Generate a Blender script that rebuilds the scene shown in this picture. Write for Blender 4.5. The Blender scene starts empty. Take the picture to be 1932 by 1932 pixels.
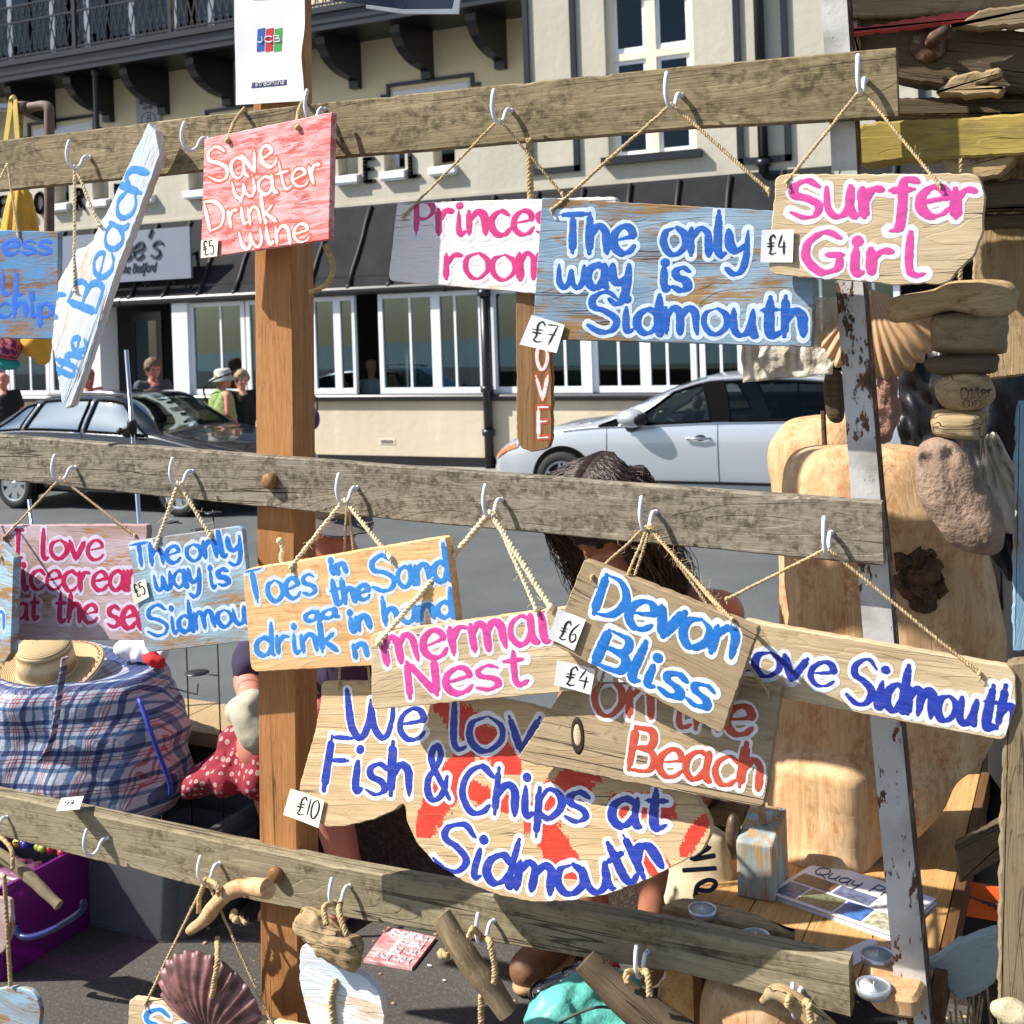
import bpy, bmesh, math, random
import numpy as np
from mathutils import Vector, Matrix, Euler
from mathutils import noise as mnoise
random.seed(7); RNG = np.random.RandomState(7)
SC = bpy.context.scene
COL = SC.collection
# ------------------------------------------------------------------ camera
F = 2275.0; CX, CY = 966.0, 609.5; CAMZ = 1.60
YAW = math.radians(25.6); ROLL = math.radians(-1.9)
cam = bpy.data.cameras.new("camera"); camo = bpy.data.objects.new("camera", cam); COL.objects.link(camo)
RM = Matrix.Rotation(YAW, 3, 'Z') @ Matrix.Rotation(math.pi/2, 3, 'X') @ Matrix.Rotation(ROLL, 3, 'Z')
camo.matrix_world = Matrix.Translation((0, 0, CAMZ)) @ RM.to_4x4()
cam.sensor_fit = 'HORIZONTAL'; cam.sensor_width = 36.0; cam.lens = F/1932*36.0
cam.shift_y = -(966-CY)/1932
cam.clip_start = 0.05; cam.clip_end = 500
cam.dof.use_dof = True; cam.dof.focus_distance = 2.15; cam.dof.aperture_fstop = 13.0
SC.camera = camo
# ------------------------------------------------------------------ light
LDIR = Vector((1.75, 1.0, -1.95)).normalized()
ELEV = math.asin(-LDIR.z); SROT = math.atan2(-LDIR.x, -LDIR.y)
w = bpy.data.worlds.new("World"); SC.world = w; w.use_nodes = True
sky = w.node_tree.nodes.new('ShaderNodeTexSky'); sky.sky_type = 'NISHITA'; sky.sun_disc = False
sky.sun_elevation = ELEV; sky.sun_rotation = SROT; sky.air_density = 1.0; sky.dust_density = 1.0
w.node_tree.links.new(sky.outputs[0], w.node_tree.nodes['Background'].inputs[0])
w.node_tree.nodes['Background'].inputs[1].default_value = 0.092
sl = bpy.data.lights.new("sun", 'SUN'); sl.energy = 5.0; sl.angle = math.radians(0.55); sl.color = (1.0, 0.95, 0.87)
so = bpy.data.objects.new("sun", sl); COL.objects.link(so)
so.matrix_world = Matrix.Translation((-3, -3, 6)) @ LDIR.to_track_quat('-Z', 'Y').to_matrix().to_4x4()
SC.view_settings.view_transform = 'Standard'; SC.view_settings.look = 'None'
SC.view_settings.exposure = 0.70; SC.view_settings.gamma = 1.0
SC.cycles.max_bounces = 8; SC.cycles.transparent_max_bounces = 12
# ------------------------------------------------------------------ picture <-> place
CAMP = Vector((0, 0, CAMZ))
def ray(px, py): return RM @ Vector(((px-CX)/F, -(py-CY)/F, -1.0))
def at(px, py, Y):
    d = ray(px, py); return CAMP + d*(Y/d.y)
def atz(px, py, Z):
    d = ray(px, py); return CAMP + d*((Z-CAMZ)/d.z)
def hit(px, py, o, n):
    d = ray(px, py); return CAMP + d*((o-CAMP).dot(n)/d.dot(n))
# ------------------------------------------------------------------ objects
def link(o):
    COL.objects.link(o); return o
def tag(o, label, cat, group=None):
    o['label'] = label; o['category'] = cat
    if group: o['group'] = group
    return o
def thing(name, label, cat, loc=(0, 0, 0), mat=None, group=None):
    o = bpy.data.objects.new(name, None); link(o); o.empty_display_size = 0.05
    if mat is not None: o.matrix_world = mat
    else: o.location = loc
    return tag(o, label, cat, group)
def struct(o): o['kind'] = 'structure'; return o
def obj(name, V, Fc, mat, parent=None, smooth=False, M=None, local=False):
    """V: world coordinates unless local=True. With a parent, the mesh is stored in the parent's frame."""
    me = bpy.data.meshes.new(name)
    me.from_pydata([tuple(v) for v in V], [], [list(f) for f in Fc])
    if smooth: me.polygons.foreach_set('use_smooth', [True]*len(me.polygons))
    if mat is not None:
        for m in (mat if isinstance(mat, (list, tuple)) else [mat]): me.materials.append(m)
    o = bpy.data.objects.new(name, me); link(o)
    if parent is not None:
        o.parent = parent
    if M is not None: o.matrix_local = M
    return o
class MB:
    """collects shapes in one coordinate frame, builds ONE mesh"""
    def __init__(s): s.V = []; s.F = []
    def add(s, V, Fc):
        n = len(s.V); s.V += [Vector(v) for v in V]; s.F += [[i+n for i in f] for f in Fc]; return s
    def box(s, c, d, R=None):
        c = Vector(c); P = []
        for z in (-.5, .5):
            for y in (-.5, .5):
                for x in (-.5, .5):
                    v = Vector((x*d[0], y*d[1], z*d[2])); P.append(c + (R @ v if R else v))
        return s.add(P, [(0, 2, 3, 1), (4, 5, 7, 6), (0, 1, 5, 4), (2, 6, 7, 3), (0, 4, 6, 2), (1, 3, 7, 5)])
    def bbox(s, a, b):
        return s.box([(p+q)/2 for p, q in zip(a, b)], [abs(q-p) for p, q in zip(a, b)])
    def beam(s, a, b, wd, ht, up=(0, 0, 1)):
        a = Vector(a); b = Vector(b); x = (b-a); L = x.length; x.normalize()
        z = Vector(up); z = (z - x*z.dot(x)).normalized(); y = z.cross(x)
        R = Matrix((x, y, z)).transposed()
        return s.box((a+b)/2, (L, wd, ht), R)
    def tube(s, P, r, n=8, cap=True, closed=False):
        P = [Vector(p) for p in P]; N = len(P)
        if not hasattr(r, '__len__'): r = [r]*N
        V = []; prev = None
        for i, p in enumerate(P):
            t = (P[(i+1) % N] - P[i-1]) if (closed or 0 < i < N-1) else (P[1]-P[0] if i == 0 else P[-1]-P[-2])
            t = t.normalized() if t.length > 1e-9 else Vector((0, 0, 1))
            if prev is None:
                a = Vector((0, 0, 1)) if abs(t.z) < .9 else Vector((1, 0, 0))
                prev = (a - t*a.dot(t)).normalized()
            else:
                q = prev - t*prev.dot(t)
                prev = q.normalized() if q.length > 1e-6 else t.orthogonal().normalized()
            c = t.cross(prev)
            for k in range(n):
                an = 2*math.pi*k/n; V.append(p + (prev*math.cos(an) + c*math.sin(an))*r[i])
        Fc = []
        for i in range(N if closed else N-1):
            j = (i+1) % N
            for k in range(n):
                Fc.append((i*n+k, i*n+(k+1) % n, j*n+(k+1) % n, j*n+k))
        if cap and not closed:
            Fc.append(tuple(range(n-1, -1, -1))); Fc.append(tuple((N-1)*n+k for k in range(n)))
        return s.add(V, Fc)
    def lathe(s, prof, n=24, M=Matrix(), sx=1, sy=1, cap=True):
        V = []; N = len(prof)
        for (r, z) in prof:
            for k in range(n):
                a = 2*math.pi*k/n; V.append(M @ Vector((r*math.cos(a)*sx, r*math.sin(a)*sy, z)))
        Fc = [(i*n+k, i*n+(k+1) % n, (i+1)*n+(k+1) % n, (i+1)*n+k) for i in range(N-1) for k in range(n)]
        if cap and prof[0][0] > 1e-5: Fc.append(tuple(range(n-1, -1, -1)))
        if cap and prof[-1][0] > 1e-5: Fc.append(tuple((N-1)*n+k for k in range(n)))
        return s.add(V, Fc)
    def ball(s, c, r, n=12, M=None, sc=(1, 1, 1)):
        pr = [(max(1e-6, math.sin(math.pi*i/n)), -math.cos(math.pi*i/n)) for i in range(n+1)]
        T = Matrix.Translation(c) @ (M.to_4x4() if M else Matrix()) @ Matrix.Diagonal((r*sc[0], r*sc[1], r*sc[2], 1))
        return s.lathe(pr, n*2, T)
    def prism(s, pts, t, M=Matrix(), bev=0.0):
        """polygon pts (x,y) ccw, front at z=0 facing +z, back at z=-t"""
        n = len(pts); P = [Vector((p[0], p[1])) for p in pts]
        def inset(d):
            out = []
            for i in range(n):
                a, b, c = P[i-1], P[i], P[(i+1) % n]
                e1 = (b-a); e2 = (c-b)
                if e1.length < 1e-9 or e2.length < 1e-9: out.append(b.copy()); continue
                e1.normalize(); e2.normalize()
                nn = Vector((-(e1.y+e2.y), e1.x+e2.x)); l = nn.length
                nn = nn/l if l > 1e-6 else Vector((-e1.y, e1.x))
                out.append(b + nn*d)
            return out
        rings = []
        if bev > 0:
            I = inset(bev)
            rings = [(I, 0), (P, -bev), (P, -t+bev), (I, -t)]
        else: rings = [(P, 0), (P, -t)]
        V = [M @ Vector((p.x, p.y, z)) for R_, z in rings for p in R_]
        Fc = [tuple(range(n))]
        for r in range(len(rings)-1):
            for k in range(n):
                Fc.append((r*n+k, (r+1)*n+k, (r+1)*n+(k+1) % n, r*n+(k+1) % n))
        Fc.append(tuple((len(rings)-1)*n+k for k in range(n-1, -1, -1)))
        return s.add(V, Fc)
    def build(s, name, mat, parent=None, smooth=False, M=None, inv=None):
        V = s.V if inv is None else [inv @ v for v in s.V]
        return obj(name, V, s.F, mat, parent, smooth, M)
def smooth_by_angle(o, deg=40):
    me = o.data
    bm = bmesh.new(); bm.from_mesh(me); lim = math.radians(deg)
    for f in bm.faces: f.smooth = True
    for e in bm.edges:
        if len(e.link_faces) == 2: e.smooth = e.calc_face_angle(3) < lim
    bm.to_mesh(me); bm.free(); return o
def winv(o):
    bpy.context.view_layer.update(); return o.matrix_world.inverted()
def apply_mods(o):
    dg = bpy.context.evaluated_depsgraph_get(); dg.update()
    me = bpy.data.meshes.new_from_object(o.evaluated_get(dg), depsgraph=dg)
    o.modifiers.clear(); o.data = me; return o
def crom(P, k=6, closed=False):
    P = [Vector(p) for p in P]; n = len(P); out = []
    if n < 3:
        return [P[0].lerp(P[1], i/k) for i in range(k+1)] if n == 2 else P
    segs = n if closed else n-1
    for i in range(segs):
        p1, p2 = P[i], P[(i+1) % n]
        p0 = P[i-1] if (closed or i > 0) else p1*2-p2
        p3 = P[(i+2) % n] if (closed or i < n-2) else p2*2-p1
        for j in range(k):
            t = j/k
            out.append(.5*((2*p1)+(p2-p0)*t+(2*p0-5*p1+4*p2-p3)*t*t+(3*p1-p0-3*p2+p3)*t**3))
    if not closed: out.append(P[-1])
    return out
def rope(mb, P, r=.0016, pitch=.011, strands=2, hairs=10, n=6, frizz=.010, seed=0):
    """twisted strands along P (list of Vectors)"""
    rr = random.Random(seed); P = [Vector(p) for p in P]
    D = [0]
    for a, b in zip(P, P[1:]): D.append(D[-1]+(b-a).length)
    L = D[-1]; N = max(6, int(L/.0032)); Q = []; j = 0
    for i in range(N+1):
        d = L*i/N
        while j < len(P)-2 and D[j+1] < d: j += 1
        t = (d-D[j])/max(1e-9, D[j+1]-D[j]); Q.append(P[j].lerp(P[j+1], min(1, max(0, t))))
    fr = []; prev = None
    for i in range(len(Q)):
        t = (Q[min(i+1, N)]-Q[max(0, i-1)]).normalized()
        if prev is None: prev = t.orthogonal().normalized()
        prev = (prev-t*prev.dot(t)).normalized(); fr.append((prev, t.cross(prev), t))
    for s_ in range(strands):
        pts = []
        for i, q in enumerate(Q):
            a = 2*math.pi*(L*i/N/pitch + s_/strands); u, v, t = fr[i]
            wob = mnoise.noise(q*90+Vector((seed, s_, 0)))*r*.5
            pts.append(q + (u*math.cos(a)+v*math.sin(a))*(r*.62) + u*wob)
        mb.tube(pts, r*.72, n)
    for h in range(int(hairs*1.6)):
        i = rr.randrange(len(Q)); u, v, t = fr[i]; a = rr.uniform(0, 6.28)
        d = (u*math.cos(a)+v*math.sin(a))*rr.uniform(.4, 1)+t*rr.uniform(-1, 1)+Vector((0, 0, -.25))
        l = rr.uniform(.3, 1)*frizz; c = Vector((rr.uniform(-1, 1), rr.uniform(-1, 1), rr.uniform(-1, 1)))*l*.4
        mb.tube([Q[i], Q[i]+d*l*.5+c, Q[i]+d*l+c*.6], .00028, 4)
    return mb
# ------------------------------------------------------------------ materials
def srgb(r, g, b):
    f = lambda c: (c/255/12.92) if c/255 <= .04045 else ((c/255+.055)/1.055)**2.4
    return (f(r), f(g), f(b), 1.0)
class NT:
    def __init__(s, name):
        s.m = bpy.data.materials.new(name); s.m.use_nodes = True; s.t = s.m.node_tree
        s.b = s.t.nodes['Principled BSDF']; s.tc = None
    def n(s, ty, **kw):
        q = s.t.nodes.new(ty)
        for k, v in kw.items(): setattr(q, k, v)
        return q
    def l(s, a, b): s.t.links.new(a, b)
    def vec(s, scale=(1, 1, 1), rnd=True, rot=(0, 0, 0), coord='Object'):
        if s.tc is None: s.tc = s.n('ShaderNodeTexCoord'); s.oi = s.n('ShaderNodeObjectInfo')
        mp = s.n('ShaderNodeMapping'); mp.inputs['Scale'].default_value = scale; mp.inputs['Rotation'].default_value = rot
        s.l(s.tc.outputs[coord], mp.inputs[0])
        if not rnd: return mp.outputs[0]
        ad = s.n('ShaderNodeVectorMath', operation='ADD'); ml = s.n('ShaderNodeMath', operation='MULTIPLY')
        ml.inputs[1].default_value = 37.3; s.l(s.oi.outputs['Random'], ml.inputs[0]); s.l(mp.outputs[0], ad.inputs[0]); s.l(ml.outputs[0], ad.inputs[1])
        return ad.outputs[0]
    def noise(s, vec, scale=1, detail=4, rough=.55, dist=0.0):
        q = s.n('ShaderNodeTexNoise'); q.inputs['Scale'].default_value = scale; q.inputs['Detail'].default_value = detail
        q.inputs['Roughness'].default_value = rough; q.inputs['Distortion'].default_value = dist
        s.l(vec, q.inputs['Vector']); return q.outputs['Fac']
    def ramp(s, fac, stops, interp='LINEAR'):
        q = s.n('ShaderNodeValToRGB'); q.color_ramp.interpolation = interp; e = q.color_ramp.elements
        while len(e) < len(stops): e.new(.5)
        for i, (p, c) in enumerate(stops):
            e[i].position = p; e[i].color = c if hasattr(c, '__len__') else (c, c, c, 1)
        s.l(fac, q.inputs[0]); return q.outputs[0]
    def mix(s, fac, a, b, mode='MIX'):
        q = s.n('ShaderNodeMix', data_type='RGBA', blend_type=mode)
        for sock, v in ((q.inputs[0], fac), (q.inputs[6], a), (q.inputs[7], b)):
            if hasattr(v, 'is_output') or hasattr(v, 'links'): s.l(v, sock)
            else: sock.default_value = v
        return q.outputs[2]
    def math(s, op, a, b=0.0, clamp=False):
        q = s.n('ShaderNodeMath', operation=op); q.use_clamp = clamp
        for sock, v in ((q.inputs[0], a), (q.inputs[1], b)):
            if hasattr(v, 'links'): s.l(v, sock)
            else: sock.default_value = v
        return q.outputs[0]
    def bump(s, h, strength=.4, dist=.001):
        q = s.n('ShaderNodeBump'); q.inputs['Strength'].default_value = strength; q.inputs['Distance'].default_value = dist
        s.l(h, q.inputs['Height']); s.l(q.outputs[0], s.b.inputs['Normal'])
    def col(s, c):
        if hasattr(c, 'links'): s.l(c, s.b.inputs['Base Color'])
        else: s.b.inputs['Base Color'].default_value = c
    def set(s, rough=.6, metal=0.0, spec=.5, **kw):
        s.b.inputs['Roughness'].default_value = rough; s.b.inputs['Metallic'].default_value = metal
        s.b.inputs['Specular IOR Level'].default_value = spec
        for k, v in kw.items(): s.b.inputs[k].default_value = v
        return s.m
def plain(name, c, rough=.6, metal=0.0, var=.12, vs=20, bump=.0, bd=.001, spec=.5, fine=0, **kw):
    N = NT(name); v = N.vec((vs, vs, vs)); f = N.noise(v, 1, 5)
    k = lambda q: tuple(min(1, max(0, x*q)) for x in c[:3])+(1,)
    cc = N.ramp(f, [(.3, k(1-var)), (.7, k(1+var))]); N.col(cc)
    if bump:
        N.bump(N.noise(N.vec((fine or vs*4,)*3), 1, 5), bump, bd)
    return N.set(rough, metal, spec, **kw)
def wood(name, light, dark, grey=None, greyamt=.5, stain=None, stainamt=.4, wash=None, cov=.5, wash2=None, crack=.5,
         rough=.75, fs=1.0, bump=.5, ringamt=.5, rnd=True, ax=0, washscale=1.0, knots=False):
    N = NT(name)
    def sv(a, b):
        s3 = [b*fs]*3; s3[ax] = a*fs; return N.vec(tuple(s3), rnd)
    g1 = N.noise(sv(2.5, 45), 1, 4, .6, .6)
    g2 = N.noise(sv(14, 420), 1, 3, .6)
    ringv = N.noise(sv(1.3, 11), 1, 2, .5)
    rr = N.math('FRACT', N.math('MULTIPLY', ringv, 26.0))
    rr = N.ramp(rr, [(0, 0.0), (.75, .55), (.93, 1.0), (1, 0.0)])
    g3 = N.noise(sv(5, 150), 1, 4, .65)
    f = N.math('ADD', N.math('ADD', N.math('MULTIPLY', g1, .42), N.math('MULTIPLY', g2, .26)), N.math('MULTIPLY', g3, .32))
    c = N.ramp(f, [(.36, dark), (.60, light)])
    c = N.mix(N.ramp(N.noise(N.vec((6, 6, 6), rnd), 1, 3), [(.45, 0.0), (.8, .35)]), c, tuple(x*.7 for x in dark[:3])+(1,))
    c = N.mix(N.math('MULTIPLY', rr, ringamt*.5), c, tuple(x*.55 for x in dark[:3])+(1,))
    if grey:
        gm = N.ramp(N.noise(sv(5, 22), 1, 5, .65), [(.5-.25*greyamt-.08, 0.0), (.5+.3*(1-greyamt)+.02, 1.0)])
        c = N.mix(gm, c, grey)
    if stain:
        sm = N.ramp(N.noise(sv(16, 40), 1, 6, .7), [(.62-.25*stainamt, 0.0), (.74-.2*stainamt, 1.0)])
        sm2 = N.math('MULTIPLY', sm, N.ramp(N.noise(N.vec((70, 70, 70), rnd), 1, 4, .7), [(.38, 0.0), (.6, 1.0)]))
        c = N.mix(N.math('MULTIPLY', sm2, .8), c, stain)
    if wash:
        a = N.noise(sv(7*washscale, 26*washscale), 1, 6, .7, .3)
        b2 = N.noise(sv(18, 300), 1, 3, .6)
        mm = N.math('ADD', N.math('MULTIPLY', a, .72), N.math('MULTIPLY', b2, .28))
        mk = N.ramp(mm, [(.66-cov*.36-.035, 0.0), (.66-cov*.36+.045, 1.0)])
        wc = wash
        if wash2:
            wc = N.mix(N.ramp(N.noise(sv(4*washscale, 14*washscale), 1, 4, .6), [(.42, 0.0), (.6, 1.0)]), wash, wash2)
        c = N.mix(N.math('MULTIPLY', mk, .93), c, wc)
    ck = N.noise(sv(1.1, 38), 1, 3, .5)
    ckm = N.ramp(N.math('ABSOLUTE', N.math('SUBTRACT', ck, .5)), [(.0, 1.0), (.006, .7), (.012, 0.0)])
    gate = N.ramp(N.noise(sv(2, 9), 1, 2), [(.64-.16*crack, 0.0), (.68-.16*crack, 1.0)])
    ckm = N.math('MULTIPLY', ckm, gate)
    c = N.mix(N.math('MULTIPLY', ckm, .8*(1 if crack > 0 else 0)), c, (.03, .022, .015, 1))
    N.col(c)
    h = N.math('ADD', N.math('MULTIPLY', f, 1.0), N.math('MULTIPLY', rr, -.25))
    h = N.math('SUBTRACT', h, N.math('MULTIPLY', ckm, 1.2))
    pores = N.noise(sv(30, 500), 1, 2, .6)
    c2 = N.mix(N.ramp(pores, [(.60, 0.0), (.74, .55)]), c, tuple(x*.42 for x in dark[:3])+(1,)); N.col(c2)
    h = N.math('ADD', h, N.math('MULTIPLY', N.noise(N.vec((25, 25, 25), rnd), 1, 4), .5))
    N.bump(h, min(1, bump*1.25), .0022)
    return N.set(rough, 0, .25)
def glass(name, tint=(.55, .62, .62, 1), trans=.6, rough=.02, fk=1.1):
    N = NT(name); t = N.t
    out = t.nodes['Material Output']; tr = N.n('ShaderNodeBsdfTransparent'); tr.inputs[0].default_value = tint
    gl = N.n('ShaderNodeBsdfGlossy'); gl.inputs['Roughness'].default_value = rough; gl.inputs[0].default_value = (.62, .78, .88, 1)
    fr = N.n('ShaderNodeFresnel'); fr.inputs[0].default_value = 1.5
    mx = N.n('ShaderNodeMixShader'); f = N.math('ADD', N.math('MULTIPLY', fr.outputs[0], fk), 1-trans-.35 if trans < .65 else 0.0, True)
    N.l(f, mx.inputs[0]); N.l(tr.outputs[0], mx.inputs[1]); N.l(gl.outputs[0], mx.inputs[2]); N.l(mx.outputs[0], out.inputs[0])
    return N.m
# ------------------------------------------------------------------ hand lettering
O_ = [(.5, 1), (.15, .82), (.08, .4), (.3, .04), (.6, .02), (.88, .35), (.85, .75), (.55, 1)]
GL = {
'a': (1.0, [[(.8, .85), (.5, 1), (.15, .75), (.1, .3), (.35, 0), (.62, .12), (.8, .5)], [(.84, 1.02), (.8, .5), (.84, .12), (1.0, 0)]]),
'b': (.95, [[(.12, 2), (.12, .02)], [(.12, .55), (.42, 1), (.8, .8), (.85, .35), (.5, 0), (.12, .12)]]),
'c': (.9, [[(.85, .8), (.55, 1), (.2, .8), (.1, .4), (.33, .03), (.63, .02), (.88, .25)]]),
'd': (1.0, [[(.8, .75), (.5, 1), (.15, .75), (.1, .3), (.38, 0), (.68, .15), (.82, .6)], [(.86, 2), (.83, .6), (.86, .1), (.96, 0)]]),
'e': (.95, [[(.15, .48), (.5, .55), (.82, .68), (.72, .95), (.45, 1), (.16, .72), (.12, .3), (.38, 0), (.7, .05), (.9, .27)]]),
'f': (.85, [[(.9, 1.72), (.68, 2), (.48, 1.6), (.45, .3), (.36, -.55), (.08, -.72)], [(.1, .9), (.78, .95)]]),
'h': (.92, [[(.14, 2), (.12, 0)], [(.13, .55), (.42, 1), (.7, .85), (.76, .4), (.78, 0)]]),
'i': (.5, [[(.2, 1), (.2, .25), (.3, .03), (.46, .14)], [(.22, 1.5), (.24, 1.52)]]),
'k': (.9, [[(.12, 2), (.12, 0)], [(.75, 1), (.15, .45)], [(.28, .55), (.85, 0)]]),
'l': (.5, [[(.18, 2), (.18, .35), (.3, .02), (.5, .1)]]),
'm': (1.35, [[(.08, 1), (.12, 0)], [(.12, .6), (.33, 1), (.56, .85), (.6, .4), (.6, .02)], [(.6, .6), (.85, 1), (1.1, .85), (1.15, .4), (1.2, 0)]]),
'n': (.92, [[(.1, 1), (.12, 0)], [(.12, .6), (.42, 1), (.7, .85), (.76, .4), (.78, 0)]]),
'o': (.98, [O_]),
'p': (.95, [[(.12, 1), (.13, -.9)], [(.12, .55), (.42, 1), (.8, .8), (.85, .38), (.5, 0), (.14, .18)]]),
'r': (.75, [[(.12, 1), (.14, 0)], [(.14, .55), (.4, .95), (.7, .95)]]),
's': (.88, [[(.8, .85), (.5, 1), (.2, .84), (.24, .6), (.64, .42), (.75, .17), (.45, 0), (.08, .14)]]),
't': (.8, [[(.4, 1.85), (.38, .3), (.52, .02), (.78, .16)], [(.08, 1), (.76, 1.08)]]),
'u': (1.0, [[(.12, 1), (.14, .3), (.35, 0), (.62, .12), (.76, .5)], [(.8, 1), (.76, .4), (.84, .06), (.96, 0)]]),
'v': (.88, [[(.05, 1), (.38, .02)], [(.38, .02), (.82, 1)]]),
'w': (1.25, [[(.05, 1), (.1, .25), (.33, 0), (.55, .3), (.6, .75)], [(.6, .75), (.68, .2), (.9, 0), (1.12, .35), (1.14, 1)]]),
'y': (.95, [[(.1, 1), (.16, .42), (.42, .22), (.74, .5)], [(.82, 1), (.76, .1), (.62, -.65), (.32, -.9), (.02, -.62)]]),
'S': (.72, [[(.66, .82), (.42, 1), (.14, .86), (.13, .63), (.42, .5), (.64, .3), (.55, .05), (.3, 0), (.02, .16)]]),
'D': (.78, [[(.1, 1), (.1, 0)], [(.1, 1), (.48, .92), (.7, .55), (.52, .12), (.1, 0)]]),
'P': (.66, [[(.14, 1), (.1, 0)], [(.12, .97), (.5, .97), (.6, .7), (.4, .48), (.12, .5)]]),
'T': (.72, [[(.36, .97), (.38, .02)], [(.0, .95), (.72, 1)]]),
'I': (.4, [[(.2, 1), (.2, 0)], [(.02, 1), (.4, 1)], [(.02, 0), (.4, 0)]]),
'B': (.68, [[(.1, 1), (.1, 0)], [(.1, 1), (.48, .95), (.5, .62), (.12, .53)], [(.12, .53), (.56, .46), (.56, .08), (.1, 0)]]),
'F': (.6, [[(.12, 1), (.08, 0)], [(.12, .97), (.6, 1)], [(.1, .55), (.5, .58)]]),
'G': (.78, [[(.68, .85), (.42, 1), (.14, .75), (.1, .35), (.34, .02), (.62, .12), (.66, .42)], [(.42, .44), (.72, .44)]]),
'g': (.78, [[(.62, .88), (.4, 1), (.2, .8), (.26, .6), (.5, .5), (.68, .62), (.66, .2), (.42, 0), (.08, .1), (.0, .3)]]),
'L': (.55, [[(.1, 1), (.1, .03)], [(.1, .03), (.52, .05)]]),
'O': (.8, [[(x*.78, y) for x, y in O_]]),
'V': (.66, [[(.02, 1), (.32, .02)], [(.32, .02), (.62, 1)]]),
'E': (.6, [[(.1, 1), (.1, 0)], [(.1, 1), (.54, 1)], [(.1, .52), (.48, .54)], [(.1, 0), (.56, .02)]]),
'M': (.95, [[(.05, 0), (.14, 1)], [(.14, 1), (.45, .3)], [(.45, .3), (.78, 1)], [(.78, 1), (.86, 0)]]),
'N': (.8, [[(.08, 0), (.1, 1)], [(.1, 1), (.66, 0)], [(.66, 0), (.68, 1)]]),
'C': (.75, [[(.68, .82), (.42, 1), (.14, .78), (.08, .38), (.3, .02), (.55, .02), (.7, .2)]]),
'W': (1.0, [[(.03, 1), (.12, .25), (.3, 0), (.46, .3), (.5, .8)], [(.5, .8), (.58, .2), (.78, 0), (.92, .4), (.94, 1)]]),
'H': (.75, [[(.1, 1), (.1, 0)], [(.64, 1), (.64, 0)], [(.1, .5), (.64, .5)]]),
'R': (.7, [[(.1, 1), (.1, 0)], [(.1, 1), (.5, .95), (.55, .65), (.1, .5)], [(.3, .5), (.62, 0)]]),
'Q': (.85, [[(.5, 1), (.15, .8), (.1, .4), (.3, .04), (.6, .1), (.78, .5), (.6, .92), (.4, 1)], [(.4, .25), (.95, -.15)]]),
'J': (.55, [[(.42, 1), (.42, .25), (.25, 0), (.05, .15)]]),
'&': (.85, [[(.86, .02), (.3, .62), (.24, .85), (.42, 1), (.56, .85), (.44, .64), (.12, .38), (.14, .08), (.4, 0), (.66, .16), (.78, .42)]]),
'£': (.7, [[(.6, .85), (.45, 1), (.28, .8), (.3, .3), (.2, .05)], [(.18, .05), (.4, .0), (.62, .08)], [(.05, .55), (.55, .6)], [(.08, .4), (.5, .44)]]),
'0': (.6, [[(x*.58, y) for x, y in O_]]), '1': (.3, [[(.15, 1), (.14, 0)]]),
'4': (.65, [[(.35, 1), (.06, .35)], [(.06, .35), (.6, .38)], [(.46, .7), (.42, -.05)]]),
'5': (.6, [[(.55, 1), (.16, .98)], [(.16, .98), (.12, .58)], [(.12, .58), (.42, .64), (.56, .32), (.36, .02), (.06, .08)]]),
'6': (.6, [[(.45, 1), (.16, .6), (.1, .25), (.3, 0), (.52, .2), (.4, .46), (.14, .32)]]),
'7': (.6, [[(.05, .95), (.55, 1)], [(.55, 1), (.25, 0)], [(.15, .5), (.5, .54)]]),
"'": (.3, [[(.2, 1.1), (.12, .8)]]), '.': (.3, [[(.15, .06), (.17, .07)]]), ' ': (.45, []),
}
def _lerp_poly(P, f):
    D = [0]
    for a, b in zip(P, P[1:]): D.append(D[-1]+math.hypot(b[0]-a[0], b[1]-a[1]))
    d = f*D[-1]
    for i in range(len(P)-1):
        if d <= D[i+1] or i == len(P)-2:
            t = (d-D[i])/max(1e-9, D[i+1]-D[i]); a, b = P[i], P[i+1]
            L = max(1e-9, math.hypot(b[0]-a[0], b[1]-a[1]))
            return (a[0]+(b[0]-a[0])*t, a[1]+(b[1]-a[1])*t), ((b[0]-a[0])/L, (b[1]-a[1])/L)
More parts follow.
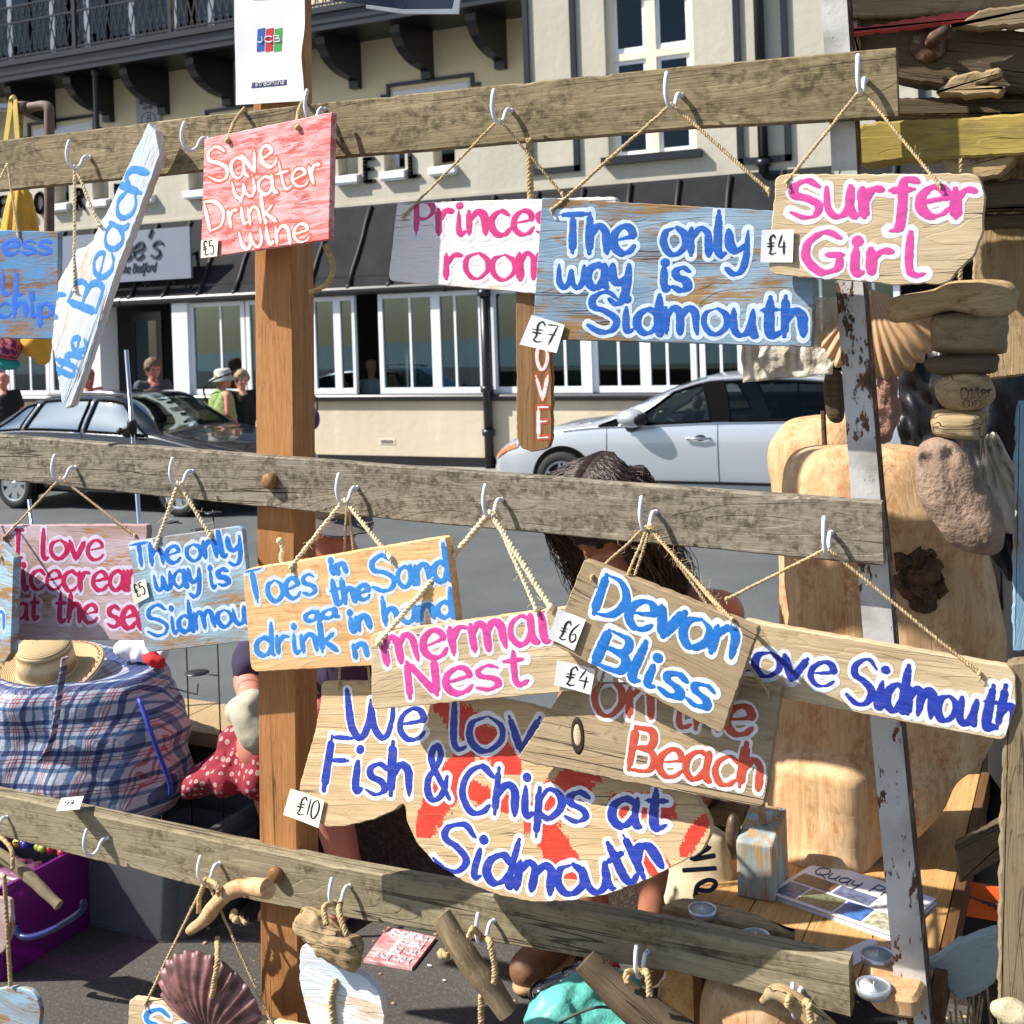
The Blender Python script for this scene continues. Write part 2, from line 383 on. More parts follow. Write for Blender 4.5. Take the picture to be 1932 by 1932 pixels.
def line_strokes(word, base, cap, xh, jit=.03, seed=0, slant=0.0):
    """strokes in picture units (y down): word laid along the polyline base; cap / x-height in the same units"""
    rr = random.Random(hash(word) % 1000 + seed) if False else random.Random(sum(map(ord, word))+seed)
    adv = []
    for ch in word:
        wd = GL[ch][0]; low = (ch.islower() and ch != 'g')
        adv.append(wd*(xh if low else cap))
    tot = sum(adv) - .08*xh; D = sum(math.hypot(b[0]-a[0], b[1]-a[1]) for a, b in zip(base, base[1:]))
    k = D/tot; out = []; x = 0
    for ch, ad in zip(word, adv):
        wd, sts = GL[ch]; low = (ch.islower() and ch != 'g')
        (cx, cy), (tx, ty) = _lerp_poly(base, min(1, max(0, (x+ad*.5)*k/D)))
        jy = rr.uniform(-jit, jit)*xh; js = 1+rr.uniform(-jit, jit)*1.3; ja = rr.uniform(-jit, jit)*1.2
        ca, sa = math.cos(ja), math.sin(ja)
        for st in sts:
            pts = []
            for (u, v) in st:
                if low:
                    yy = v*xh if 0 <= v <= 1 else (xh+(v-1)*(cap-xh) if v > 1 else v*xh*.75)
                    if ch == 'i' and v > 1: yy = xh+(v-1)*max(cap-xh, .42*xh)*1.1
                    ux = (u-wd/2)*xh*k
                else: yy = v*cap; ux = (u-wd/2)*cap*k
                yy = yy*js + jy; ux += slant*yy
                ux, yy = ux*ca-yy*sa, ux*sa+yy*ca
                pts.append((cx + tx*ux + ty*yy, cy + ty*ux - tx*yy))
            out.append(pts)
        x += ad
    return out
def stroke_pts(st, k=7):
    if len(st) == 2: P = [Vector((st[0][0], st[0][1], 0)).lerp(Vector((st[1][0], st[1][1], 0)), i/6) for i in range(7)]
    else: P = crom([(p[0], p[1], 0) for p in st], k)
    return P
def sdf_strokes(strokes, rad, h, pad, rough=.12, seed=0, taper=.35):
    """strokes: list of lists of local (x,y) metres. Returns grid (sdf array, x0, y0)"""
    A = np.array([[p[0], p[1]] for s_ in strokes for p in s_])
    x0, y0 = A.min(0)-pad; x1, y1 = A.max(0)+pad
    nx, ny = int((x1-x0)/h)+2, int((y1-y0)/h)+2
    D = np.full((ny, nx), 9.0); D0 = np.full((ny, nx), 9.0)
    xs = x0+np.arange(nx)*h; ys = y0+np.arange(ny)*h
    rr = random.Random(seed)
    for st in strokes:
        n = len(st); ph = rr.uniform(0, 6); wv = rr.uniform(.85, 1.12)
        dot = n < 8 and math.hypot(st[0][0]-st[-1][0], st[0][1]-st[-1][1]) < rad
        for i in range(n-1):
            ax, ay = st[i][:2]; bx, by = st[i+1][:2]
            t = i/max(1, n-2)
            w_ = rad*wv*(1-taper*1.5*(abs(2*t-1)**6)+taper*.36*math.sin(3.1*t+ph)+taper*.22*math.sin(8.3*t+ph*2.3)) if not dot else rad*1.15
            R = w_+pad
            i0, i1 = int((min(ax, bx)-R-x0)/h), int((max(ax, bx)+R-x0)/h)+2
            j0, j1 = int((min(ay, by)-R-y0)/h), int((max(ay, by)+R-y0)/h)+2
            i0, j0 = max(0, i0), max(0, j0); i1, j1 = min(nx, i1), min(ny, j1)
            X, Y = np.meshgrid(xs[i0:i1], ys[j0:j1])
            dx, dy = bx-ax, by-ay; L2 = dx*dx+dy*dy+1e-12
            tt = np.clip(((X-ax)*dx+(Y-ay)*dy)/L2, 0, 1)
            w2 = w_ if dot else w_*(.50+.62*abs(math.sin(math.atan2(dy, dx)-.22)))
            d = np.hypot(X-ax-tt*dx, Y-ay-tt*dy)
            D0[j0:j1, i0:i1] = np.minimum(D0[j0:j1, i0:i1], d-rad*(.78 if not dot else 1.0)); d = d-w2
            D[j0:j1, i0:i1] = np.minimum(D[j0:j1, i0:i1], d)
    # rough brush edge: smooth random field
    rs = np.random.RandomState(seed)
    def field(step):
        q = rs.rand(int(ny/step)+3, int(nx/step)+3)
        gy, gx = np.arange(ny)/step, np.arange(nx)/step
        iy, ix = gy.astype(int), gx.astype(int); fy, fx = (gy-iy)[:, None], (gx-ix)[None, :]
        fy, fx = fy*fy*(3-2*fy), fx*fx*(3-2*fx)
        return (q[iy][:, ix]*(1-fy)*(1-fx)+q[iy+1][:, ix]*fy*(1-fx)+q[iy][:, ix+1]*(1-fy)*fx+q[iy+1][:, ix+1]*fy*fx)-.5
    nz = field(6)*.6+field(2.6)*.4
    D = D + nz*rad*rough*2.4
    sdf_strokes.D0 = D0
    return D, x0, y0, nz
def iso_mesh(D, x0, y0, h, level, z0, hz, nz=None, soft=.003, clip=None):
    """raised paint where D < level"""
    ny, nx = D.shape; E = D-level
    if clip is not None: E = np.maximum(E, clip)
    ins = E < 0
    idx = -np.ones((ny, nx), dtype=int); J, I = np.nonzero(ins)
    idx[J, I] = np.arange(len(J))
    Z = z0+hz*(1-np.exp(E[J, I]/soft))+(nz[J, I]*hz*.55 if nz is not None else 0)*np.minimum(1, -E[J, I]/soft)
    V = [(x0+i*h, y0+j*h, z) for i, j, z in zip(I, J, Z)]
    Fc = []; q = ins.astype(int); s4 = q[:-1, :-1]+q[:-1, 1:]+q[1:, 1:]+q[1:, :-1]
    JJ, II = np.nonzero(s4 == 4)
    for j, i in zip(JJ, II): Fc.append((idx[j, i], idx[j, i+1], idx[j+1, i+1], idx[j+1, i]))
    ed = {}
    def cut(a, b):
        key = (a, b) if a < b else (b, a)
        if key in ed: return ed[key]
        da, db = E[a], E[b]; t = da/(da-db)
        V.append((x0+(a[1]+(b[1]-a[1])*t)*h, y0+(a[0]+(b[0]-a[0])*t)*h, z0)); ed[key] = len(V)-1
        return ed[key]
    JJ, II = np.nonzero((s4 > 0) & (s4 < 4))
    for j, i in zip(JJ, II):
        c = [(j, i), (j, i+1), (j+1, i+1), (j+1, i)]; poly = []
        for k in range(4):
            a, b = c[k], c[(k+1) % 4]
            if ins[a]: poly.append(idx[a])
            if ins[a] != ins[b]: poly.append(cut(a, b))
        if len(poly) >= 3: Fc.append(tuple(poly))
    return V, Fc
# ================================================================== STALL FRAME
YR = 1.95                       # front face of the three rails
MW = {}
MW['rail_top'] = wood('weathered_rail_olive', srgb(186, 167, 132), srgb(106, 91, 66), grey=srgb(132, 118, 88), greyamt=.4, stain=srgb(62, 54, 32), stainamt=.85, crack=.6, bump=.8, fs=.8)
MW['rail_mid'] = wood('weathered_rail_grey', srgb(184, 172, 152), srgb(104, 94, 78), grey=srgb(148, 138, 122), greyamt=.5, stain=srgb(60, 52, 38), stainamt=.95, crack=1.3, bump=.9, fs=.8, ringamt=.35)
MW['rail_low'] = wood('weathered_rail_pale', srgb(186, 171, 140), srgb(112, 99, 74), grey=srgb(150, 140, 114), greyamt=.4, stain=srgb(84, 74, 48), stainamt=.65, crack=.7, bump=.8, fs=.7)
MW['post'] = wood('stained_pine_post', srgb(196, 140, 88), srgb(158, 106, 62), stain=srgb(110, 68, 38), stainamt=.05, crack=.1, bump=.35, ringamt=.35, ax=2, rough=.6)
MAT_HOOK = plain('white_plastic', srgb(226, 228, 236), .32, var=.03)
MAT_TWINE = plain('jute_twine', srgb(192, 166, 122), .9, var=.25, vs=160, bump=.5, bd=.0006)
MAT_SISAL = plain('sisal_twine', srgb(232, 212, 172), .9, var=.18, vs=160, bump=.5, bd=.0006)
MAT_ROPE = plain('hemp_rope', srgb(184, 158, 112), .9, var=.3, vs=120, bump=.5, bd=.0008)
MAT_DOWEL = wood('dowel_wood', srgb(160, 122, 82), srgb(120, 86, 52), crack=0, ax=1, rough=.55, bump=.3)

stand = thing('display_stand', 'weathered timber display rack with three rails, orange pine post and rusty white iron post', 'display stand', at(530, 1932, YR+.05))
sinv = winv(stand)

def rail(mat, top, bot, thick, yf=YR, n=220):
    """top / bot: picture polylines of the front face; right end square"""
    def samp(P, x):
        for (a, b) in zip(P, P[1:]):
            if x <= b[0]: return a[1]+(b[1]-a[1])*(x-a[0])/(b[0]-a[0])
        return P[-1][1]
    x0, x1 = -260, min(top[-1][0], 1e9); V = []; Fc = []
    def ext(P):
        a, b = P[0], P[1]; s_ = (b[1]-a[1])/(b[0]-a[0]); return [(x0, a[1]+s_*(x0-a[0]))]+P
    top, bot = ext(top), ext(bot)
    bv = .0022
    for i in range(n+1):
        t = i/n; px = x0+(top[-1][0]-x0)*t; pb = x0+(bot[-1][0]-x0)*t
        a = at(px, samp(top, px), yf); b = at(pb, samp(bot, pb), yf); b.x = a.x
        j = mnoise.noise(Vector((a.x*7, a.z*3, 1)))*.0012; k = mnoise.noise(Vector((a.x*6, 9, 1)))*.0012
        a.z += j; b.z += k
        z1, z0 = a.z, b.z; X = a.x
        e1 = abs(mnoise.noise(Vector((X*40, z1*9, 3))))*.0022+max(0, mnoise.noise(Vector((X*14, 4, z1))) -.35)*.012; e0 = abs(mnoise.noise(Vector((X*40, z0*9, 7))))*.0022+max(0, mnoise.noise(Vector((X*14, 8, z0)))-.4)*.010
        V += [(X, yf, z1-bv-e1), (X, yf+bv+e1, z1-e1*.3), (X, yf+thick-bv, z1), (X, yf+thick, z1-bv), (X, yf+thick, z0+bv), (X, yf+thick-bv, z0), (X, yf+bv+e0, z0+e0*.3), (X, yf, z0+bv+e0)]
    for i in range(n):
        for k in range(8):
            Fc.append((i*8+k, i*8+(k+1) % 8, (i+1)*8+(k+1) % 8, (i+1)*8+k))
    Fc += [tuple(range(7, -1, -1)), tuple(n*8+k for k in range(8))]
    return obj('rail', [sinv @ Vector(v) for v in V], Fc, mat, stand)
rail_a = rail(MW['rail_top'], [(0, 265), (383, 218), (644, 190), (1288, 125), (1690, 89)], [(0, 360), (383, 322), (644, 297), (1288, 243), (1688, 221)], .022)
rail_b = rail(MW['rail_mid'], [(0, 821), (483, 859), (644, 871), (1288, 921), (1663, 948)], [(0, 906), (483, 956), (644, 972), (1288, 1032), (1657, 1067)], .028)
rail_c = rail(MW['rail_low'], [(0, 1500), (644, 1636), (694, 1646), (1288, 1753), (1601, 1817)], [(0, 1578), (483, 1701), (644, 1731), (1288, 1838), (1600, 1920)], .040)
# pine post, behind the rails
pf = YR+.0295
pa, pb_ = at(474, -120, pf), at(494, 2150, pf)
mb = MB(); WP = at(553, 900, pf).x - at(481, 900, pf).x
mid = (pa+pb_)/2
R = Matrix.Rotation(-math.atan2(pb_.x-pa.x, pa.z-pb_.z), 3, 'Y')
c0 = mid + Vector((WP/2, .036, 0))
Lp = pa.z-pb_.z
pts = [(-WP/2, -.036), (WP/2, -.036), (WP/2, .036), (-WP/2, .036)]
b_ = .003
sec = [(-WP/2+b_, -.036), (WP/2-b_, -.036), (WP/2, -.036+b_), (WP/2, .036), (-WP/2, .036), (-WP/2, -.036+b_)]
V = [c0 + R @ Vector((x, y, z)) for z in (-Lp/2, Lp/2) for x, y in sec]
Fc = [(i, (i+1) % 6, 6+(i+1) % 6, 6+i) for i in range(6)]+[(5, 4, 3, 2, 1, 0), (6, 7, 8, 9, 10, 11)]
post = obj('post', [sinv @ v for v in V], Fc, MW['post'], stand)
# iron angle post, flaking white paint
N = NT('flaking_white_iron')
pk = N.noise(N.vec((16, 16, 5)), 1, 6, .7); pk2 = N.noise(N.vec((60, 60, 30)), 1, 5, .65)
mk = N.math('ADD', N.math('MULTIPLY', pk, .5), N.math('MULTIPLY', pk2, .5))
rust = N.ramp(N.noise(N.vec((60, 60, 60)), 1, 4), [(.35, srgb(58, 36, 24)), (.65, srgb(118, 72, 40))])
wcol = N.ramp(N.noise(N.vec((9, 9, 9)), 1, 5), [(.3, srgb(150, 146, 140)), (.5, srgb(198, 196, 192)), (.62, srgb(206, 204, 202)), (.74, srgb(168, 146, 116))])
mkr = N.ramp(mk, [(.435, 1.0), (.455, 0.0)])
N.col(N.mix(mkr, wcol, rust)); N.bump(N.math('SUBTRACT', N.math('MULTIPLY', N.noise(N.vec((140, 140, 140)), 1, 4), .6), mkr), .8, .0012)
MAT_IRON = N.set(.6)
N = NT('rust'); N.col(N.ramp(N.noise(N.vec((40, 40, 40)), 1, 6), [(.3, srgb(44, 32, 26)), (.55, srgb(96, 66, 48)), (.7, srgb(150, 140, 132))])); N.bump(N.noise(N.vec((150,)*3), 1, 4), .6, .001)
MAT_RUST = N.set(.8)
yi = YR+.042
Lc = [(1545, -40), (1566, 240), (1577, 540), (1606, 940), (1618, 1070), (1641, 1350), (1668, 1640), (1700, 2000)]
wpx = [50, 47, 51, 55, 57, 57, 58, 62]
V = []; 
for (x, y), wd in zip(Lc, wpx):
    a = at(x, y, yi); b = at(x+wd, y, yi)
    V += [a, b, b+Vector((0, .050, 0)), b+Vector((-.006, .050, 0)), b+Vector((-.006, .006, 0)), a+Vector((0, .006, 0))]
Fc = [(i*6+k, i*6+(k+1) % 6, (i+1)*6+(k+1) % 6, (i+1)*6+k) for i in range(len(Lc)-1) for k in range(6)]
Fc += [(0, 5, 4, 3, 2, 1), tuple(6*(len(Lc)-1)+k for k in range(6))]
ip = obj('iron_post', [sinv @ v for v in V], Fc, MAT_IRON, stand)
mb = MB()
for (x, y), wd in zip(Lc, wpx): pass
for k in range(len(Lc)-1):
    (x, y), (x2, y2) = Lc[k], Lc[k+1]; wd, w2 = wpx[k], wpx[k+1]
    a = at(x+wd, y, yi)+Vector((.0004, .004, 0)); b = at(x2+w2, y2, yi)+Vector((.0004, .004, 0))
    mb.add([a, b, b+Vector((0, .046, 0)), a+Vector((0, .046, 0)), a-Vector((.002, 0, 0)), b-Vector((.002, 0, 0))], [(0, 1, 2, 3), (0, 4, 5, 1)])
mb.build('rust_edge', MAT_RUST, ip, inv=sinv)
# hooks
HK = {}
def hook(key, px, py, par, yaw=-14, sc=1.06, lean=0):
    B = at(px, py, YR); B.y = YR
    o = Vector((math.sin(math.radians(yaw)), -math.cos(math.radians(yaw)), 0)); z = Vector((0, 0, 1))
    z = (z + Vector((math.sin(math.radians(lean)), 0, 0))).normalized()
    prof = [(-6, 0), (4, 0), (10, 1), (16, -5), (22, -17), (33, -24), (44, -18), (50, -2), (49, 14), (44, 29)]
    P = crom([B + o*(a*.001*sc) + z*(b*.001*sc) for a, b in prof], 5)
    mb = MB(); n = len(P); mb.tube(P, [0.0036*sc]*n, 10)
    mb.ball(P[-1], 0.0036*sc, 6); mb.tube([B+o*-.001, B+o*.0022], [.0046, .0042], 12)
    mb.build('hook', MAT_HOOK, par, True, inv=sinv)
    HK[key] = B + o*(.033*sc) + z*(-.019*sc)
hook('t1', 170, 297, rail_a, -16); hook('t2', 393, 262, rail_a, -38); hook('t3', 613, 207, rail_a, -10); hook('t4', 965, 209, rail_a)
hook('t5', 1286, 180, rail_a, -12); hook('t6', 1634, 152, rail_a, -4)
hook('m1', 143, 882, rail_b, -18); hook('m2', 364, 889, rail_b, -16); hook('m3', 674, 920, rail_b, -13); hook('m4', 947, 942, rail_b, -12)
hook('m5', 1238, 966, rail_b, -11); hook('m6', 1569, 1005, rail_b, -2)
hook('b0', 14, 1541, rail_c, -14); hook('b1', 204, 1581, rail_c, -22); hook('b2', 415, 1629, rail_c, -14); hook('b3', 660, 1671, rail_c, -12)
hook('b4', 932, 1737, rail_c, -10); hook('b5', 1222, 1795, rail_c, -3); hook('b6', 1512, 1866, rail_c, -3)
for (x, y, r, par) in ((508, 907, .0165, rail_b), (519, 1648, .0165, rail_c)):
    c = at(x+4, y, YR); mb = MB()
    mb.lathe([(r*.82, 0), (r, .003), (r, .008), (r*.93, .013), (r*.7, .0165), (r*.3, .018), (0, .018)], 28, Matrix.Translation(c+Vector((0, .001, 0))) @ Matrix.Rotation(math.pi/2, 4, 'X'))
    mb.build('dowel', MAT_DOWEL, par, True, inv=sinv)

# ================================================================== HANGING SIGNS
def rgba(c): return srgb(*c)
class Plane:
    def __init__(s, px, py, Y, yaw=0, tilt=0, along=None):
        s.o = at(px, py, Y); a = math.radians(yaw)
        ex = Vector((math.cos(a), -math.sin(a), 0)); n = Vector((-math.sin(a), -math.cos(a), 0))
        ey = Vector((0, 0, 1))
        if tilt:
            Rt = Matrix.Rotation(math.radians(tilt), 3, ex); n = Rt @ n; ey = Rt @ ey
        s.n = n; s.ex, s.ey = ex, ey
        if along:
            a_, b_ = hit(*along[0], s.o, n), hit(*along[1], s.o, n)
            s.ex = (b_-a_).normalized(); s.ey = n.cross(s.ex)
        s.M = Matrix(((s.ex.x, s.ey.x, s.n.x, s.o.x), (s.ex.y, s.ey.y, s.n.y, s.o.y), (s.ex.z, s.ey.z, s.n.z, s.o.z), (0, 0, 0, 1)))
        s.I = s.M.inverted(); s.sc = (s.o-CAMP).dot(RM @ Vector((0, 0, -1)))/F
    def uv(s, px, py, z=0.0):
        p = s.I @ hit(px, py, s.o+s.n*z, s.n); return (p.x, p.y)
def ccw(P):
    A = sum(a[0]*b[1]-b[0]*a[1] for a, b in zip(P, P[1:]+P[:1]))
    return P if A > 0 else P[::-1]
def round_poly(P, r, step=.005, jit=.0005, seed=0):
    P = [Vector((p[0], p[1], 0)) for p in ccw(P)]; n = len(P); Q = []
    for i in range(n):
        a, b, c = P[i-1], P[i], P[(i+1) % n]
        d1, d2 = (a-b), (c-b); k1 = min(r, d1.length*.45); k2 = min(r, d2.length*.45)
        ang = d1.angle(d2, 3.1)
        if ang > 2.75: Q.append(b); continue
        p, q = b+d1.normalized()*k1, b+d2.normalized()*k2
        for j in range(5):
            t = j/4; Q.append(p*(1-t)**2+b*2*t*(1-t)+q*t*t)
    out = []
    for a, b in zip(Q, Q[1:]+Q[:1]):
        L = (b-a).length; m = max(1, int(L/step))
        if L < 1e-5: continue
        for j in range(m):
            p = a.lerp(b, j/m)
            out.append((p.x+mnoise.noise(Vector((p.x*70, p.y*70, seed)))*jit*1.6+mnoise.noise(Vector((p.x*230, p.y*230, seed+5)))*jit,
                        p.y+mnoise.noise(Vector((p.x*70, p.y*70, seed+9)))*jit*1.6+mnoise.noise(Vector((p.x*230, p.y*230, seed+15)))*jit))
    return out
def poly_sdf(P, X, Y):
    d = np.full(X.shape, 9.0); ins = np.zeros(X.shape, bool)
    for (ax, ay), (bx, by) in zip(P, P[1:]+P[:1]):
        dx, dy = bx-ax, by-ay; t = np.clip(((X-ax)*dx+(Y-ay)*dy)/(dx*dx+dy*dy+1e-12), 0, 1)
        d = np.minimum(d, np.hypot(X-ax-t*dx, Y-ay-t*dy))
        c = ((ay > Y) != (by > Y)) & (X < (bx-ax)*(Y-ay)/(by-ay+1e-12)+ax); ins ^= c
    return np.where(ins, -d, d)
PAINT = {}
def paint(c, rough=.38):
    k = tuple(c)
    if k not in PAINT:
        N = NT('acrylic_paint'); b = srgb(*c)
        dk = tuple(x*.78 for x in b[:3])+(1,); lt = tuple(min(1, x*1.12+.012) for x in b[:3])+(1,)
        cc = N.ramp(N.noise(N.vec((50, 90, 50)), 1, 5, .6), [(.3, dk), (.5, b), (.72, lt)])
        gr = N.noise(N.vec((22, 420, 60)), 1, 4, .65)
        cc = N.mix(N.ramp(gr, [(.53, 0.0), (.68, .6)]), cc, tuple(x*.55+y*.45 for x, y in zip(b[:3], (.30, .22, .13)))+(1,))
        N.col(cc)
        N.bump(N.math('ADD', N.math('MULTIPLY', N.noise(N.vec((420, 420, 420)), 1, 4, .6), .5), gr), .5, .0007)
        PAINT[k] = N.set(rough, 0, .5)
    return PAINT[k]
PAPER = plain('price_paper', srgb(236, 234, 236), .75, var=.04, vs=30)
PAPER2 = plain('cream_price_card', srgb(232, 228, 208), .75, var=.05, vs=30)
INK = plain('black_ink', srgb(28, 28, 32), .5, var=.1)
def price_tag(root, pl, quad, text, base, cap, z=.003, mat=PAPER, lines=None, bend=.0025):
    """quad: TL TR BR BL in the picture"""
    o2 = pl.o+pl.n*z; Q = [pl.I @ hit(x, y, o2, pl.n) for x, y in quad]; n = 8; V = []; Fc = []
    bz = lambda u, v: bend*(abs(2*u-1)**1.6*.8 + .5*(v-.5)*(u-.3))
    for side in (0, 1):
        for j in range(n+1):
            for i in range(n+1):
                u, v = i/n, j/n
                p = (Q[0]*(1-u)+Q[1]*u)*(1-v)+(Q[3]*(1-u)+Q[2]*u)*v
                V.append((p.x, p.y, z+bz(u, v)-side*.0004))
    m = (n+1)**2
    for j in range(n):
        for i in range(n):
            a = j*(n+1)+i; Fc.append((a, a+n+1, a+n+2, a+1)); Fc.append((m+a, m+a+1, m+a+n+2, m+a+n+1))
    t = obj('price_tag', V, Fc, mat, root, True)
    st = [[(pl.I @ hit(p.x, p.y, o2, pl.n)).to_tuple()[:2] for p in stroke_pts(s_)] for s_ in line_strokes(text, base, cap, cap*.7, seed=4)]
    D, x0, y0, nz = sdf_strokes(st, .0016, .0006, .004, .15, 3)
    V, Fc = iso_mesh(D, x0, y0, .0006, 0, z, .0001, None)
    # lay the ink on the bent card
    e1 = (Q[1]-Q[0]); e2 = (Q[3]-Q[0])
    det = e1.x*e2.y-e1.y*e2.x; VV = []
    for (x, y, zz) in V:
        dx, dy = x-Q[0].x, y-Q[0].y; u = (dx*e2.y-dy*e2.x)/det; v = (e1.x*dy-e1.y*dx)/det
        VV.append((x, y, z+bz(u, v)+.0005))
    obj('price', VV, Fc, INK, t)
    return t
def lettering(root, pl, texts, colr, oc, rad, orad, clip=None, seed=0, h=.0011, hz=.00022, name='lettering', rough=.11, px_extra=None, z0=.0003):
    st = []
    for tx in texts:
        word, base, cap, xh = tx[:4]; sl = tx[4] if len(tx) > 4 else 0
        e = rad*.6; (ax, ay), (bx, by) = base[0], base[-1]
        L_ = math.hypot(bx-ax, by-ay); ux, uy = (bx-ax)/L_, (by-ay)/L_
        base = [(x+uy*e, y-ux*e) for x, y in base]
        base[0] = (base[0][0]+ux*e, base[0][1]+uy*e); base[-1] = (base[-1][0]-ux*e, base[-1][1]-uy*e)
        cap -= 1.15*rad; xh -= 1.1*rad
        st += [[pl.uv(p.x, p.y) for p in stroke_pts(s_)] for s_ in line_strokes(word, base, cap, xh, seed=seed, slant=sl)]
    for s_ in (px_extra or []): st.append([pl.uv(p.x, p.y) for p in stroke_pts(s_)])
    r = rad*pl.sc*STR; orr = (orad or 0)*pl.sc*.95+r*.10
    D, x0, y0, nz = sdf_strokes(st, r, h, r+orr+.004, rough, seed)
    C = None
    if clip is not None:
        X, Y = np.meshgrid(x0+np.arange(D.shape[1])*h, y0+np.arange(D.shape[0])*h); C = poly_sdf(clip, X, Y)+.0012
    V, Fc = iso_mesh(D, x0, y0, h, 0, z0+(.0004 if orad else 0), hz, nz, clip=C)
    L = obj(name, V, Fc, paint(colr), root, True)
    if orad:
        D2 = np.minimum(D+orr*.35, sdf_strokes.D0 + (np.roll(nz, 5, 0)+np.roll(nz, 7, 1))*r*.2)
        V, Fc = iso_mesh(D2, x0, y0, h, orr, z0, hz*.7, np.roll(nz, 3, 1), clip=C)
        obj('outline', V, Fc, paint(oc), L, True)
    return L
def cord(root, pl, hk, holes, mat=None, r=.0024, sag=.0, knot=True, seed=0, hairs=14, off=(0, 0, 0), zh=.0025, top=None, frizz=.012):
    mb = MB(); H = pl.I @ ((HK[hk] if isinstance(hk, str) else hk)+Vector(off))
    hp = [Vector((*pl.uv(x, y), zh)) for x, y in holes]
    if len(hp) == 2:
        a, b = hp
        def seg(p, q):
            out = []
            for i in range(13):
                t = i/12; v = p.lerp(q, t); v.y -= sag*4*t*(1-t); v.x += mnoise.noise(Vector((t*4, seed, p.x*9)))*.0012; out.append(v)
            return out
        Ha, Hb = H+(a-H).normalized()*.003+Vector((0, .0015, 0)), H+(b-H).normalized()*.003+Vector((0, .0015, 0))
        P = seg(a, Ha)+[H+Vector((0, .0024, 0))]+seg(Hb, b)
    else:
        P = [hp[0].lerp(H, i/10) for i in range(11)]
    rope(mb, P, r, .010 if r < .003 else .016, 2, hairs, 6, frizz, seed)
    if knot:
        for a in hp:
            mb.ball(a, r*1.5, 6, None, (1, 1.3, .9)); mb.tube([a, a+Vector((.002, -.006, .003)), a+Vector((.001, -.012, .001))], [r*.8, r*.6, r*.2], 5)
    mb.build('cord', mat or MAT_TWINE, root, True); return H
W_red2 = wood('pink_white_scuffed_board', srgb(236, 206, 204), srgb(222, 178, 178), wash=srgb(196, 92, 98), wash2=srgb(214, 136, 140), cov=.5, bump=.4, crack=0, ringamt=.1, washscale=2.2)
SIGNS = {}
STR = .82
def sign(key, label, poly, off, mat, texts=(), colr=None, oc=None, rad=9, orad=5, yaw=0, tilt=0, along=None, t=.018, r=.006, bev=.0016,
         seed=0, jit=.0006, extra=None, cat='sign', group='hand-painted driftwood signs hanging on the rack', name='wooden_sign', rough=.11):
    cx = sum(p[0] for p in poly)/len(poly); cy = sum(p[1] for p in poly)/len(poly)
    pl = Plane(cx, cy, YR-off, yaw, tilt, along)
    root = thing(name, label, cat, mat=pl.M, group=group)
    P = round_poly([pl.uv(x, y) for x, y in poly], r, seed=seed, jit=jit)
    mb = MB(); mb.prism(P, t, bev=bev); smooth_by_angle(mb.build('board', mat, root), 30)
    if texts or extra: lettering(root, pl, texts, colr, oc, rad, orad, P, seed, px_extra=extra, rough=rough)
    SIGNS[key] = (root, pl, P); return root, pl, P
tan = dict(crack=.3, bump=.5)
W_tan = wood('sign_tan_wood', srgb(228, 206, 168), srgb(176, 150, 112), grey=srgb(202, 182, 148), greyamt=.25, **tan)
W_tan2 = wood('sign_sandy_wood', srgb(230, 208, 170), srgb(186, 158, 118), stain=srgb(140, 112, 76), stainamt=.15, **tan)
W_grey = wood('sign_greybrown_wood', srgb(198, 174, 138), srgb(140, 116, 84), grey=srgb(168, 148, 118), greyamt=.35, stain=srgb(84, 64, 42), stainamt=.3, crack=.6, bump=.6)
W_fish = wood('sign_pine_wood', srgb(228, 200, 154), srgb(182, 148, 104), grey=srgb(202, 178, 140), greyamt=.2, stain=srgb(98, 72, 40), stainamt=.12, crack=.3, bump=.6)
W_fresh = wood('fresh_pine', srgb(246, 208, 154), srgb(228, 174, 112), stain=srgb(178, 108, 60), stainamt=.42, crack=0, bump=.35, ringamt=.8, fs=.8)
W_blue1 = wood('worn_blue_board', srgb(160, 120, 86), srgb(116, 82, 58), wash=srgb(74, 142, 196), wash2=srgb(104, 132, 160), cov=.58, bump=.4, crack=.2)
W_blue5 = wood('scraped_pale_blue_board', srgb(172, 140, 94), srgb(122, 92, 56), wash=srgb(150, 178, 200), wash2=srgb(114, 144, 168), cov=.50, bump=1.0, crack=.3, washscale=.7)
W_blue10 = wood('faded_blue_board', srgb(182, 146, 104), srgb(138, 104, 70), wash=srgb(152, 196, 222), wash2=srgb(140, 156, 168), cov=.56, bump=.4, crack=.1)
W_white4 = wood('whitewashed_board', srgb(226, 204, 176), srgb(188, 160, 126), wash=srgb(244, 238, 236), cov=.74, bump=.6, crack=.2, ringamt=.6)
W_white9 = wood('pink_grey_washed_board', srgb(190, 136, 74), srgb(138, 94, 52), wash=srgb(196, 178, 186), wash2=srgb(168, 142, 142), cov=.64, bump=.4, crack=.1, washscale=.8)
W_beach = wood('blue_white_washed_board', srgb(232, 206, 170), srgb(204, 166, 124), wash=srgb(240, 238, 236), wash2=srgb(206, 222, 236), cov=.66, bump=.6, crack=.1, washscale=.6)
W_red = wood('scuffed_red_board', srgb(232, 186, 186), srgb(214, 150, 152), wash=srgb(190, 82, 78), wash2=srgb(214, 142, 136), cov=.46, bump=.4, crack=0, ringamt=.1, washscale=2.2)
W_love = wood('dark_brown_batten', srgb(168, 126, 82), srgb(116, 82, 48), grey=srgb(132, 104, 72), greyamt=.3, ax=1, crack=.5, bump=.6)

BLUE5, PINK, WHT, PALE = (20, 92, 186), (226, 62, 146), (232, 232, 238), (204, 220, 240)
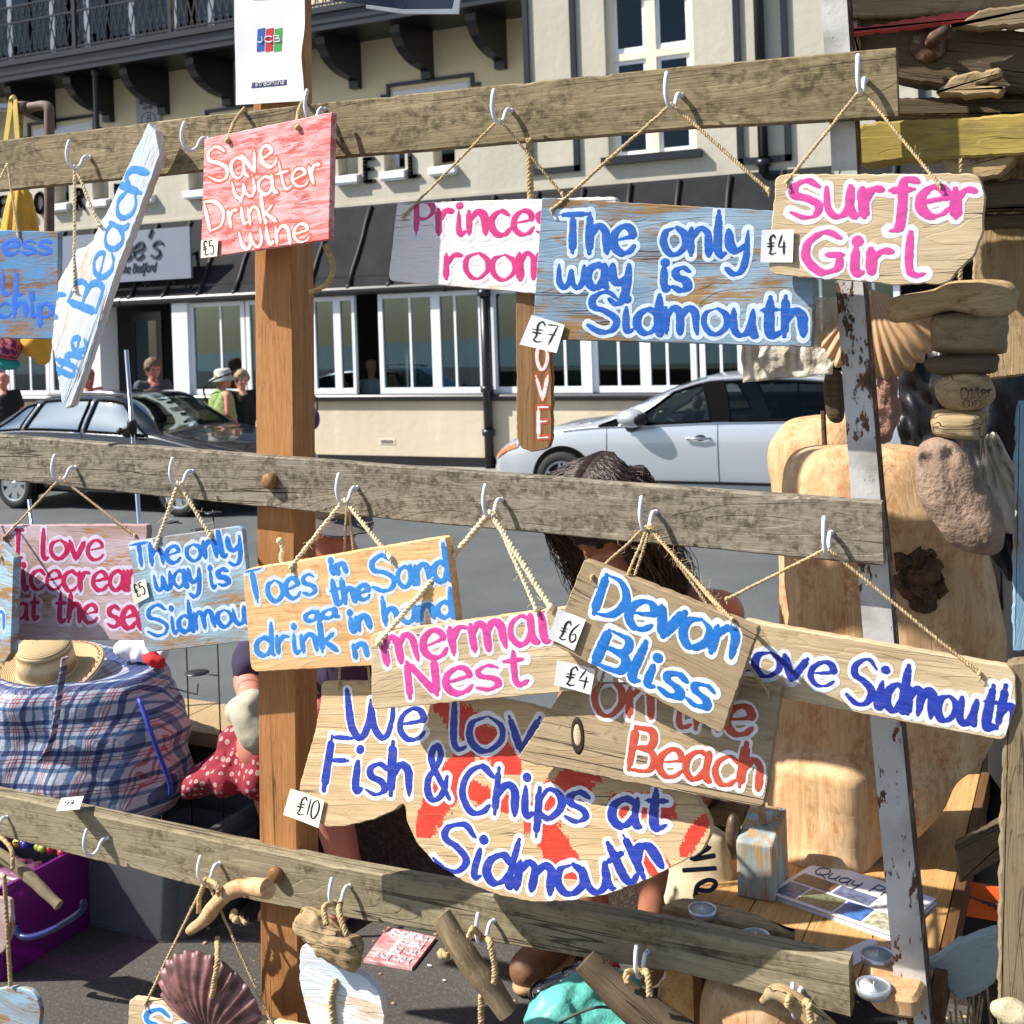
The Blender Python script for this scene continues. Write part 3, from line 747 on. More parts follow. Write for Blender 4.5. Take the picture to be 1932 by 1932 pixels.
# -- top row
rt, pl, P = sign('S1', 'worn blue board lettered chip in brighter blue at the left edge of the rack', [(-110, 432), (106, 437), (110, 443), (108, 634), (104, 640), (-110, 636)], .03, W_blue1,
    [('ess', [(0, 483), (101, 484)], 60, 33), ('ll.', [(-8, 559), (72, 562)], 48, 30), ('chip', [(-12, 602), (104, 602)], 50, 33)], (18, 102, 214), None, 7, 0, t=.014, seed=1)
cord(rt, pl, at(14, 310, YR-.04), [(-60, 470), (36, 443)], seed=1, mat=MAT_SISAL)
ob = [(280, 232), (294, 248), (302, 290), (262, 400), (222, 505), (178, 640), (157, 704), (134, 766), (124, 771), (115, 757), (107, 701), (97, 644), (103, 590), (110, 530), (128, 500), (145, 470), (160, 467), (173, 456), (187, 423), (200, 403), (253, 287)]
rt, pl, P = sign('S2', 'narrow pointed blue-white board reading the Beach, hung almost upright', ob, .045, W_beach,
    [('Beach', [(180, 604), (232, 462), (286, 320)], 66, 43), ('the', [(136, 728), (172, 642)], 52, 34), ('n', [(109, 612), (131, 550)], 34, 24)], (70, 150, 224), None, 7.5, 0, along=[(130, 740), (290, 270)], t=.021, seed=2, jit=.0012, r=.004)
cord(rt, pl, 't1', [(142, 548), (188, 424)], seed=2, mat=MAT_SISAL, r=.003)
rt, pl, P = sign('S3', 'scuffed red board reading Save water Drink wine in white letters, tied over the pine post', [(385, 262), (626, 211), (621, 452), (378, 488)], .075, W_red,
    [('Save', [(393, 348), (455, 338), (528, 310)], 72, 44), ('water', [(440, 380), (520, 366), (614, 342)], 66, 38), ('Drink', [(389, 440), (455, 428), (524, 420)], 62, 37), ('wine', [(453, 474), (520, 463), (588, 457)], 58, 40)], (240, 238, 238), (224, 96, 64), 5.0, 2.6, yaw=11, along=[(378, 488), (621, 452)], t=.014, seed=3, r=.003)
price_tag(rt, pl, [(381, 454), (413, 449), (411, 483), (380, 487)], '£5', [(384, 482), (405, 479)], 27, mat=PAPER2)
mb = MB()
for (hx, hy, tx, ty) in ((432, 266, 458, 212), (564, 241, 573, 193)):
    a = Vector((*pl.uv(hx, hy), .003)); b = pl.I @ (at(tx, ty, YR-.004)+Vector((0, 0, .004))); c = pl.I @ (at(tx+6, ty+2, YR+.025)+Vector((0, 0, .0045))); d = pl.I @ (at(tx+8, ty+40, YR+.026))
    mb = MB(); rope(mb, crom([a, a.lerp(b, .55)+Vector((-.003, 0, .004)), b, c, d], 6), .0034, .014, 2, 14, 6, .012, 5); mb.ball(a, .0062, 6)
    mb.build('cord', MAT_TWINE, rt, True)
mb = MB(); rope(mb, crom([pl.I @ at(x, y, YR-d) for x, y, d in ((612, 462, .055), (626, 490, .03), (628, 512, .02), (618, 534, .012), (598, 547, .008), (586, 551, .0))], 6), .0044, .022, 3, 24, 6, .012, 8)
mb.build('rope_tail', MAT_ROPE, rt, True)
rt, pl, P = sign('S4', 'whitewashed board with pink Princess room lettering, partly behind the big blue board', [(749, 383), (1158, 371), (1164, 380), (1164, 566), (1140, 566), (737, 530), (733, 520)], .012, W_white4,
    [('Princess', [(774, 448), (900, 448), (1092, 447)], 72, 54), ('room', [(830, 529), (1046, 533)], 76, 56)], (214, 48, 126), (236, 232, 242), 8, 7, t=.018, seed=4)
cord(rt, pl, 't4', [(762, 408), (1062, 366)], seed=4, hairs=26)
rt, pl, P = sign('S5', 'big scraped pale blue board reading The only way is Sidmouth, largest of the top row', [(1022, 373), (1541, 402), (1532, 655), (1003, 640)], .05, W_blue5,
    [('The', [(1046, 482), (1201, 484)], 86, 60), ('only', [(1242, 486), (1419, 490)], 90, 60), ('way', [(1045, 546), (1192, 550)], 66, 52), ('is', [(1238, 552), (1304, 555)], 66, 52),
     ('Sidmouth', [(1102, 632), (1300, 634), (1524, 640)], 86, 57)], BLUE5, PALE, 9.0, 6, t=.022, seed=5, along=[(1003, 640), (1532, 655)], r=.004, jit=.0007)
price_tag(rt, pl, [(1004, 594), (1066, 613), (1051, 666), (981, 650)], '£7', [(998, 642), (1046, 652)], 40)
cord(rt, pl, 't5', [(1042, 397), (1450, 359)], seed=6, hairs=40, r=.0028)
rt, pl, P = sign('S6', 'sandy rounded board with pink lettering Surfer Girl ending the top row', [(1463, 337), (1475, 328), (1838, 328), (1853, 342), (1858, 370), (1856, 433), (1838, 482), (1815, 502), (1788, 534), (1698, 538), (1621, 531), (1501, 523), (1455, 517), (1450, 500), (1455, 430), (1461, 360)], .085, W_tan,
    [('Surfer', [(1484, 418), (1660, 414), (1846, 415)], 82, 66), ('Gir', [(1504, 520), (1688, 525)], 88, 60), ('l', [(1690, 527), (1744, 528)], 96, 60)], (222, 74, 160), WHT, 11, 6.5, t=.02, seed=7, r=.01, jit=.0012)
price_tag(rt, pl, [(1438, 434), (1498, 433), (1496, 495), (1435, 495)], '£4', [(1446, 480), (1484, 478)], 36)
cord(rt, pl, 't6', [(1484, 345), (1772, 348)], seed=7, hairs=30)
rt, pl, P = sign('S7', 'narrow brown batten lettered LOVE downward below the big blue board', [(972, 470), (1040, 470), (1041, 830), (1034, 847), (1004, 853), (981, 845), (975, 824)], -.002, W_love, (), t=.014, seed=8, r=.008, jit=.0012, yaw=-4)
for i, (ch, y0, y1) in enumerate((('L', 590, 640), ('O', 648, 698), ('V', 707, 757), ('E', 766, 828))):
    lettering(rt, pl, [(ch, [(1010, y1), (1036, y1)], y1-y0, y1-y0)], (236, 230, 226), (196, 84, 46), 3.6, 3.0, P, 20+i)
a = at(996, 262, YR-.005)
mb = MB(); rope(mb, [pl.I @ at(998, 262, YR-.004), pl.I @ at(1000, 330, YR-.003), pl.I @ at(1005, 480, YR+.001)], .0052, .022, 3, 40, 6, .008, 9); mb.build('cord', MAT_ROPE, rt, True)
# -- middle row
rt, pl, P = sign('S8', 'small pale blue board turned edge-on in front of the crimson ice cream sign', [(-60, 1005), (0, 1027), (26, 1054), (20, 1232), (8, 1250), (-60, 1250)], .10, W_blue10,
    [('outh', [(-80, 1186), (12, 1190)], 62, 40)], (30, 120, 214), PALE, 6, 4, yaw=14, t=.018, seed=10)
cord(rt, pl, at(-40, 900, YR-.03), [(-50, 1040), (4, 1052)], seed=10)
rt, pl, P = sign('S9', 'pinkish grey board with crimson lettering I love icecream at the sea', [(-60, 991), (275, 990), (278, 996), (272, 1208), (-60, 1208)], .022, W_white9,
    [('I', [(20, 1056), (45, 1056)], 58, 40), ('love', [(70, 1057), (198, 1060)], 64, 42), ('icecream', [(34, 1116), (150, 1117), (285, 1117)], 62, 43), ('at', [(24, 1170), (76, 1172)], 60, 38), ('the', [(96, 1176), (186, 1180)], 66, 42), ('sea', [(196, 1186), (290, 1190)], 60, 46)], (186, 22, 84), (212, 200, 222), 7, 5, t=.016, seed=11)
cord(rt, pl, 'm1', [(8, 1015), (256, 1010)], seed=11, hairs=30)
rt, pl, P = sign('S10', 'small square pale blue board in the middle row reading The only way is Sidmouth', [(241, 1024), (247, 1021), (447, 993), (457, 999), (480, 1200), (476, 1209), (280, 1231), (272, 1222)], .045, W_blue10,
    [('The', [(246, 1074), (300, 1068), (345, 1062)], 50, 36), ('only', [(350, 1064), (462, 1046)], 62, 38), ('way', [(290, 1118), (384, 1106)], 50, 38), ('is', [(392, 1114), (438, 1106)], 52, 38), ('Sidmou', [(276, 1206), (360, 1194), (474, 1178)], 66, 38)], (20, 114, 208), PALE, 6.4, 5, along=[(272, 1228), (478, 1205)], t=.012, seed=12)
price_tag(rt, pl, [(247, 1103), (275, 1092), (283, 1126), (254, 1141)], '£5', [(257, 1127), (276, 1119)], 24, mat=PAPER2)
cord(rt, pl, 'm2', [(296, 1030), (398, 1010)], seed=12, mat=MAT_SISAL, r=.0036, hairs=40, frizz=.03)
rt, pl, P = sign('S11', 'fresh orange pine board with blue lettering Toes in the Sand', [(458, 1081), (466, 1074), (835, 1013), (842, 1017), (861, 1168), (866, 1240), (860, 1246), (700, 1256), (482, 1268), (473, 1261)], .078, W_fresh,
    [('Toes', [(462, 1146), (602, 1124)], 72, 46), ('in', [(620, 1090), (660, 1082)], 40, 26), ('the', [(622, 1147), (704, 1132)], 56, 34), ('Sand', [(700, 1122), (856, 1098)], 76, 44), ('drink', [(478, 1243), (640, 1230)], 70, 42), ('aa', [(572, 1178), (642, 1166)], 30, 24), ('in', [(656, 1198), (706, 1188)], 50, 34), ('hand', [(720, 1184), (862, 1166)], 60, 36), ('n', [(664, 1246), (700, 1240)], 40, 34)], (54, 138, 216), (214, 226, 242), 7.2, 5, along=[(482, 1268), (864, 1243)], t=.024, seed=13)
cord(rt, pl, 'm3', [(550, 1070), (738, 1052)], seed=13, mat=MAT_SISAL, r=.0036, hairs=50, frizz=.022)
mb = MB(); rope(mb, crom([Vector((*pl.uv(x, y), -.02)) for x, y in ((514, 1022), (522, 1040), (518, 1056), (526, 1076))], 5), .004, .016, 3, 20, 6, .014, 14); mb.ball(Vector((*pl.uv(516, 1024), -.02)), .007, 6)
mb.build('knot', MAT_SISAL, rt, True)
rt, pl, P = sign('S12', 'tan board with pink lettering Mermaid Nest hanging in front of the fish sign', [(699, 1200), (706, 1195), (1100, 1141), (1122, 1296), (1116, 1301), (706, 1339), (701, 1330)], .112, W_tan2,
    [('mermai', [(720, 1262), (860, 1240), (1046, 1214)], 66, 62), ('Nest', [(762, 1322), (880, 1310), (1000, 1296)], 76, 56)], (224, 74, 160), WHT, 9, 5.5, along=[(706, 1339), (1116, 1301)], t=.016, seed=14, r=.004)
price_tag(rt, pl, [(1052, 1245), (1124, 1262), (1115, 1310), (1046, 1292)], '£4', [(1062, 1290), (1108, 1299)], 36)
cord(rt, pl, 'm4', [(716, 1212), (1040, 1146)], seed=15, mat=MAT_SISAL, r=.0044, hairs=60, frizz=.018)
cord(rt, pl, 'm4', [(722, 1204), (1012, 1150)], seed=16, mat=MAT_SISAL, r=.0030, hairs=50, frizz=.02, off=(.004, .006, .001))
rt, pl, P = sign('S13', 'tilted grey-brown board reading Devon Bliss in blue, frontmost of the middle row', [(1101, 1057), (1104, 1056), (1429, 1184), (1431, 1190), (1363, 1382), (1356, 1383), (1042, 1215), (1041, 1210)], .138, W_grey,
    [('Devon', [(1104, 1160), (1240, 1204), (1386, 1252)], 88, 66), ('Bliss', [(1104, 1250), (1220, 1300), (1336, 1348)], 84, 54)], (30, 118, 204), (240, 244, 250), 10.5, 5.5, along=[(1041, 1210), (1360, 1382)], t=.019, seed=15, r=.003, jit=.0009)
price_tag(rt, pl, [(1053, 1149), (1106, 1169), (1084, 1227), (1035, 1204)], '£6', [(1050, 1202), (1084, 1214)], 38)
cord(rt, pl, 'm5', [(1118, 1088), (1382, 1168)], seed=17, hairs=40, frizz=.02)
cord(rt, pl, 'm5', [(1182, 1086), (1364, 1160)], seed=18, hairs=50, frizz=.025, off=(.003, .004, 0), zh=-.004, knot=False)
rt, pl, P = sign('S14', 'long slim tan board with dark blue lettering Love Sidmouth hanging off the right end', [(1405, 1167), (1440, 1177), (1906, 1258), (1917, 1276), (1917, 1330), (1897, 1392), (1884, 1396), (1480, 1319), (1400, 1303)], .055, W_tan2,
    [('Love', [(1360, 1262), (1440, 1280), (1574, 1302)], 84, 54), ('Sidmouth', [(1588, 1328), (1740, 1356), (1914, 1388)], 96, 58)], (38, 60, 172), (238, 242, 250), 8.6, 6.5, along=[(1480, 1319), (1884, 1396)], t=.018, seed=16, r=.006)
cord(rt, pl, 'm6', [(1372, 1130), (1848, 1270)], seed=19, hairs=36, r=.0025)
rt, pl, P = sign('S15', 'grey-brown board with a black knot and copper red lettering On the Beach', [(1070, 1288), (1470, 1292), (1474, 1300), (1442, 1518), (1434, 1524), (1380, 1514), (985, 1437), (976, 1429), (1000, 1396)], .096, W_grey,
    [('On', [(1110, 1350), (1236, 1362)], 78, 62), ('the', [(1250, 1372), (1420, 1394)], 84, 60), ('Beach', [(1172, 1456), (1300, 1474), (1438, 1496)], 92, 62)], (192, 74, 50), (240, 238, 240), 8.4, 5.5, along=[(985, 1437), (1434, 1524)], tilt=-9, t=.02, seed=17, r=.008, jit=.0012)
c = pl.uv(1090, 1388); mb = MB()
mb.lathe([(.0, .0006), (.013, .0008), (.017, .0016), (.0195, .0004)], 24, Matrix.Translation((c[0], c[1], 0)) @ Matrix.Rotation(.12, 4, 'Z'), .62, 1.55)
mb.build('knot', plain('burnt_knot', srgb(40, 30, 24), .8, var=.4, vs=120, bump=.6, bd=.001), rt, True)
mb = MB(); mb.lathe([(.0, .0022), (.009, .0022), (.012, .001)], 20, Matrix.Translation((c[0], c[1], 0)) @ Matrix.Rotation(.12, 4, 'Z'), .62, 1.55)
mb.build('knot_heart', W_tan, rt, True)
cord(rt, pl, 'm5', [(1130, 1300), (1450, 1306)], seed=20, hairs=20, off=(.006, .008, .001))
fish = [(607, 1285), (604, 1330), (594, 1380), (580, 1430), (563, 1488), (578, 1530), (612, 1561), (650, 1559), (700, 1548), (740, 1532), (764, 1514), (767, 1548), (784, 1588), (817, 1625), (877, 1665), (944, 1691), (1011, 1703), (1077, 1700), (1144, 1688), (1227, 1658), (1288, 1625), (1321, 1611), (1344, 1572), (1336, 1538), (1305, 1490), (1230, 1420), (1130, 1370), (1000, 1330), (850, 1300), (700, 1285)]
rt, pl, P = sign('S16', 'fish shaped pine board with red streaks reading We lov Fish and Chips at Sidmouth', fish, .074, W_fish,
    [('We', [(646, 1394), (720, 1396), (804, 1404)], 100, 66), ('lov', [(836, 1418), (920, 1420), (1020, 1424)], 104, 74), ('Fish', [(598, 1494), (690, 1502), (780, 1508)], 112, 68), ('&', [(796, 1516), (850, 1516)], 112, 80), ('Chips', [(855, 1532), (970, 1546), (1112, 1556)], 96, 66), ('at', [(1142, 1562), (1258, 1572)], 84, 60),
     ('Sidmouth', [(806, 1638), (900, 1664), (1020, 1690), (1110, 1692), (1180, 1676), (1258, 1640)], 100, 64)], (34, 58, 166), (240, 242, 248), 9.2, 5.0, along=[(700, 1290), (1100, 1290)], tilt=-9, t=.018, seed=18, r=.012, jit=.0008)
price_tag(rt, pl, [(549, 1487), (613, 1510), (602, 1562), (535, 1537)], '£10', [(555, 1534), (598, 1546)], 34, mat=PAPER2)
st = [([(835, 1330), (965, 1440)], 34), ([(800, 1562), (880, 1425)], 30), ([(1010, 1550), (1110, 1450)], 40), ([(1025, 1570), (1080, 1640)], 28), ([(1165, 1515), (1255, 1525)], 34), ([(1195, 1600), (1262, 1648)], 22), ([(1290, 1608), (1332, 1545)], 13), ([(830, 1470), (960, 1520)], 24)]
V = []; Fc = []
for i, (q, r_) in enumerate(st):
    S_ = [[pl.uv(p.x, p.y) for p in stroke_pts(q)]]; h = .0014
    D, x0, y0, nz = sdf_strokes(S_, r_*pl.sc, h, r_*pl.sc*.6, .30, 70+i, .1)
    X, Y = np.meshgrid(x0+np.arange(D.shape[1])*h, y0+np.arange(D.shape[0])*h)
    sc_ = np.sin(X*900+Y*200+np.sin(Y*260)*2)*.0018*np.clip((D+.012)/.012, 0, 1)+np.sin(Y*1400+X*90)*.0016
    v, f = iso_mesh(D+sc_, x0, y0, h, 0, .00008+.00002*i, .00006, None, clip=poly_sdf(P, X, Y)+.001)
    n = len(V); V += v; Fc += [tuple(a+n for a in q2) for q2 in f]
obj('red_streaks', V, Fc, paint((214, 58, 38), .6), rt)
cord(rt, pl, 'm3', [(640, 1292), (700, 1292)], seed=21, hairs=4, off=(.0, .01, 0))
# ================================================================== GROUND
ZR = -.59; ZP = -.47
def ground_mat(name, c1, c2, speck, sp=.3, rough=.85, sc=1.0):
    N = NT(name)
    a = N.noise(N.vec((1.2, 1.2, 1.2), False), 1, 6, .65); b = N.noise(N.vec((90*sc,)*3, False), 1, 4, .7); c = N.noise(N.vec((260*sc,)*3, False), 1, 2)
    col = N.mix(N.ramp(a, [(.35, 0.0), (.65, 1.0)]), c1, c2)
    col = N.mix(N.ramp(b, [(.5, 0.0), (.7, sp)]), col, speck)
    col = N.mix(N.ramp(c, [(.6, 0.0), (.72, sp)]), col, speck)
    N.col(col); N.bump(N.math('ADD', b, c), .6, .004); return N.set(rough, 0, .3)
M_ROAD = ground_mat('asphalt', srgb(78, 82, 84), srgb(92, 96, 97), srgb(134, 136, 136), .45)
M_PROM = ground_mat('promenade_asphalt', srgb(70, 66, 64), srgb(86, 82, 78), srgb(132, 126, 120), .4)
M_KERB = ground_mat('kerb_concrete', srgb(150, 146, 138), srgb(166, 160, 150), srgb(120, 116, 110), .4)
M_AGG = ground_mat('exposed_aggregate', srgb(66, 54, 48), srgb(80, 68, 60), srgb(150, 132, 118), .4, .9, .6)
M_CAP = ground_mat('wall_top_concrete', srgb(176, 150, 112), srgb(188, 164, 126), srgb(120, 98, 72), .5)
mb = MB(); mb.bbox((-45, 3.02, ZR-.4), (30, 60, ZR)); o = mb.build('road', M_ROAD); struct(o)
mb = MB(); mb.bbox((-60, -9, -.8), (60, 3.0, 0)); o = mb.build('promenade', M_PROM); struct(o)
mb = MB(); mb.prism([(-45, 13.35), (-7.6, 13.35), (-7.2, 14.95), (30, 14.95), (30, 16.6), (-45, 16.6)], .3, Matrix.Translation((0, 0, ZP)), .02); o = mb.build('far_pavement', M_KERB); struct(o)
N = NT('road_paint'); N.col(srgb(196, 176, 60)); MAT_YEL = N.set(.7)
mb = MB(); mb.bbox((-45, 13.0, ZR+.001), (-7.6, 13.06, ZR+.005)); mb.bbox((-45, 13.16, ZR+.001), (-7.6, 13.22, ZR+.005)); o = mb.build('road_markings', MAT_YEL); struct(o)
N = NT('sea_water'); N.col(N.ramp(N.noise(N.vec((.05, .05, .05), False), 1, 4), [(.3, srgb(70, 104, 112)), (.7, srgb(92, 128, 132))])); N.bump(N.noise(N.vec((.8, .8, .8), False), 1, 5), .5, .2)
mb = MB(); mb.bbox((-220, -400, -4.2), (220, -30, -4)); o = mb.build('sea', N.set(.2)); struct(o)
mb = MB(); mb.bbox((-220, -30, -4.3), (220, -9, -2.2)); o = mb.build('beach', M_KERB); struct(o)
low = thing('low_wall', 'low promenade wall of dark exposed aggregate with a pale concrete top', 'wall', (-1.9, 2.9, 0))
mb = MB(); mb.bbox((-14, 2.92, -.05), (8, 3.13, .335)); mb.build('wall_body', M_AGG, low, inv=winv(low))
mb = MB(); n = 60
for i in range(n):
    x0, x1 = -14+22*i/n, -14+22*(i+1)/n
    mb.bbox((x0+.0015, 2.90, .337), (x1-.0015, 3.15, .38+.001*math.sin(i*7)))
mb.build('coping', M_CAP, low, inv=winv(low))
# ================================================================== HOTEL
FY = 15.5; PY = 16.2; UY = 17.6
XF = lambda px, y=650, Y=FY: at(px, y, Y).x
def render_wall(name, c, var=.06, bump=.35):
    N = NT(name); b = srgb(*c); k = lambda q: tuple(min(1, x*q) for x in b[:3])+(1,)
    a = N.noise(N.vec((.9, .9, .5), False), 1, 6, .6); st = N.noise(N.vec((5, 5, .5), False), 1, 4, .6)
    col = N.ramp(N.math('ADD', N.math('MULTIPLY', a, .6), N.math('MULTIPLY', st, .4)), [(.32, k(1-var)), (.66, k(1+var))])
    N.col(col); N.bump(N.math('ADD', N.noise(N.vec((7, 7, 7), False), 1, 4), N.math('MULTIPLY', N.noise(N.vec((60, 60, 60), False), 1, 3), .15)), bump, .02)
    return N.set(.85, 0, .25)
M_CREAM = render_wall('cream_render', (208, 195, 172), .12); M_GREYW = render_wall('pale_grey_render', (190, 184, 168), .12); M_UP = render_wall('upper_cream_render', (230, 216, 184))
M_BLK = plain('black_gloss_paint', srgb(26, 28, 36), .35, var=.2, vs=3)
M_LEAD = plain('lead_roof', srgb(38, 38, 41), .8, var=.3, vs=2.5, bump=.3, bd=.02, fine=6, spec=.15)
M_LEADD = plain('lead_roll', srgb(32, 32, 36), .6, var=.2, vs=6)
M_WFR = plain('white_window_paint', srgb(232, 234, 240), .4, var=.03, vs=4)
M_STONE = plain('cream_window_stone', srgb(236, 226, 200), .7, var=.05, vs=4)
M_DARK = plain('dark_interior', srgb(40, 40, 40), .9, var=.2, vs=1)
M_DARKWALL = plain('interior_wall', srgb(70, 74, 72), .9, var=.1, vs=1)
M_GLASS = glass('window_glass', (.44, .52, .52, 1), .57); M_PANE = glass('upper_window_glass', (.10, .13, .18, 1), .7)
hotel = thing('hotel', 'cream seaside hotel with black trim, lead roof and white casement windows across the road', 'hotel', (-9, FY, ZP))
hinv = winv(hotel)
def hpart(mb, name, mat, par=None, smooth=False): return mb.build(name, mat, par or hotel, smooth, inv=hinv)
X0, X1 = -24.0, 1.5
xe0, xe1 = XF(166), XF(328)         # entrance
ZS, ZH = .60, 2.10
mb = MB(); mb.bbox((X0, FY, ZP), (xe0, FY+.25, ZS-.1)); hpart(mb, 'wall', M_CREAM)
mb = MB(); mb.bbox((xe1, FY, ZP), (X1, FY+.25, ZS-.1)); hpart(mb, 'wall', M_CREAM)
for a, b in ((X0, xe0), (xe1, X1)):
    mb = MB(); mb.bbox((a, FY-.012, ZP-.02), (b, FY+.02, -.33)); hpart(mb, 'plinth', M_BLK)
    mb = MB(); mb.tube([(a, FY-.04, ZS-.055), (b, FY-.04, ZS-.055)], .055, 10); mb.bbox((a, FY-.03, ZS-.09), (b, FY+.28, ZS-.004)); hpart(mb, 'sill', M_BLK)
mb = MB(); mb.bbox((XF(717, 833), FY-.008, at(717, 838, FY).z), (XF(745, 833), FY+.02, at(717, 828, FY).z)); v = hpart(mb, 'air_vent', M_STONE)
mb = MB(); xa, xb = XF(719, 833), XF(743, 833); za, zb = at(717, 836.5, FY).z, at(717, 829.5, FY).z
for i in range(8): mb.bbox((xa+(xb-xa)*(i+.2)/8, FY-.012, za), (xa+(xb-xa)*(i+.7)/8, FY-.004, zb))
hpart(mb, 'grille', M_DARK, v)
# window row
def casement(p0, p1, bars=(), fw=.075, z0=ZS, z1=ZH, Y=FY+.03, mat=M_WFR, gmat=None, open_=False):
    x0, x1 = XF(p0), XF(p1); mb = MB()
    for a, b in (((x0, z0), (x0+fw, z1)), ((x1-fw, z0), (x1, z1)), ((x0+fw, z0), (x1-fw, z0+.09)), ((x0+fw, z1-.07), (x1-fw, z1))):
        mb.bbox((a[0], Y, a[1]), (b[0], Y+.07, b[1]))
    for q in bars: mb.bbox((XF(q)-.018, Y+.015, z0+.09), (XF(q)+.018, Y+.055, z1-.07))
    f = hpart(mb, 'window', mat)
    if not open_:
        mb = MB(); mb.bbox((x0+fw-.002, Y+.03, z0+.085), (x1-fw+.002, Y+.036, z1-.065)); hpart(mb, 'pane', gmat or M_GLASS, f)
    return f
casement(357, 460, (414,)); casement(463, 583, (522,)); casement(586, 636, ()); casement(636, 668, (), .05)
casement(713, 821, (772,)); casement(821, 911, (857,)); casement(926, 1020, (978,)); casement(1020, 1103, (1063,))
casement(1116, 1215, (1164,)); casement(1215, 1311, (1256,)); casement(1318, 1400, (1358,)); casement(1405, 1500, (1452,)); casement(1505, 1600, (1550,)); casement(1606, 1700, (1650,))
casement(-60, 12, (-20,)); casement(15, 88, (52,)); casement(90, 160, (125,))
mb = MB(); mb.bbox((XF(328), FY-.03, ZS+.002), (XF(357), FY+.2, ZH+.06)); hpart(mb, 'jamb', M_WFR)
mb = MB(); mb.bbox((XF(1103), FY-.02, ZS+.002), (XF(1116), FY+.2, ZH+.06)); hpart(mb, 'jamb', M_WFR)
mb = MB(); mb.bbox((XF(164), FY-.02, ZP), (XF(190), FY+.4, ZH+.06)); hpart(mb, 'door_jamb', M_WFR)
for a, b in ((X0, xe1), (xe1, X1)):
    mb = MB(); mb.bbox((a, FY+.02, ZH+.003), (b, FY+.3, 2.4)); hpart(mb, 'lintel', M_BLK)
# room behind
mb = MB(); mb.bbox((X0, 20.2, -.2), (X1, 20.3, 3.4)); hpart(mb, 'room_wall', M_DARKWALL)
mb = MB(); mb.bbox((X0, FY+.3, -.12), (X1, 20.2, -.02)); hpart(mb, 'room_floor', M_DARK)
mb = MB(); mb.bbox((X0, FY+.3, 2.6), (X1, 20.2, 2.7)); hpart(mb, 'room_ceiling', M_DARKWALL)
M_CURT = plain('net_curtain', srgb(196, 200, 196), .9, var=.1, vs=3)
for p, q in ((385, 445), (738, 800), (862, 895), (945, 975), (1040, 1098), (596, 618), (1325, 1362)):
    mb = MB(); x0, x1 = XF(p), XF(q); n = 24; V = []; Fc = []
    for i in range(n+1):
        x = x0+(x1-x0)*i/n; y = FY+.38+.03*math.sin(i*1.9)
        V += [(x, y, ZS), (x, y, ZH)]
        if i: Fc.append((2*i-2, 2*i, 2*i+1, 2*i-1))
    mb.add(V, Fc); hpart(mb, 'curtain', M_CURT, None, True)
# entrance
M_GREYDOOR = plain('door_glass_frame', srgb(60, 62, 60), .4, var=.1)
xa, xb = XF(200), XF(322)
mb = MB(); mb.bbox((xe0, FY+1.3, ZP), (xe1, FY+1.4, 2.4)); hpart(mb, 'lobby_wall', M_DARKWALL)
for p0, p1, yy in ((200, 262, .55), (268, 312, .8)):
    x0, x1 = XF(p0), XF(p1); mb = MB()
    for a, b in ((x0, x0+.12), (x1-.12, x1)): mb.bbox((a, FY+yy, ZP), (b, FY+yy+.06, 2.0))
    mb.bbox((x0+.12, FY+yy, ZP), (x1-.12, FY+yy+.06, ZP+.2)); mb.bbox((x0+.12, FY+yy, 1.85), (x1-.12, FY+yy+.06, 2.0))
    d = hpart(mb, 'door', M_BLK); mb = MB(); mb.bbox((x0+.12, FY+yy+.02, ZP+.2), (x1-.12, FY+yy+.03, 1.85)); hpart(mb, 'pane', M_GLASS, d)
mb = MB()
for q in (268, 280, 292, 303): mb.bbox((XF(q), FY+1.1, ZP), (XF(q)+.05, FY+1.14, 2.0))
for z in (.3, .8, 1.3): mb.bbox((XF(268), FY+1.145, z), (XF(305), FY+1.17, z+.05))
hpart(mb, 'inner_door', M_STONE)
mb = MB(); mb.bbox((XF(236, 660), FY+.52, .75), (XF(246, 660), FY+.53, 1.0)); hpart(mb, 'notice', PAPER)
mb = MB(); mb.bbox((XF(313), FY+.3, ZP), (XF(326), FY+1.28, 2.2)); hpart(mb, 'lobby_pillar', M_DARK)
# gutter, lead roof with rolls
mb = MB(); mb.tube([(X0, FY-.07, 2.17), (X1, FY-.07, 2.17)], .065, 10)
for i in range(9): mb.tube([(X0+i*3.1, FY-.07, 2.17), (X0+i*3.1+.07, FY-.07, 2.17)], .078, 10)
hpart(mb, 'gutter', M_BLK)
za, zb = 2.22, 3.50
def roofpt(x, t, up=0): return (x, FY-.06+(PY-FY+.02)*t-up*.85, za+(zb-za)*t+up*.5)
mb = MB(); V = []; Fc = []; n = 70; m = 6
for i in range(n+1):
    for j in range(m+1):
        x = X0+(X1-X0)*i/n; t = j/m
        V.append(roofpt(x, t, .012*mnoise.noise(Vector((x*2, t*4, 0)))))
for i in range(n):
    for j in range(m): a = i*(m+1)+j; Fc.append((a, a+m+1, a+m+2, a+1))
mb.add(V, Fc); roof = hpart(mb, 'roof', M_LEAD, None, True)
x = X0+.2
while x < X1:
    mb = MB(); P = [Vector(roofpt(x+.01*math.sin(k*2+x), k/5, .022)) for k in range(6)]
    mb.tube(P, [.035, .03, .028, .028, .03, .034], 8); mb.ball(P[0], .05, 6); hpart(mb, 'lead_roll', M_LEADD, roof, True); x += .72
mb = MB(); mb.bbox((X0, PY-.05, zb-.03), (X1, PY-.004, zb+.03)); hpart(mb, 'flashing', M_LEADD)
rr = random.Random(4)
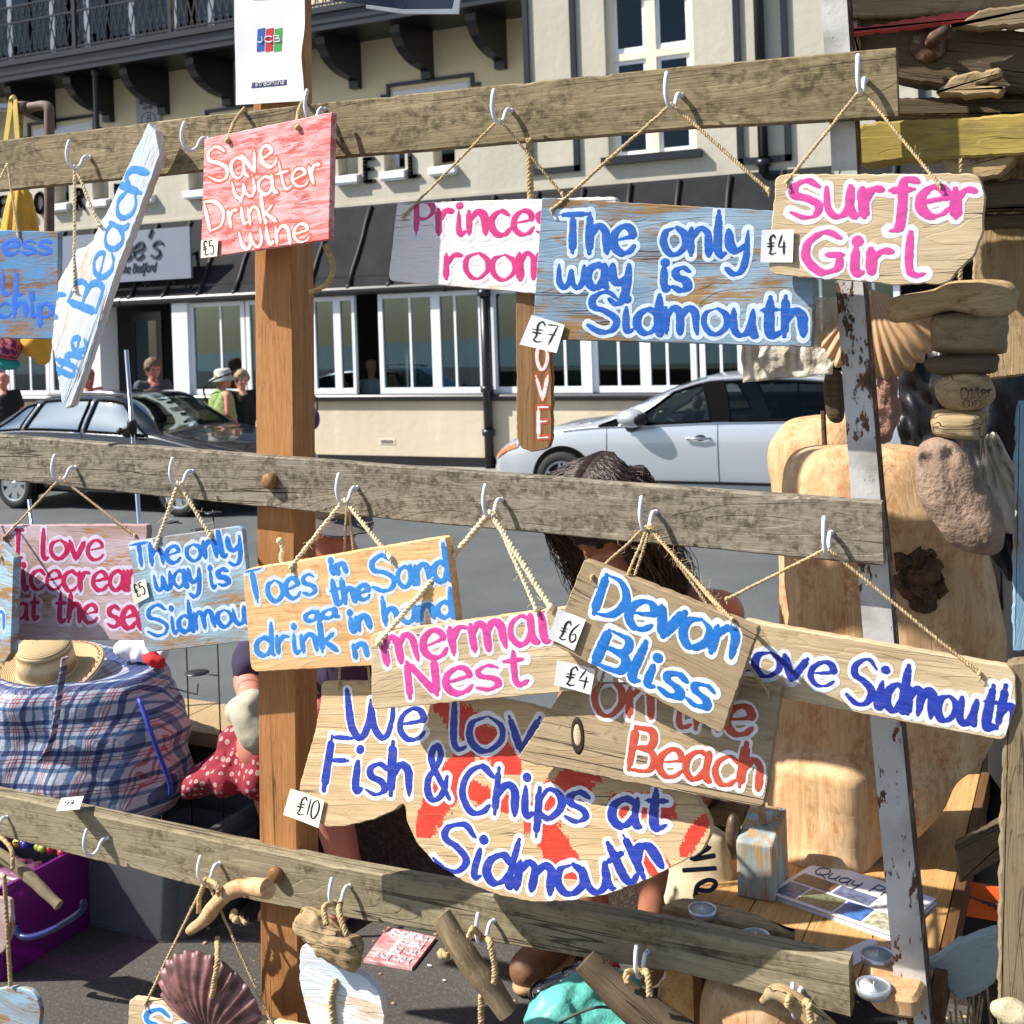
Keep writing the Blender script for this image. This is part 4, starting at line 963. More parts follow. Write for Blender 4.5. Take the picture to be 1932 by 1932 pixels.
for px, py in ((283, 540), (322, 536), (360, 546)):
    p = at(px, py, FY+.05); mb = MB()
    for k in range(5): mb.tube([p+Vector((rr.uniform(-.12, .12), 0, rr.uniform(-.05, .05))), p+Vector((rr.uniform(-.15, .15), -.05, rr.uniform(.0, .16)))], [.03, .008], 5)
    hpart(mb, 'clip', M_LEADD, roof)
# parapet with openings and the letters
LET = [('D', -19.1), ('F', -18.17), ('O', -17.22), ('R', -16.26), ('D', -15.3), ('H', -13.05), ('O', -12.05), ('T', -11.05), ('E', -10.135), ('L', -9.315)]
gaps = sorted([-18.68, -17.70, -16.72, -15.78, -14.75, -13.6, -12.55, -11.55, -10.56, -9.70, -8.82])
xb0 = at(992, 200, PY).x
gw = .19; zg0, zg1 = 4.03, 4.45
mb = MB(); mb.bbox((X0, PY, 3.45), (xb0, PY+.28, zg0)); mb.bbox((X0, PY, zg1), (xb0, PY+.28, 4.62))
xs = [X0]+[v for g in gaps for v in (g-gw, g+gw)]+[xb0]
for a, b in zip(xs[::2], xs[1::2]): mb.bbox((a, PY, zg0), (b, PY+.28, zg1))
par_ = hpart(mb, 'parapet', M_GREYW)
mb = MB(); mb.bbox((X0, PY-.02, 3.45), (xb0+.02, PY-.002, 3.58)); hpart(mb, 'parapet_base', M_GREYW)
for g in gaps:
    mb = MB(); mb.bbox((g-gw-.04, PY-.12, zg0-.12), (g+gw+.04, PY+.10, zg0-.02)); mb.bbox((g-gw-.02, PY-.09, zg0-.15), (g+gw+.02, PY-.002, zg0-.12))
    mb.add([(g-gw-.04, PY-.12, zg0-.02), (g+gw+.04, PY-.12, zg0-.02), (g+gw+.04, PY+.1, zg0+.03), (g-gw-.04, PY+.1, zg0+.03), (g-gw-.04, PY+.1, zg0-.02), (g+gw+.04, PY+.1, zg0-.02)], [(0, 1, 2, 3), (0, 3, 4), (1, 5, 2)])
    hpart(mb, 'ledge', M_WFR, par_)
for ch, x in LET:
    mb = MB(); hgt = .36
    for st in GL[ch][1]:
        P = stroke_pts(st, 5); P = [Vector((x+(p.x-.36)*hgt*.95, PY-.028, 3.9+p.y*hgt)) for p in P]
        for a, b in zip(P, P[1:]):
            d = (b-a).normalized()*.018; mb.beam(a-d, b+d, .05, .06, (0, 1, 0))
    hpart(mb, 'letter', M_BLK, par_)
# upper wall, balcony
mb = MB(); mb.bbox((X0, UY, 3.4), (xb0+.1, UY+.3, 10)); hpart(mb, 'upper_wall', M_UP)
mb = MB(); mb.bbox((X0, PY+.3, 3.38), (xb0, UY, 3.44)); hpart(mb, 'terrace', M_LEAD)
ZB = 6.50
mb = MB(); mb.bbox((X0, PY-.02, ZB+.0), (xb0-.12, UY-.003, ZB+.16)); mb.bbox((X0, PY-.07, ZB+.16), (xb0-.12, PY+.1, ZB+.26)); mb.bbox((X0, PY+.0, ZB-.10), (xb0-.12, PY+.12, ZB))
bal = hpart(mb, 'balcony', M_BLK)
for px, py in ((-40, 190), (83, 170), (193, 158), (298, 148), (420, 132), (540, 120), (661, 110), (798, 96), (937, 86)):
    x = at(px, py, UY-.2).x; prof = [(UY-.002, ZB-.002), (UY-.002, ZB-.80), (UY-.14, ZB-.80), (UY-.14, ZB-.68)]
    for k in range(9):
        t = k/8*math.pi/2; prof.append((UY-.16-.95*math.sin(t)*1.0, ZB-.12-.54*math.cos(t)))
    prof += [(PY+.15, ZB-.10), (PY+.15, ZB-.002)]
    mb = MB(); n = len(prof)
    V = [(x+s_*.09, y, z) for s_ in (-1, 1) for y, z in prof]
    mb.add(V, [tuple(range(n)), tuple(range(2*n-1, n-1, -1))]+[(k, (k+1) % n, n+(k+1) % n, n+k) for k in range(n)])
    hpart(mb, 'bracket', M_BLK, bal)
M_BDOOR = plain('grey_blue_door', srgb(122, 132, 148), .5, var=.1, vs=3)
mb = MB()
x = X0; kk = 0
while x < xb0-.2:
    for a, b in ((x, x+.24), (x+.24, x)): mb.beam((a, PY+.0, ZB+.28), (b, PY+.0, ZB+1.25), .022, .014)
    if kk % 5 == 0: mb.beam((x+.12, PY+.02, ZB+.26), (x+.12, PY+.02, ZB+1.3), .016, .012)
    x += .15; kk += 1
for z in (ZB+.32, ZB+.95, ZB+1.25): mb.beam((X0, PY+.01, z), (xb0-.12, PY+.01, z), .04, .03)
x = X0+1.1
while x < xb0: mb.bbox((x, PY-.03, ZB+.2), (x+.07, PY+.06, ZB+1.4)); x += 2.2
hpart(mb, 'railing', M_BLK, bal)
for px in (20, 100, 165, 250, 330, 400):
    x = at(px, 40, UY).x; mb = MB(); mb.bbox((x-.62, UY-.03, ZB+.26), (x+.62, UY-.002, ZB+2.4)); f = hpart(mb, 'balcony_door', M_BDOOR)
    for s_ in (-1, 1):
        mb = MB(); mb.bbox((x+s_*.3-.22, UY-.04, ZB+.45), (x+s_*.3+.22, UY-.032, ZB+2.3)); hpart(mb, 'pane', M_PANE, f)
col_x = at(178, 165, PY+.1).x
mb = MB(); mb.lathe([(.075, 0), (.075, .06), (.05, .1), (.046, 1.8), (.07, 1.86), (.07, 1.95)], 12, Matrix.Translation((col_x, PY+.13, 4.62)) @ Matrix.Diagonal((1, 1, (ZB-.1-4.62)/1.95, 1))); hpart(mb, 'column', M_BLK, None, True)
def hood(x0, x1, z, foot=.1, drop=.3):
    mb = MB(); w_ = .055; y0, y1 = UY-.05, UY-.002
    mb.bbox((x0, y0, z-w_), (x1, y1, z)); mb.bbox((x0, y0, z-drop), (x0+w_, y1, z-w_)); mb.bbox((x1-w_, y0, z-drop), (x1, y1, z-w_))
    mb.bbox((x0-foot, y0, z-drop-w_), (x0+w_, y1, z-drop)); mb.bbox((x1-w_, y0, z-drop-w_), (x1+foot, y1, z-drop)); hpart(mb, 'hood_mould', M_BLK)
for (a, ya, b, yb, y2) in ((52, 230, 180, 217, 255), (387, 205, 560, 188, 235), (729, 155, 893, 141, 174)):
    pa_, pb2 = at(a, ya, UY-.03), at(b, yb, UY-.03); hood(pa_.x, pb2.x, (pa_.z+pb2.z)/2, .12, abs(at(a, y2, UY).z-at(a, ya, UY).z))
    mb = MB(); mb.bbox((pa_.x+.12, UY-.012, 4.3), (pb2.x-.12, UY-.003, (pa_.z+pb2.z)/2-.14)); f = hpart(mb, 'terrace_window', M_WFR)
    mb = MB(); mb.bbox((pa_.x+.2, UY-.02, 4.3), ((pa_.x+pb2.x)/2-.05, UY-.013, (pa_.z+pb2.z)/2-.3)); mb.bbox(((pa_.x+pb2.x)/2+.05, UY-.02, 4.3), (pb2.x-.2, UY-.013, (pa_.z+pb2.z)/2-.3)); hpart(mb, 'pane', M_PANE, f)
M_PLQ = plain('grey_plaque', srgb(166, 168, 176), .5, var=.04); M_PLT = plain('plaque_print', srgb(92, 78, 96), .6, var=.05)
qa, qb = at(257, 182, UY-.05), at(303, 232, UY-.05)
plq = thing('wall_plaque', 'grey plaque with small print and an oval emblem on the upper wall', 'plaque', qa)
pin = winv(plq)
mb = MB(); mb.bbox((qa.x, UY-.06, qb.z-.3), (qb.x, UY-.004, qa.z)); mb.build('plaque_board', M_PLQ, plq, inv=pin)
def wall_text(par, inv, mat, text, x0, x1, zbase, cap, Y, wdt, name='lettering', slant=0, xh=None):
    mb = MB()
    for s_ in line_strokes(text, [(x0, -zbase), (x1, -zbase)], cap, xh or cap*.68, .01, 3, slant):
        P = stroke_pts(s_, 4); P = [Vector((p.x, Y, -p.y)) for p in P]; mb.tube([P[0]-(P[1]-P[0]).normalized()*wdt*.3]+P, wdt/2, 6)
    return mb.build(name, mat, par, inv=inv)
wd_ = qb.x-qa.x
wall_text(plq, pin, M_PLT, 'THE BEDFORD', qa.x+wd_*.12, qb.x-wd_*.1, qa.z-.17, .07, UY-.063, .016)
wall_text(plq, pin, M_PLT, 'HOTEL', qa.x+wd_*.3, qb.x-wd_*.28, qa.z-.27, .05, UY-.063, .014)
mb = MB(); mb.tube([Vector((qa.x+wd_*.5+math.cos(a)*wd_*.3, UY-.063, qa.z-.46+math.sin(a)*.13)) for a in [k*.2617 for k in range(24)]], .007, 5, closed=True); mb.build('oval', M_PLT, plq, inv=pin)
wall_text(plq, pin, M_PLT, 'B', qa.x+wd_*.4, qa.x+wd_*.58, qa.z-.53, .15, UY-.063, .014, slant=.3)
# right hand bay
wx0, wx1 = at(1145, 200, PY).x, at(1312, 200, PY).x; wz0, wz1 = at(1230, 290, PY).z, at(1230, -30, PY).z
mb = MB(); mb.bbox((xb0, PY, 3.45), (wx0, UY+.3, 10)); hpart(mb, 'bay_wall', M_GREYW)
mb = MB(); mb.bbox((wx1, PY, 3.45), (X1, PY+.4, 10)); hpart(mb, 'bay_wall', M_GREYW)
mb = MB(); mb.bbox((wx0, PY, 3.45), (wx1, PY+.4, wz0)); hpart(mb, 'bay_wall', M_GREYW)
mb = MB(); mb.bbox((wx0, PY, wz1), (wx1, PY+.4, 10)); hpart(mb, 'bay_wall', M_GREYW)
mb = MB(); mb.bbox((wx0-.08, PY-.11, wz0-.11), (wx1+.08, PY+.12, wz0-.002)); hpart(mb, 'bay_sill', M_BLK)
zt = at(1230, 98, PY).z; xm = (wx0+wx1)/2; fw = .09
mb = MB(); y0, y1 = PY+.10, PY+.2
for a, b in (((wx0, wz0), (wx0+fw, wz1)), ((wx1-fw, wz0), (wx1, wz1)), ((xm-.075, wz0), (xm+.075, wz1)), ((wx0+fw, zt-.05), (xm-.075, zt+.05)), ((xm+.075, zt-.05), (wx1-fw, zt+.05))):
    mb.bbox((a[0], y0, a[1]), (b[0], y1, b[1]))
bw = hpart(mb, 'bay_window', M_STONE)
for xa, xb in ((wx0+fw, xm-.075), (xm+.075, wx1-fw)):
    for z0, z1 in ((wz0, zt-.05), (zt+.05, wz1)):
        mb = MB(); s_ = .055; yy0, yy1 = PY+.14, PY+.18
        mb.bbox((xa, yy0, z0), (xa+s_, yy1, z1)); mb.bbox((xb-s_, yy0, z0), (xb, yy1, z1)); mb.bbox((xa+s_, yy0, z0), (xb-s_, yy1, z0+s_+.03)); mb.bbox((xa+s_, yy0, z1-s_), (xb-s_, yy1, z1)); hpart(mb, 'sash', M_WFR, bw)
        mb = MB(); mb.bbox((xa+s_, PY+.155, z0+s_), (xb-s_, PY+.16, z1-s_)); hpart(mb, 'pane', M_PANE, bw)
mb = MB(); mb.bbox((wx0-.2, PY+.9, wz0-.2), (wx1+.2, PY+.95, wz1)); hpart(mb, 'room_wall', M_DARK)
def trim(P, w_=.085):
    mb = MB()
    for (a, b) in P: mb.bbox((a[0]-w_/2, PY-.045, a[1]-w_/2), (b[0]+w_/2, PY-.002, b[1]+w_/2))
    hpart(mb, 'trim', M_BLK)
tz = at(1040, 322, PY).z; ta, tb = at(994, 200, PY).x+.03, at(1086, 200, PY).x
trim([((ta, tz), (ta, 9.9)), ((tb, tz), (tb, 9.9)), ((ta+.0, tz), (tb, tz))])
tz = at(1440, 302, PY).z; ta, tb = at(1395, 200, PY).x, at(1485, 200, PY).x
trim([((ta, tz), (ta, 9.9)), ((tb, tz), (tb, 9.9)), ((ta, tz), (tb, tz))])
tz = at(1760, 250, PY).z; ta, tb = at(1740, 200, PY).x, at(1830, 200, PY).x
trim([((ta, tz), (ta, 9.9)), ((tb, tz), (tb, 9.9)), ((ta, tz), (tb, tz))])
def downpipe(px, py, Y, z0, z1, r=.06, br=()):
    x = at(px, py, Y).x; mb = MB(); mb.tube([(x, Y, z0), (x, Y, z1)], r, 12)
    for z in br: mb.tube([(x, Y, z), (x, Y, z+.09)], r*1.45, 12)
    hpart(mb, 'downpipe', M_BLK, None, True)
downpipe(918, 700, FY-.09, ZP, 2.12, .065, (.62, .0, 2.0)); downpipe(1437, 200, PY-.09, 3.5, 9.9, .07, (at(1440, 315, PY).z, 6.4))
# restaurant sign on the roof
M_RS = plain('grey_blue_signboard', srgb(124, 132, 148), .6, var=.05, vs=2); M_RSL = plain('sign_lettering', srgb(52, 58, 70), .5, var=.05)
RY = FY-.16
c = [at(105, 450, RY), at(357, 424, RY), at(357, 524, RY), at(105, 540, RY)]
zt_, zb_ = (c[0].z+c[1].z)/2, (c[2].z+c[3].z)/2
rs = thing('restaurant_sign', 'grey blue signboard with the script ee s and The Bedford on the lead roof', 'sign', ((c[0].x+c[1].x)/2, RY, zb_))
mb = MB(); mb.bbox((c[0].x, RY, zb_), (c[1].x, RY+.05, zt_)); mb.build('signboard', M_RS, rs, inv=winv(rs))
mb = MB()
for x in (c[0].x+.3, c[1].x-.3): mb.beam((x, RY+.06, zb_+.3), (x, FY+.5, zb_+.5), .04, .04)
mb.build('bracket', M_BLK, rs, inv=winv(rs))
p0, p1 = at(226, 490, RY), at(302, 482, RY); wall_text(rs, winv(rs), M_RSL, "ee's", p0.x, p1.x, p0.z, .42, RY-.006, .05, slant=.25, xh=.26)
p0, p1 = at(226, 516, RY), at(293, 508, RY); wall_text(rs, winv(rs), M_RSL, "The Bedford", p0.x, p1.x, p0.z, .15, RY-.006, .018, slant=.25)
# ================================================================== CARS
M_TYRE = plain('tyre_rubber', srgb(34, 34, 34), .8, var=.15); M_RIM = plain('alloy_rim', srgb(190, 194, 200), .3, .85, var=.05)
M_ARCH = plain('arch_black', srgb(10, 10, 11), .95, var=.05, spec=.1); M_CHROME = plain('chrome', srgb(222, 224, 228), .08, 1.0, var=.02)
def carpaint(name, c, metal, rough):
    N = NT(name); N.col(srgb(*c)); return N.set(rough, metal, .5, **{'Coat Weight': 1.0, 'Coat Roughness': .03})
M_SILVER = carpaint('silver_paint', (198, 203, 210), .5, .32); M_BLACK = carpaint('dark_blue_black_paint', (22, 24, 30), .3, .25)
M_CARG = glass('car_window_glass', (.62, .70, .66, 1), .66, .01, .8); M_CARGS = glass('tinted_car_glass', (.14, .16, .17, 1), .66, .01, .5)
M_SEAT = plain('car_seat', srgb(46, 46, 48), .9, var=.2)
M_PLAST = plain('black_trim', srgb(20, 20, 22), .5, var=.1); M_ORANGE_L = plain('indicator', srgb(236, 120, 60), .2); M_LAMP = plain('headlamp', srgb(186, 196, 208), .08, .6, var=.2)
class Car:
    """stations: (s, zlow, zbelt, ztop, wbelt, wtop); s is metres from the front wheel (front positive)"""
    def __init__(c, X, Y0, Wd, face, st, z0=ZR): c.X, c.Yc, c.f, c.st, c.z0 = X, Y0+Wd/2, face, sorted(st), z0
    def sta(c, s):
        S = c.st; i = 0
        while i < len(S)-2 and s > S[i+1][0]: i += 1
        a, b = S[i], S[i+1]; t = min(1, max(0, (s-a[0])/(b[0]-a[0])))
        p = S[max(0, i-1)]; q = S[min(len(S)-1, i+2)]; out = []
        for k in range(1, 6):
            m1 = (b[k]-p[k])/max(1e-6, b[0]-p[0]); m2 = (q[k]-a[k])/max(1e-6, q[0]-a[0]); h = b[0]-a[0]; d = (b[k]-a[k])/h
            m1 = 0 if m1*d <= 0 else (math.copysign(min(abs(m1), 2.4*abs(d)), d)); m2 = 0 if m2*d <= 0 else math.copysign(min(abs(m2), 2.4*abs(d)), d)
            out.append((2*t**3-3*t*t+1)*a[k]+(t**3-2*t*t+t)*h*m1+(-2*t**3+3*t*t)*b[k]+(t**3-t*t)*h*m2)
        return out
    def pt(c, s, v, side=-1, off=0.0):
        """v: 0 floor centre .. 4 belt .. 6 roof edge .. 8 roof centre"""
        zl, zb, zt, wb, wt = c.sta(s); g = zt-zb
        R = [(0, zl), (.72*wb, zl), (.96*wb, zl+.09), (1.015*wb, zl+(zb-zl)*.52), (wb*.985, zb-.01), (wb*.96+(wt-wb*.96)*.5+.012*min(1, g*3), zb+g*.52), (wt, zt-.05*min(1, g*3)), (wt*.6, zt), (0, zt+.012)]
        i = min(7, int(v)); t = v-i
        p0, p1, p2, p3 = R[max(0, i-1)], R[i], R[i+1], R[min(8, i+2)]
        q = [.5*(2*p1[k]+(p2[k]-p0[k])*t+(2*p0[k]-5*p1[k]+4*p2[k]-p3[k])*t*t+(3*p1[k]-p0[k]-3*p2[k]+p3[k])*t**3) for k in (0, 1)]
        return Vector((c.X+c.f*s, c.Yc+side*q[0], c.z0+q[1]))
    def body(c, name, mat, root, ns=260, nv=72, holes=()):
        V = []; Fc = []; s0, s1 = c.st[0][0], c.st[-1][0]; m = 2*nv
        for i in range(ns+1):
            s = s0+(s1-s0)*i/ns
            for k in range(m):
                v = 8*k/nv if k <= nv else 8*(m-k)/nv
                V.append(c.pt(s, v, -1 if k <= nv else 1))
        for i in range(ns):
            sm = s0+(s1-s0)*(i+.5)/ns
            for k in range(m):
                vm = 8*(k+.5)/nv if k < nv else 8*(m-k-.5)/nv; cut = False
                for sa, sb, va, vb in holes:
                    if va < vm < vb:
                        t = (vm-va)/(vb-va); a_ = sa(t) if callable(sa) else sa; b_ = sb(t) if callable(sb) else sb
                        if min(a_, b_) < sm < max(a_, b_): cut = True
                if not cut: Fc.append((i*m+k, i*m+(k+1) % m, (i+1)*m+(k+1) % m, (i+1)*m+k))
        Fc += [tuple(range(m-1, -1, -1)), tuple(ns*m+k for k in range(m))]
        o = obj(name, [root.inv @ p for p in V], Fc, mat, root.o, True); return smooth_by_angle(o, 50)
    def panel(c, name, mat, root, sa, sb, va, vb, off=.006, n=14, side=-1, both=False, par=None):
        """sa, sb: functions of t in 0..1 (bottom..top) or numbers"""
        V = []; Fc = []; fa = sa if callable(sa) else (lambda t: sa); fb = sb if callable(sb) else (lambda t: sb)
        for j in range(n+1):
            t = j/n
            for i in range(n+1):
                s = fa(t)+(fb(t)-fa(t))*i/n; v = va+(vb-va)*t; e = .01
                p = c.pt(s, v, side); nn = (c.pt(s+e, v, side)-c.pt(s-e, v, side)).cross(c.pt(s, v+e*2, side)-c.pt(s, v-e*2, side)).normalized()
                if (nn.y*side) < 0 or (abs(nn.y) < .05 and nn.z < 0): nn = -nn
                if nn.z < -.3: nn = -nn
                V.append(p+nn*off)
        for j in range(n):
            for i in range(n): a = j*(n+1)+i; Fc.append((a, a+1, a+n+2, a+n+1))
        return obj(name, [root.inv @ p for p in V], Fc, mat, par or root.o, True)
def glaze(c, r, wins, screens, mats):
    """glass panes, black frames and a dark cabin for a see-through body"""
    for (nm, sa, sb, va, vb), gm in zip(wins, mats):
        fa = sa if callable(sa) else (lambda t, q=sa: q); fb = sb if callable(sb) else (lambda t, q=sb: q)
        for side in (-1, 1):
            w_ = c.panel(nm, gm, r, fa, fb, va-.06, vb+.06, .004, side=side)
            mb = MB(); P = [c.pt(fa(t/8), va+(vb-va)*t/8, side) for t in range(9)]+[c.pt(fa(1)+(fb(1)-fa(1))*t/10, vb, side) for t in range(1, 11)]+[c.pt(fb(1-t/8), vb-(vb-va)*t/8, side) for t in range(1, 9)]+[c.pt(fb(0)+(fa(0)-fb(0))*t/10, va, side) for t in range(1, 10)]
            mb.tube([p+Vector((0, side*.006, 0)) for p in P], .019, 6, closed=True); mb.build('frame', M_ARCH, w_, True, inv=r.inv)
    for nm, a, b, va in screens:
        for side in (-1, 1): c.panel(nm, M_CARG, r, a, b, va-.05, 8, .003, side=side)
    s0, s1 = c.st[2][0], 0; mb = MB()
    xa, xb = sorted((c.X+c.f*(c.st[2][0]+.15), c.X+c.f*(-.35))); zc = c.z0+c.sta(-1.5)[1]-.12
    mb.bbox((xa, c.Yc-.74, c.z0+.3), (xb, c.Yc+.74, zc)); mb.build('cabin', M_SEAT, r.o, inv=r.inv)
    for s in (-1.35, -2.35):
        for dy in (-.36, .36):
            mb = MB(); x = c.X+c.f*s; mb.beam((x, c.Yc+dy, zc-.05), (x-c.f*.12, c.Yc+dy, zc+.26), .44, .12, (1, 0, 0)); mb.ball((x-c.f*.14, c.Yc+dy, zc+.34), .10, 8, None, (.55, 1.2, .8)); mb.build('seat', M_SEAT, r.o, inv=r.inv)
    mb = MB(); x = c.X+c.f*-.75; mb.tube([Vector((x+math.sin(.4)*math.cos(q)*.0-c.f*.05*math.sin(q), c.Yc+.36+.17*math.cos(q), zc+.05+.17*math.sin(q))) for q in [k*.3142 for k in range(20)]], .014, 6, closed=True); mb.build('steering_wheel', M_PLAST, r.o, True, inv=r.inv)
class Root: pass
def car_root(name, label, loc):
    r = Root(); r.o = thing(name, label, 'car', loc); r.inv = winv(r.o); return r
def wheel(root, X, Y, z, R=.32, spokes=5, side=-1, five=True):
    Mx = Matrix.Translation((X, Y, z)) @ Matrix.Rotation(math.pi/2, 4, 'X')
    mb = MB(); mb.lathe([(R*.66, -.16), (R*.9, -.17), (R, -.13), (R, .01), (R*.93, .035), (R*.72, .04), (R*.66, .02)], 40, Mx, cap=False)
    w_ = mb.build('wheel', M_TYRE, root.o, True, inv=root.inv)
    mb = MB(); mb.lathe([(R*.70, .02), (R*.68, .03), (R*.62, .022), (R*.6, -.05), (1e-6, -.06)], 40, Mx); mb.build('rim_well', M_PLAST, w_, True, inv=root.inv)
    mb = MB(); mb.lathe([(R*.70, .022), (R*.685, .034), (R*.62, .030), (R*.61, .02)], 40, Mx, cap=False); mb.lathe([(0, .03), (R*.12, .03), (R*.16, .02), (R*.16, -.03)], 20, Mx)
    for k in range(spokes):
        for d in ((-.12, .12) if five else (0,)):
            a = 2*math.pi*k/spokes+d+.3; mb.beam(Mx @ Vector((math.cos(a)*R*.1, math.sin(a)*R*.1, .012)), Mx @ Vector((math.cos(a+d*.3)*R*.64, math.sin(a+d*.3)*R*.64, .018)), R*(.09 if five else .30), .02, (0, -1, 0))
    mb.build('rim', M_RIM, w_, inv=root.inv)
def arch(root, car, s, z, R):
    x = car.X+car.f*s; mb = MB(); y = car.Yc
    # dark wheel opening set on the flank, with a rolled lip
    n = 40; V = []; 
    for k in range(n):
        a = 2*math.pi*k/n; xx = s+math.cos(a)*R; zz = max(car.sta(s)[0]-.02, z+math.sin(a)*R)
        zl, zb, zt, wb, wt = car.sta(xx); t = min(1, max(0, (zz-zl)/(zb-zl)))
        V.append(Vector((car.X+car.f*xx, y-wb*1.025-.004, car.z0+zz)))
    mb.add(V+[p+Vector((0, .22, 0)) for p in V], [tuple(range(n))]+[(k, (k+1) % n, n+(k+1) % n, n+k) for k in range(n)])
    mb.build('wheel_arch', M_ARCH, root.o, inv=root.inv)
# dark estate car, front to the right
bp = atz(345, 974, ZR)
BS = [(-3.62, .42, .80, .86, .66, .60), (-3.5, .3, .86, .96, .80, .66), (-3.25, .24, .95, 1.10, .86, .64), (-2.85, .2, .98, 1.34, .885, .60), (-2.45, .2, .99, 1.44, .89, .60), (-1.8, .2, .98, 1.47, .89, .61), (-1.25, .2, .96, 1.45, .89, .60),
      (-1.0, .2, .95, 1.38, .89, .60), (-.7, .2, .94, 1.20, .89, .64), (-.42, .2, .93, 1.0, .885, .70), (-.1, .2, .87, .93, .88, .72), (.35, .2, .78, .85, .86, .66), (.7, .2, .68, .76, .80, .58), (.88, .24, .58, .66, .70, .48), (.95, .34, .50, .54, .58, .40)]
cb = Car(bp.x, bp.y-.02, 1.78, 1, BS)
r = car_root('parked_car', 'dark glossy estate car at the left, passing behind the middle rail', (bp.x-1.3, bp.y+.85, ZR))
lin = lambda a, b: (lambda t: a+(b-a)*t)
BW = [('side_window', lin(-.50, -1.08), lin(-1.52, -1.50), 4.15, 5.75), ('side_window', lin(-1.64, -1.62), lin(-2.55, -2.42), 4.15, 5.75), ('side_window', lin(-2.66, -2.54), lin(-3.2, -2.72), 4.15, 5.65)]
cb.body('body', M_BLACK, r, holes=[w_[1:] for w_ in BW]+[(-.46, -1.08, 6.2, 8.1)])
glaze(cb, r, BW, [('windscreen', -.44, -1.10, 6.2)], [M_CARGS]*3)
for (sa, sb, fa) in ((-.46, -1.56, 0), (-1.60, -3.3, 0)):
    mb = MB(); mb.tube([cb.pt(sa+(sb-sa)*k/12, 4.06)+Vector((0, -.006, .0)) for k in range(13)], .011, 6); mb.build('chrome_strip', M_CHROME, r.o, True, inv=r.inv)
for (a, b, v0, v1) in ((-1.57, -1.55, 4.1, 5.8), (-2.61, -2.48, 4.1, 5.8)):
    mb = MB(); mb.tube([cb.pt(a+(b-a)*k/6, v0+(v1-v0)*k/6)+Vector((0, -.006, 0)) for k in range(7)], .022, 6); mb.build('pillar_trim', M_CHROME, r.o, True, inv=r.inv)
mb = MB(); mb.tube([cb.pt(-1.2-1.3*k/8, 6.3)+Vector((0, 0, .03)) for k in range(9)], .016, 6); mb.build('roof_rail', M_CHROME, r.o, True, inv=r.inv)
mb = MB(); c = cb.pt(-.72, 4.3)+Vector((.02, -.13, .03)); mb.ball(c, .1, 8, None, (.8, 1.1, .75)); mb.tube([c, cb.pt(-.70, 4.05)], .03, 8); mb.build('wing_mirror', M_PLAST, r.o, True, inv=r.inv)
mb = MB()
for s in (-.62, -1.58, -2.62): mb.tube([cb.pt(s, v)+Vector((0, -.001, 0)) for v in (2.2, 2.6, 3, 3.5, 4)], .005, 4)
mb.build('door_seam', M_ARCH, r.o, inv=r.inv)
for s in (0, -2.72):
    arch(r, cb, s, .315, .37); wheel(r, cb.X+s, cb.Yc-.915, ZR+.315, .315, 7, five=False)
for s in (0, -2.72):
    mb = MB(); mb.lathe([(.2, -.1), (.315, -.1), (.315, .08), (.2, .08)], 28, Matrix.Translation((cb.X+s, cb.Yc+.82, ZR+.315)) @ Matrix.Rotation(math.pi/2, 4, 'X')); mb.build('wheel', M_TYRE, r.o, True, inv=r.inv)
# silver hatchback, front to the left
SY = 13.0
def s_of(px, py, Y=SY): return None
xfw = at(1062, 900, SY).x
SS = [(-4.6, .42, .86, .92, .62, .56), (-4.32, .28, .98, 1.10, .80, .62), (-3.8, .2, 1.03, 1.34, .88, .60), (-3.2, .18, 1.02, 1.48, .905, .61), (-2.4, .18, 1.0, 1.54, .91, .62), (-1.75, .18, .985, 1.52, .91, .62), (-1.3, .18, .965, 1.40, .91, .63), (-.80, .18, .95, 1.19, .905, .66),
      (-.40, .18, .935, 1.01, .90, .70), (.15, .18, .87, .95, .89, .70), (.55, .18, .78, .86, .86, .64), (.78, .2, .70, .76, .80, .56), (.95, .24, .58, .64, .70, .46), (1.05, .32, .48, .52, .56, .36)]
cs = Car(xfw, SY, 1.84, -1, SS)
r = car_root('parked_car', 'silver hatchback parked facing left, behind the bowed head of the long haired woman', (xfw+1.3, SY+.9, ZR))
SW = [('side_window', lin(-.74, -1.32), lin(-1.80, -1.66), 4.15, 5.78), ('side_window', lin(-2.02, -1.90), lin(-3.2, -3.0), 4.15, 5.78), ('side_window', lin(-3.32, -3.1), lin(-3.9, -3.4), 4.15, 5.6), ('quarter_light', lin(-.46, -.64), lin(-.66, -.74), 4.15, 4.9)]
cs.body('body', M_SILVER, r, holes=[w_[1:] for w_ in SW]+[(-.42, -1.66, 6.25, 8.1)])
glaze(cs, r, SW, [('windscreen', -.40, -1.68, 6.25)], [M_CARG, M_CARGS, M_CARGS, M_CARG])
for sd in (-1, 1): cs.panel('pillar', M_ARCH, r, lin(-1.80, -1.66), lin(-2.02, -1.90), 4.12, 5.85, .016, side=sd)
mb = MB(); P = [cs.pt(-.0-4.06*k/24, 4.08)+Vector((0, -.006, 0)) for k in range(25)]; mb.tube(P, .010, 6); mb.build('chrome_strip', M_CHROME, r.o, True, inv=r.inv)
mb = MB(); P = [cs.pt(-.15-3.8*k/24, 5.95)+Vector((0, -.004, 0)) for k in range(25)]; mb.tube(P, .012, 6); mb.build('roof_trim', M_CHROME, r.o, True, inv=r.inv)
mb = MB(); c = cs.pt(-.92, 4.4)+Vector((0, -.17, .04)); mb.ball(c, .155, 10, None, (1.15, .9, .70)); mr = mb.build('wing_mirror', M_SILVER, r.o, True, inv=r.inv)
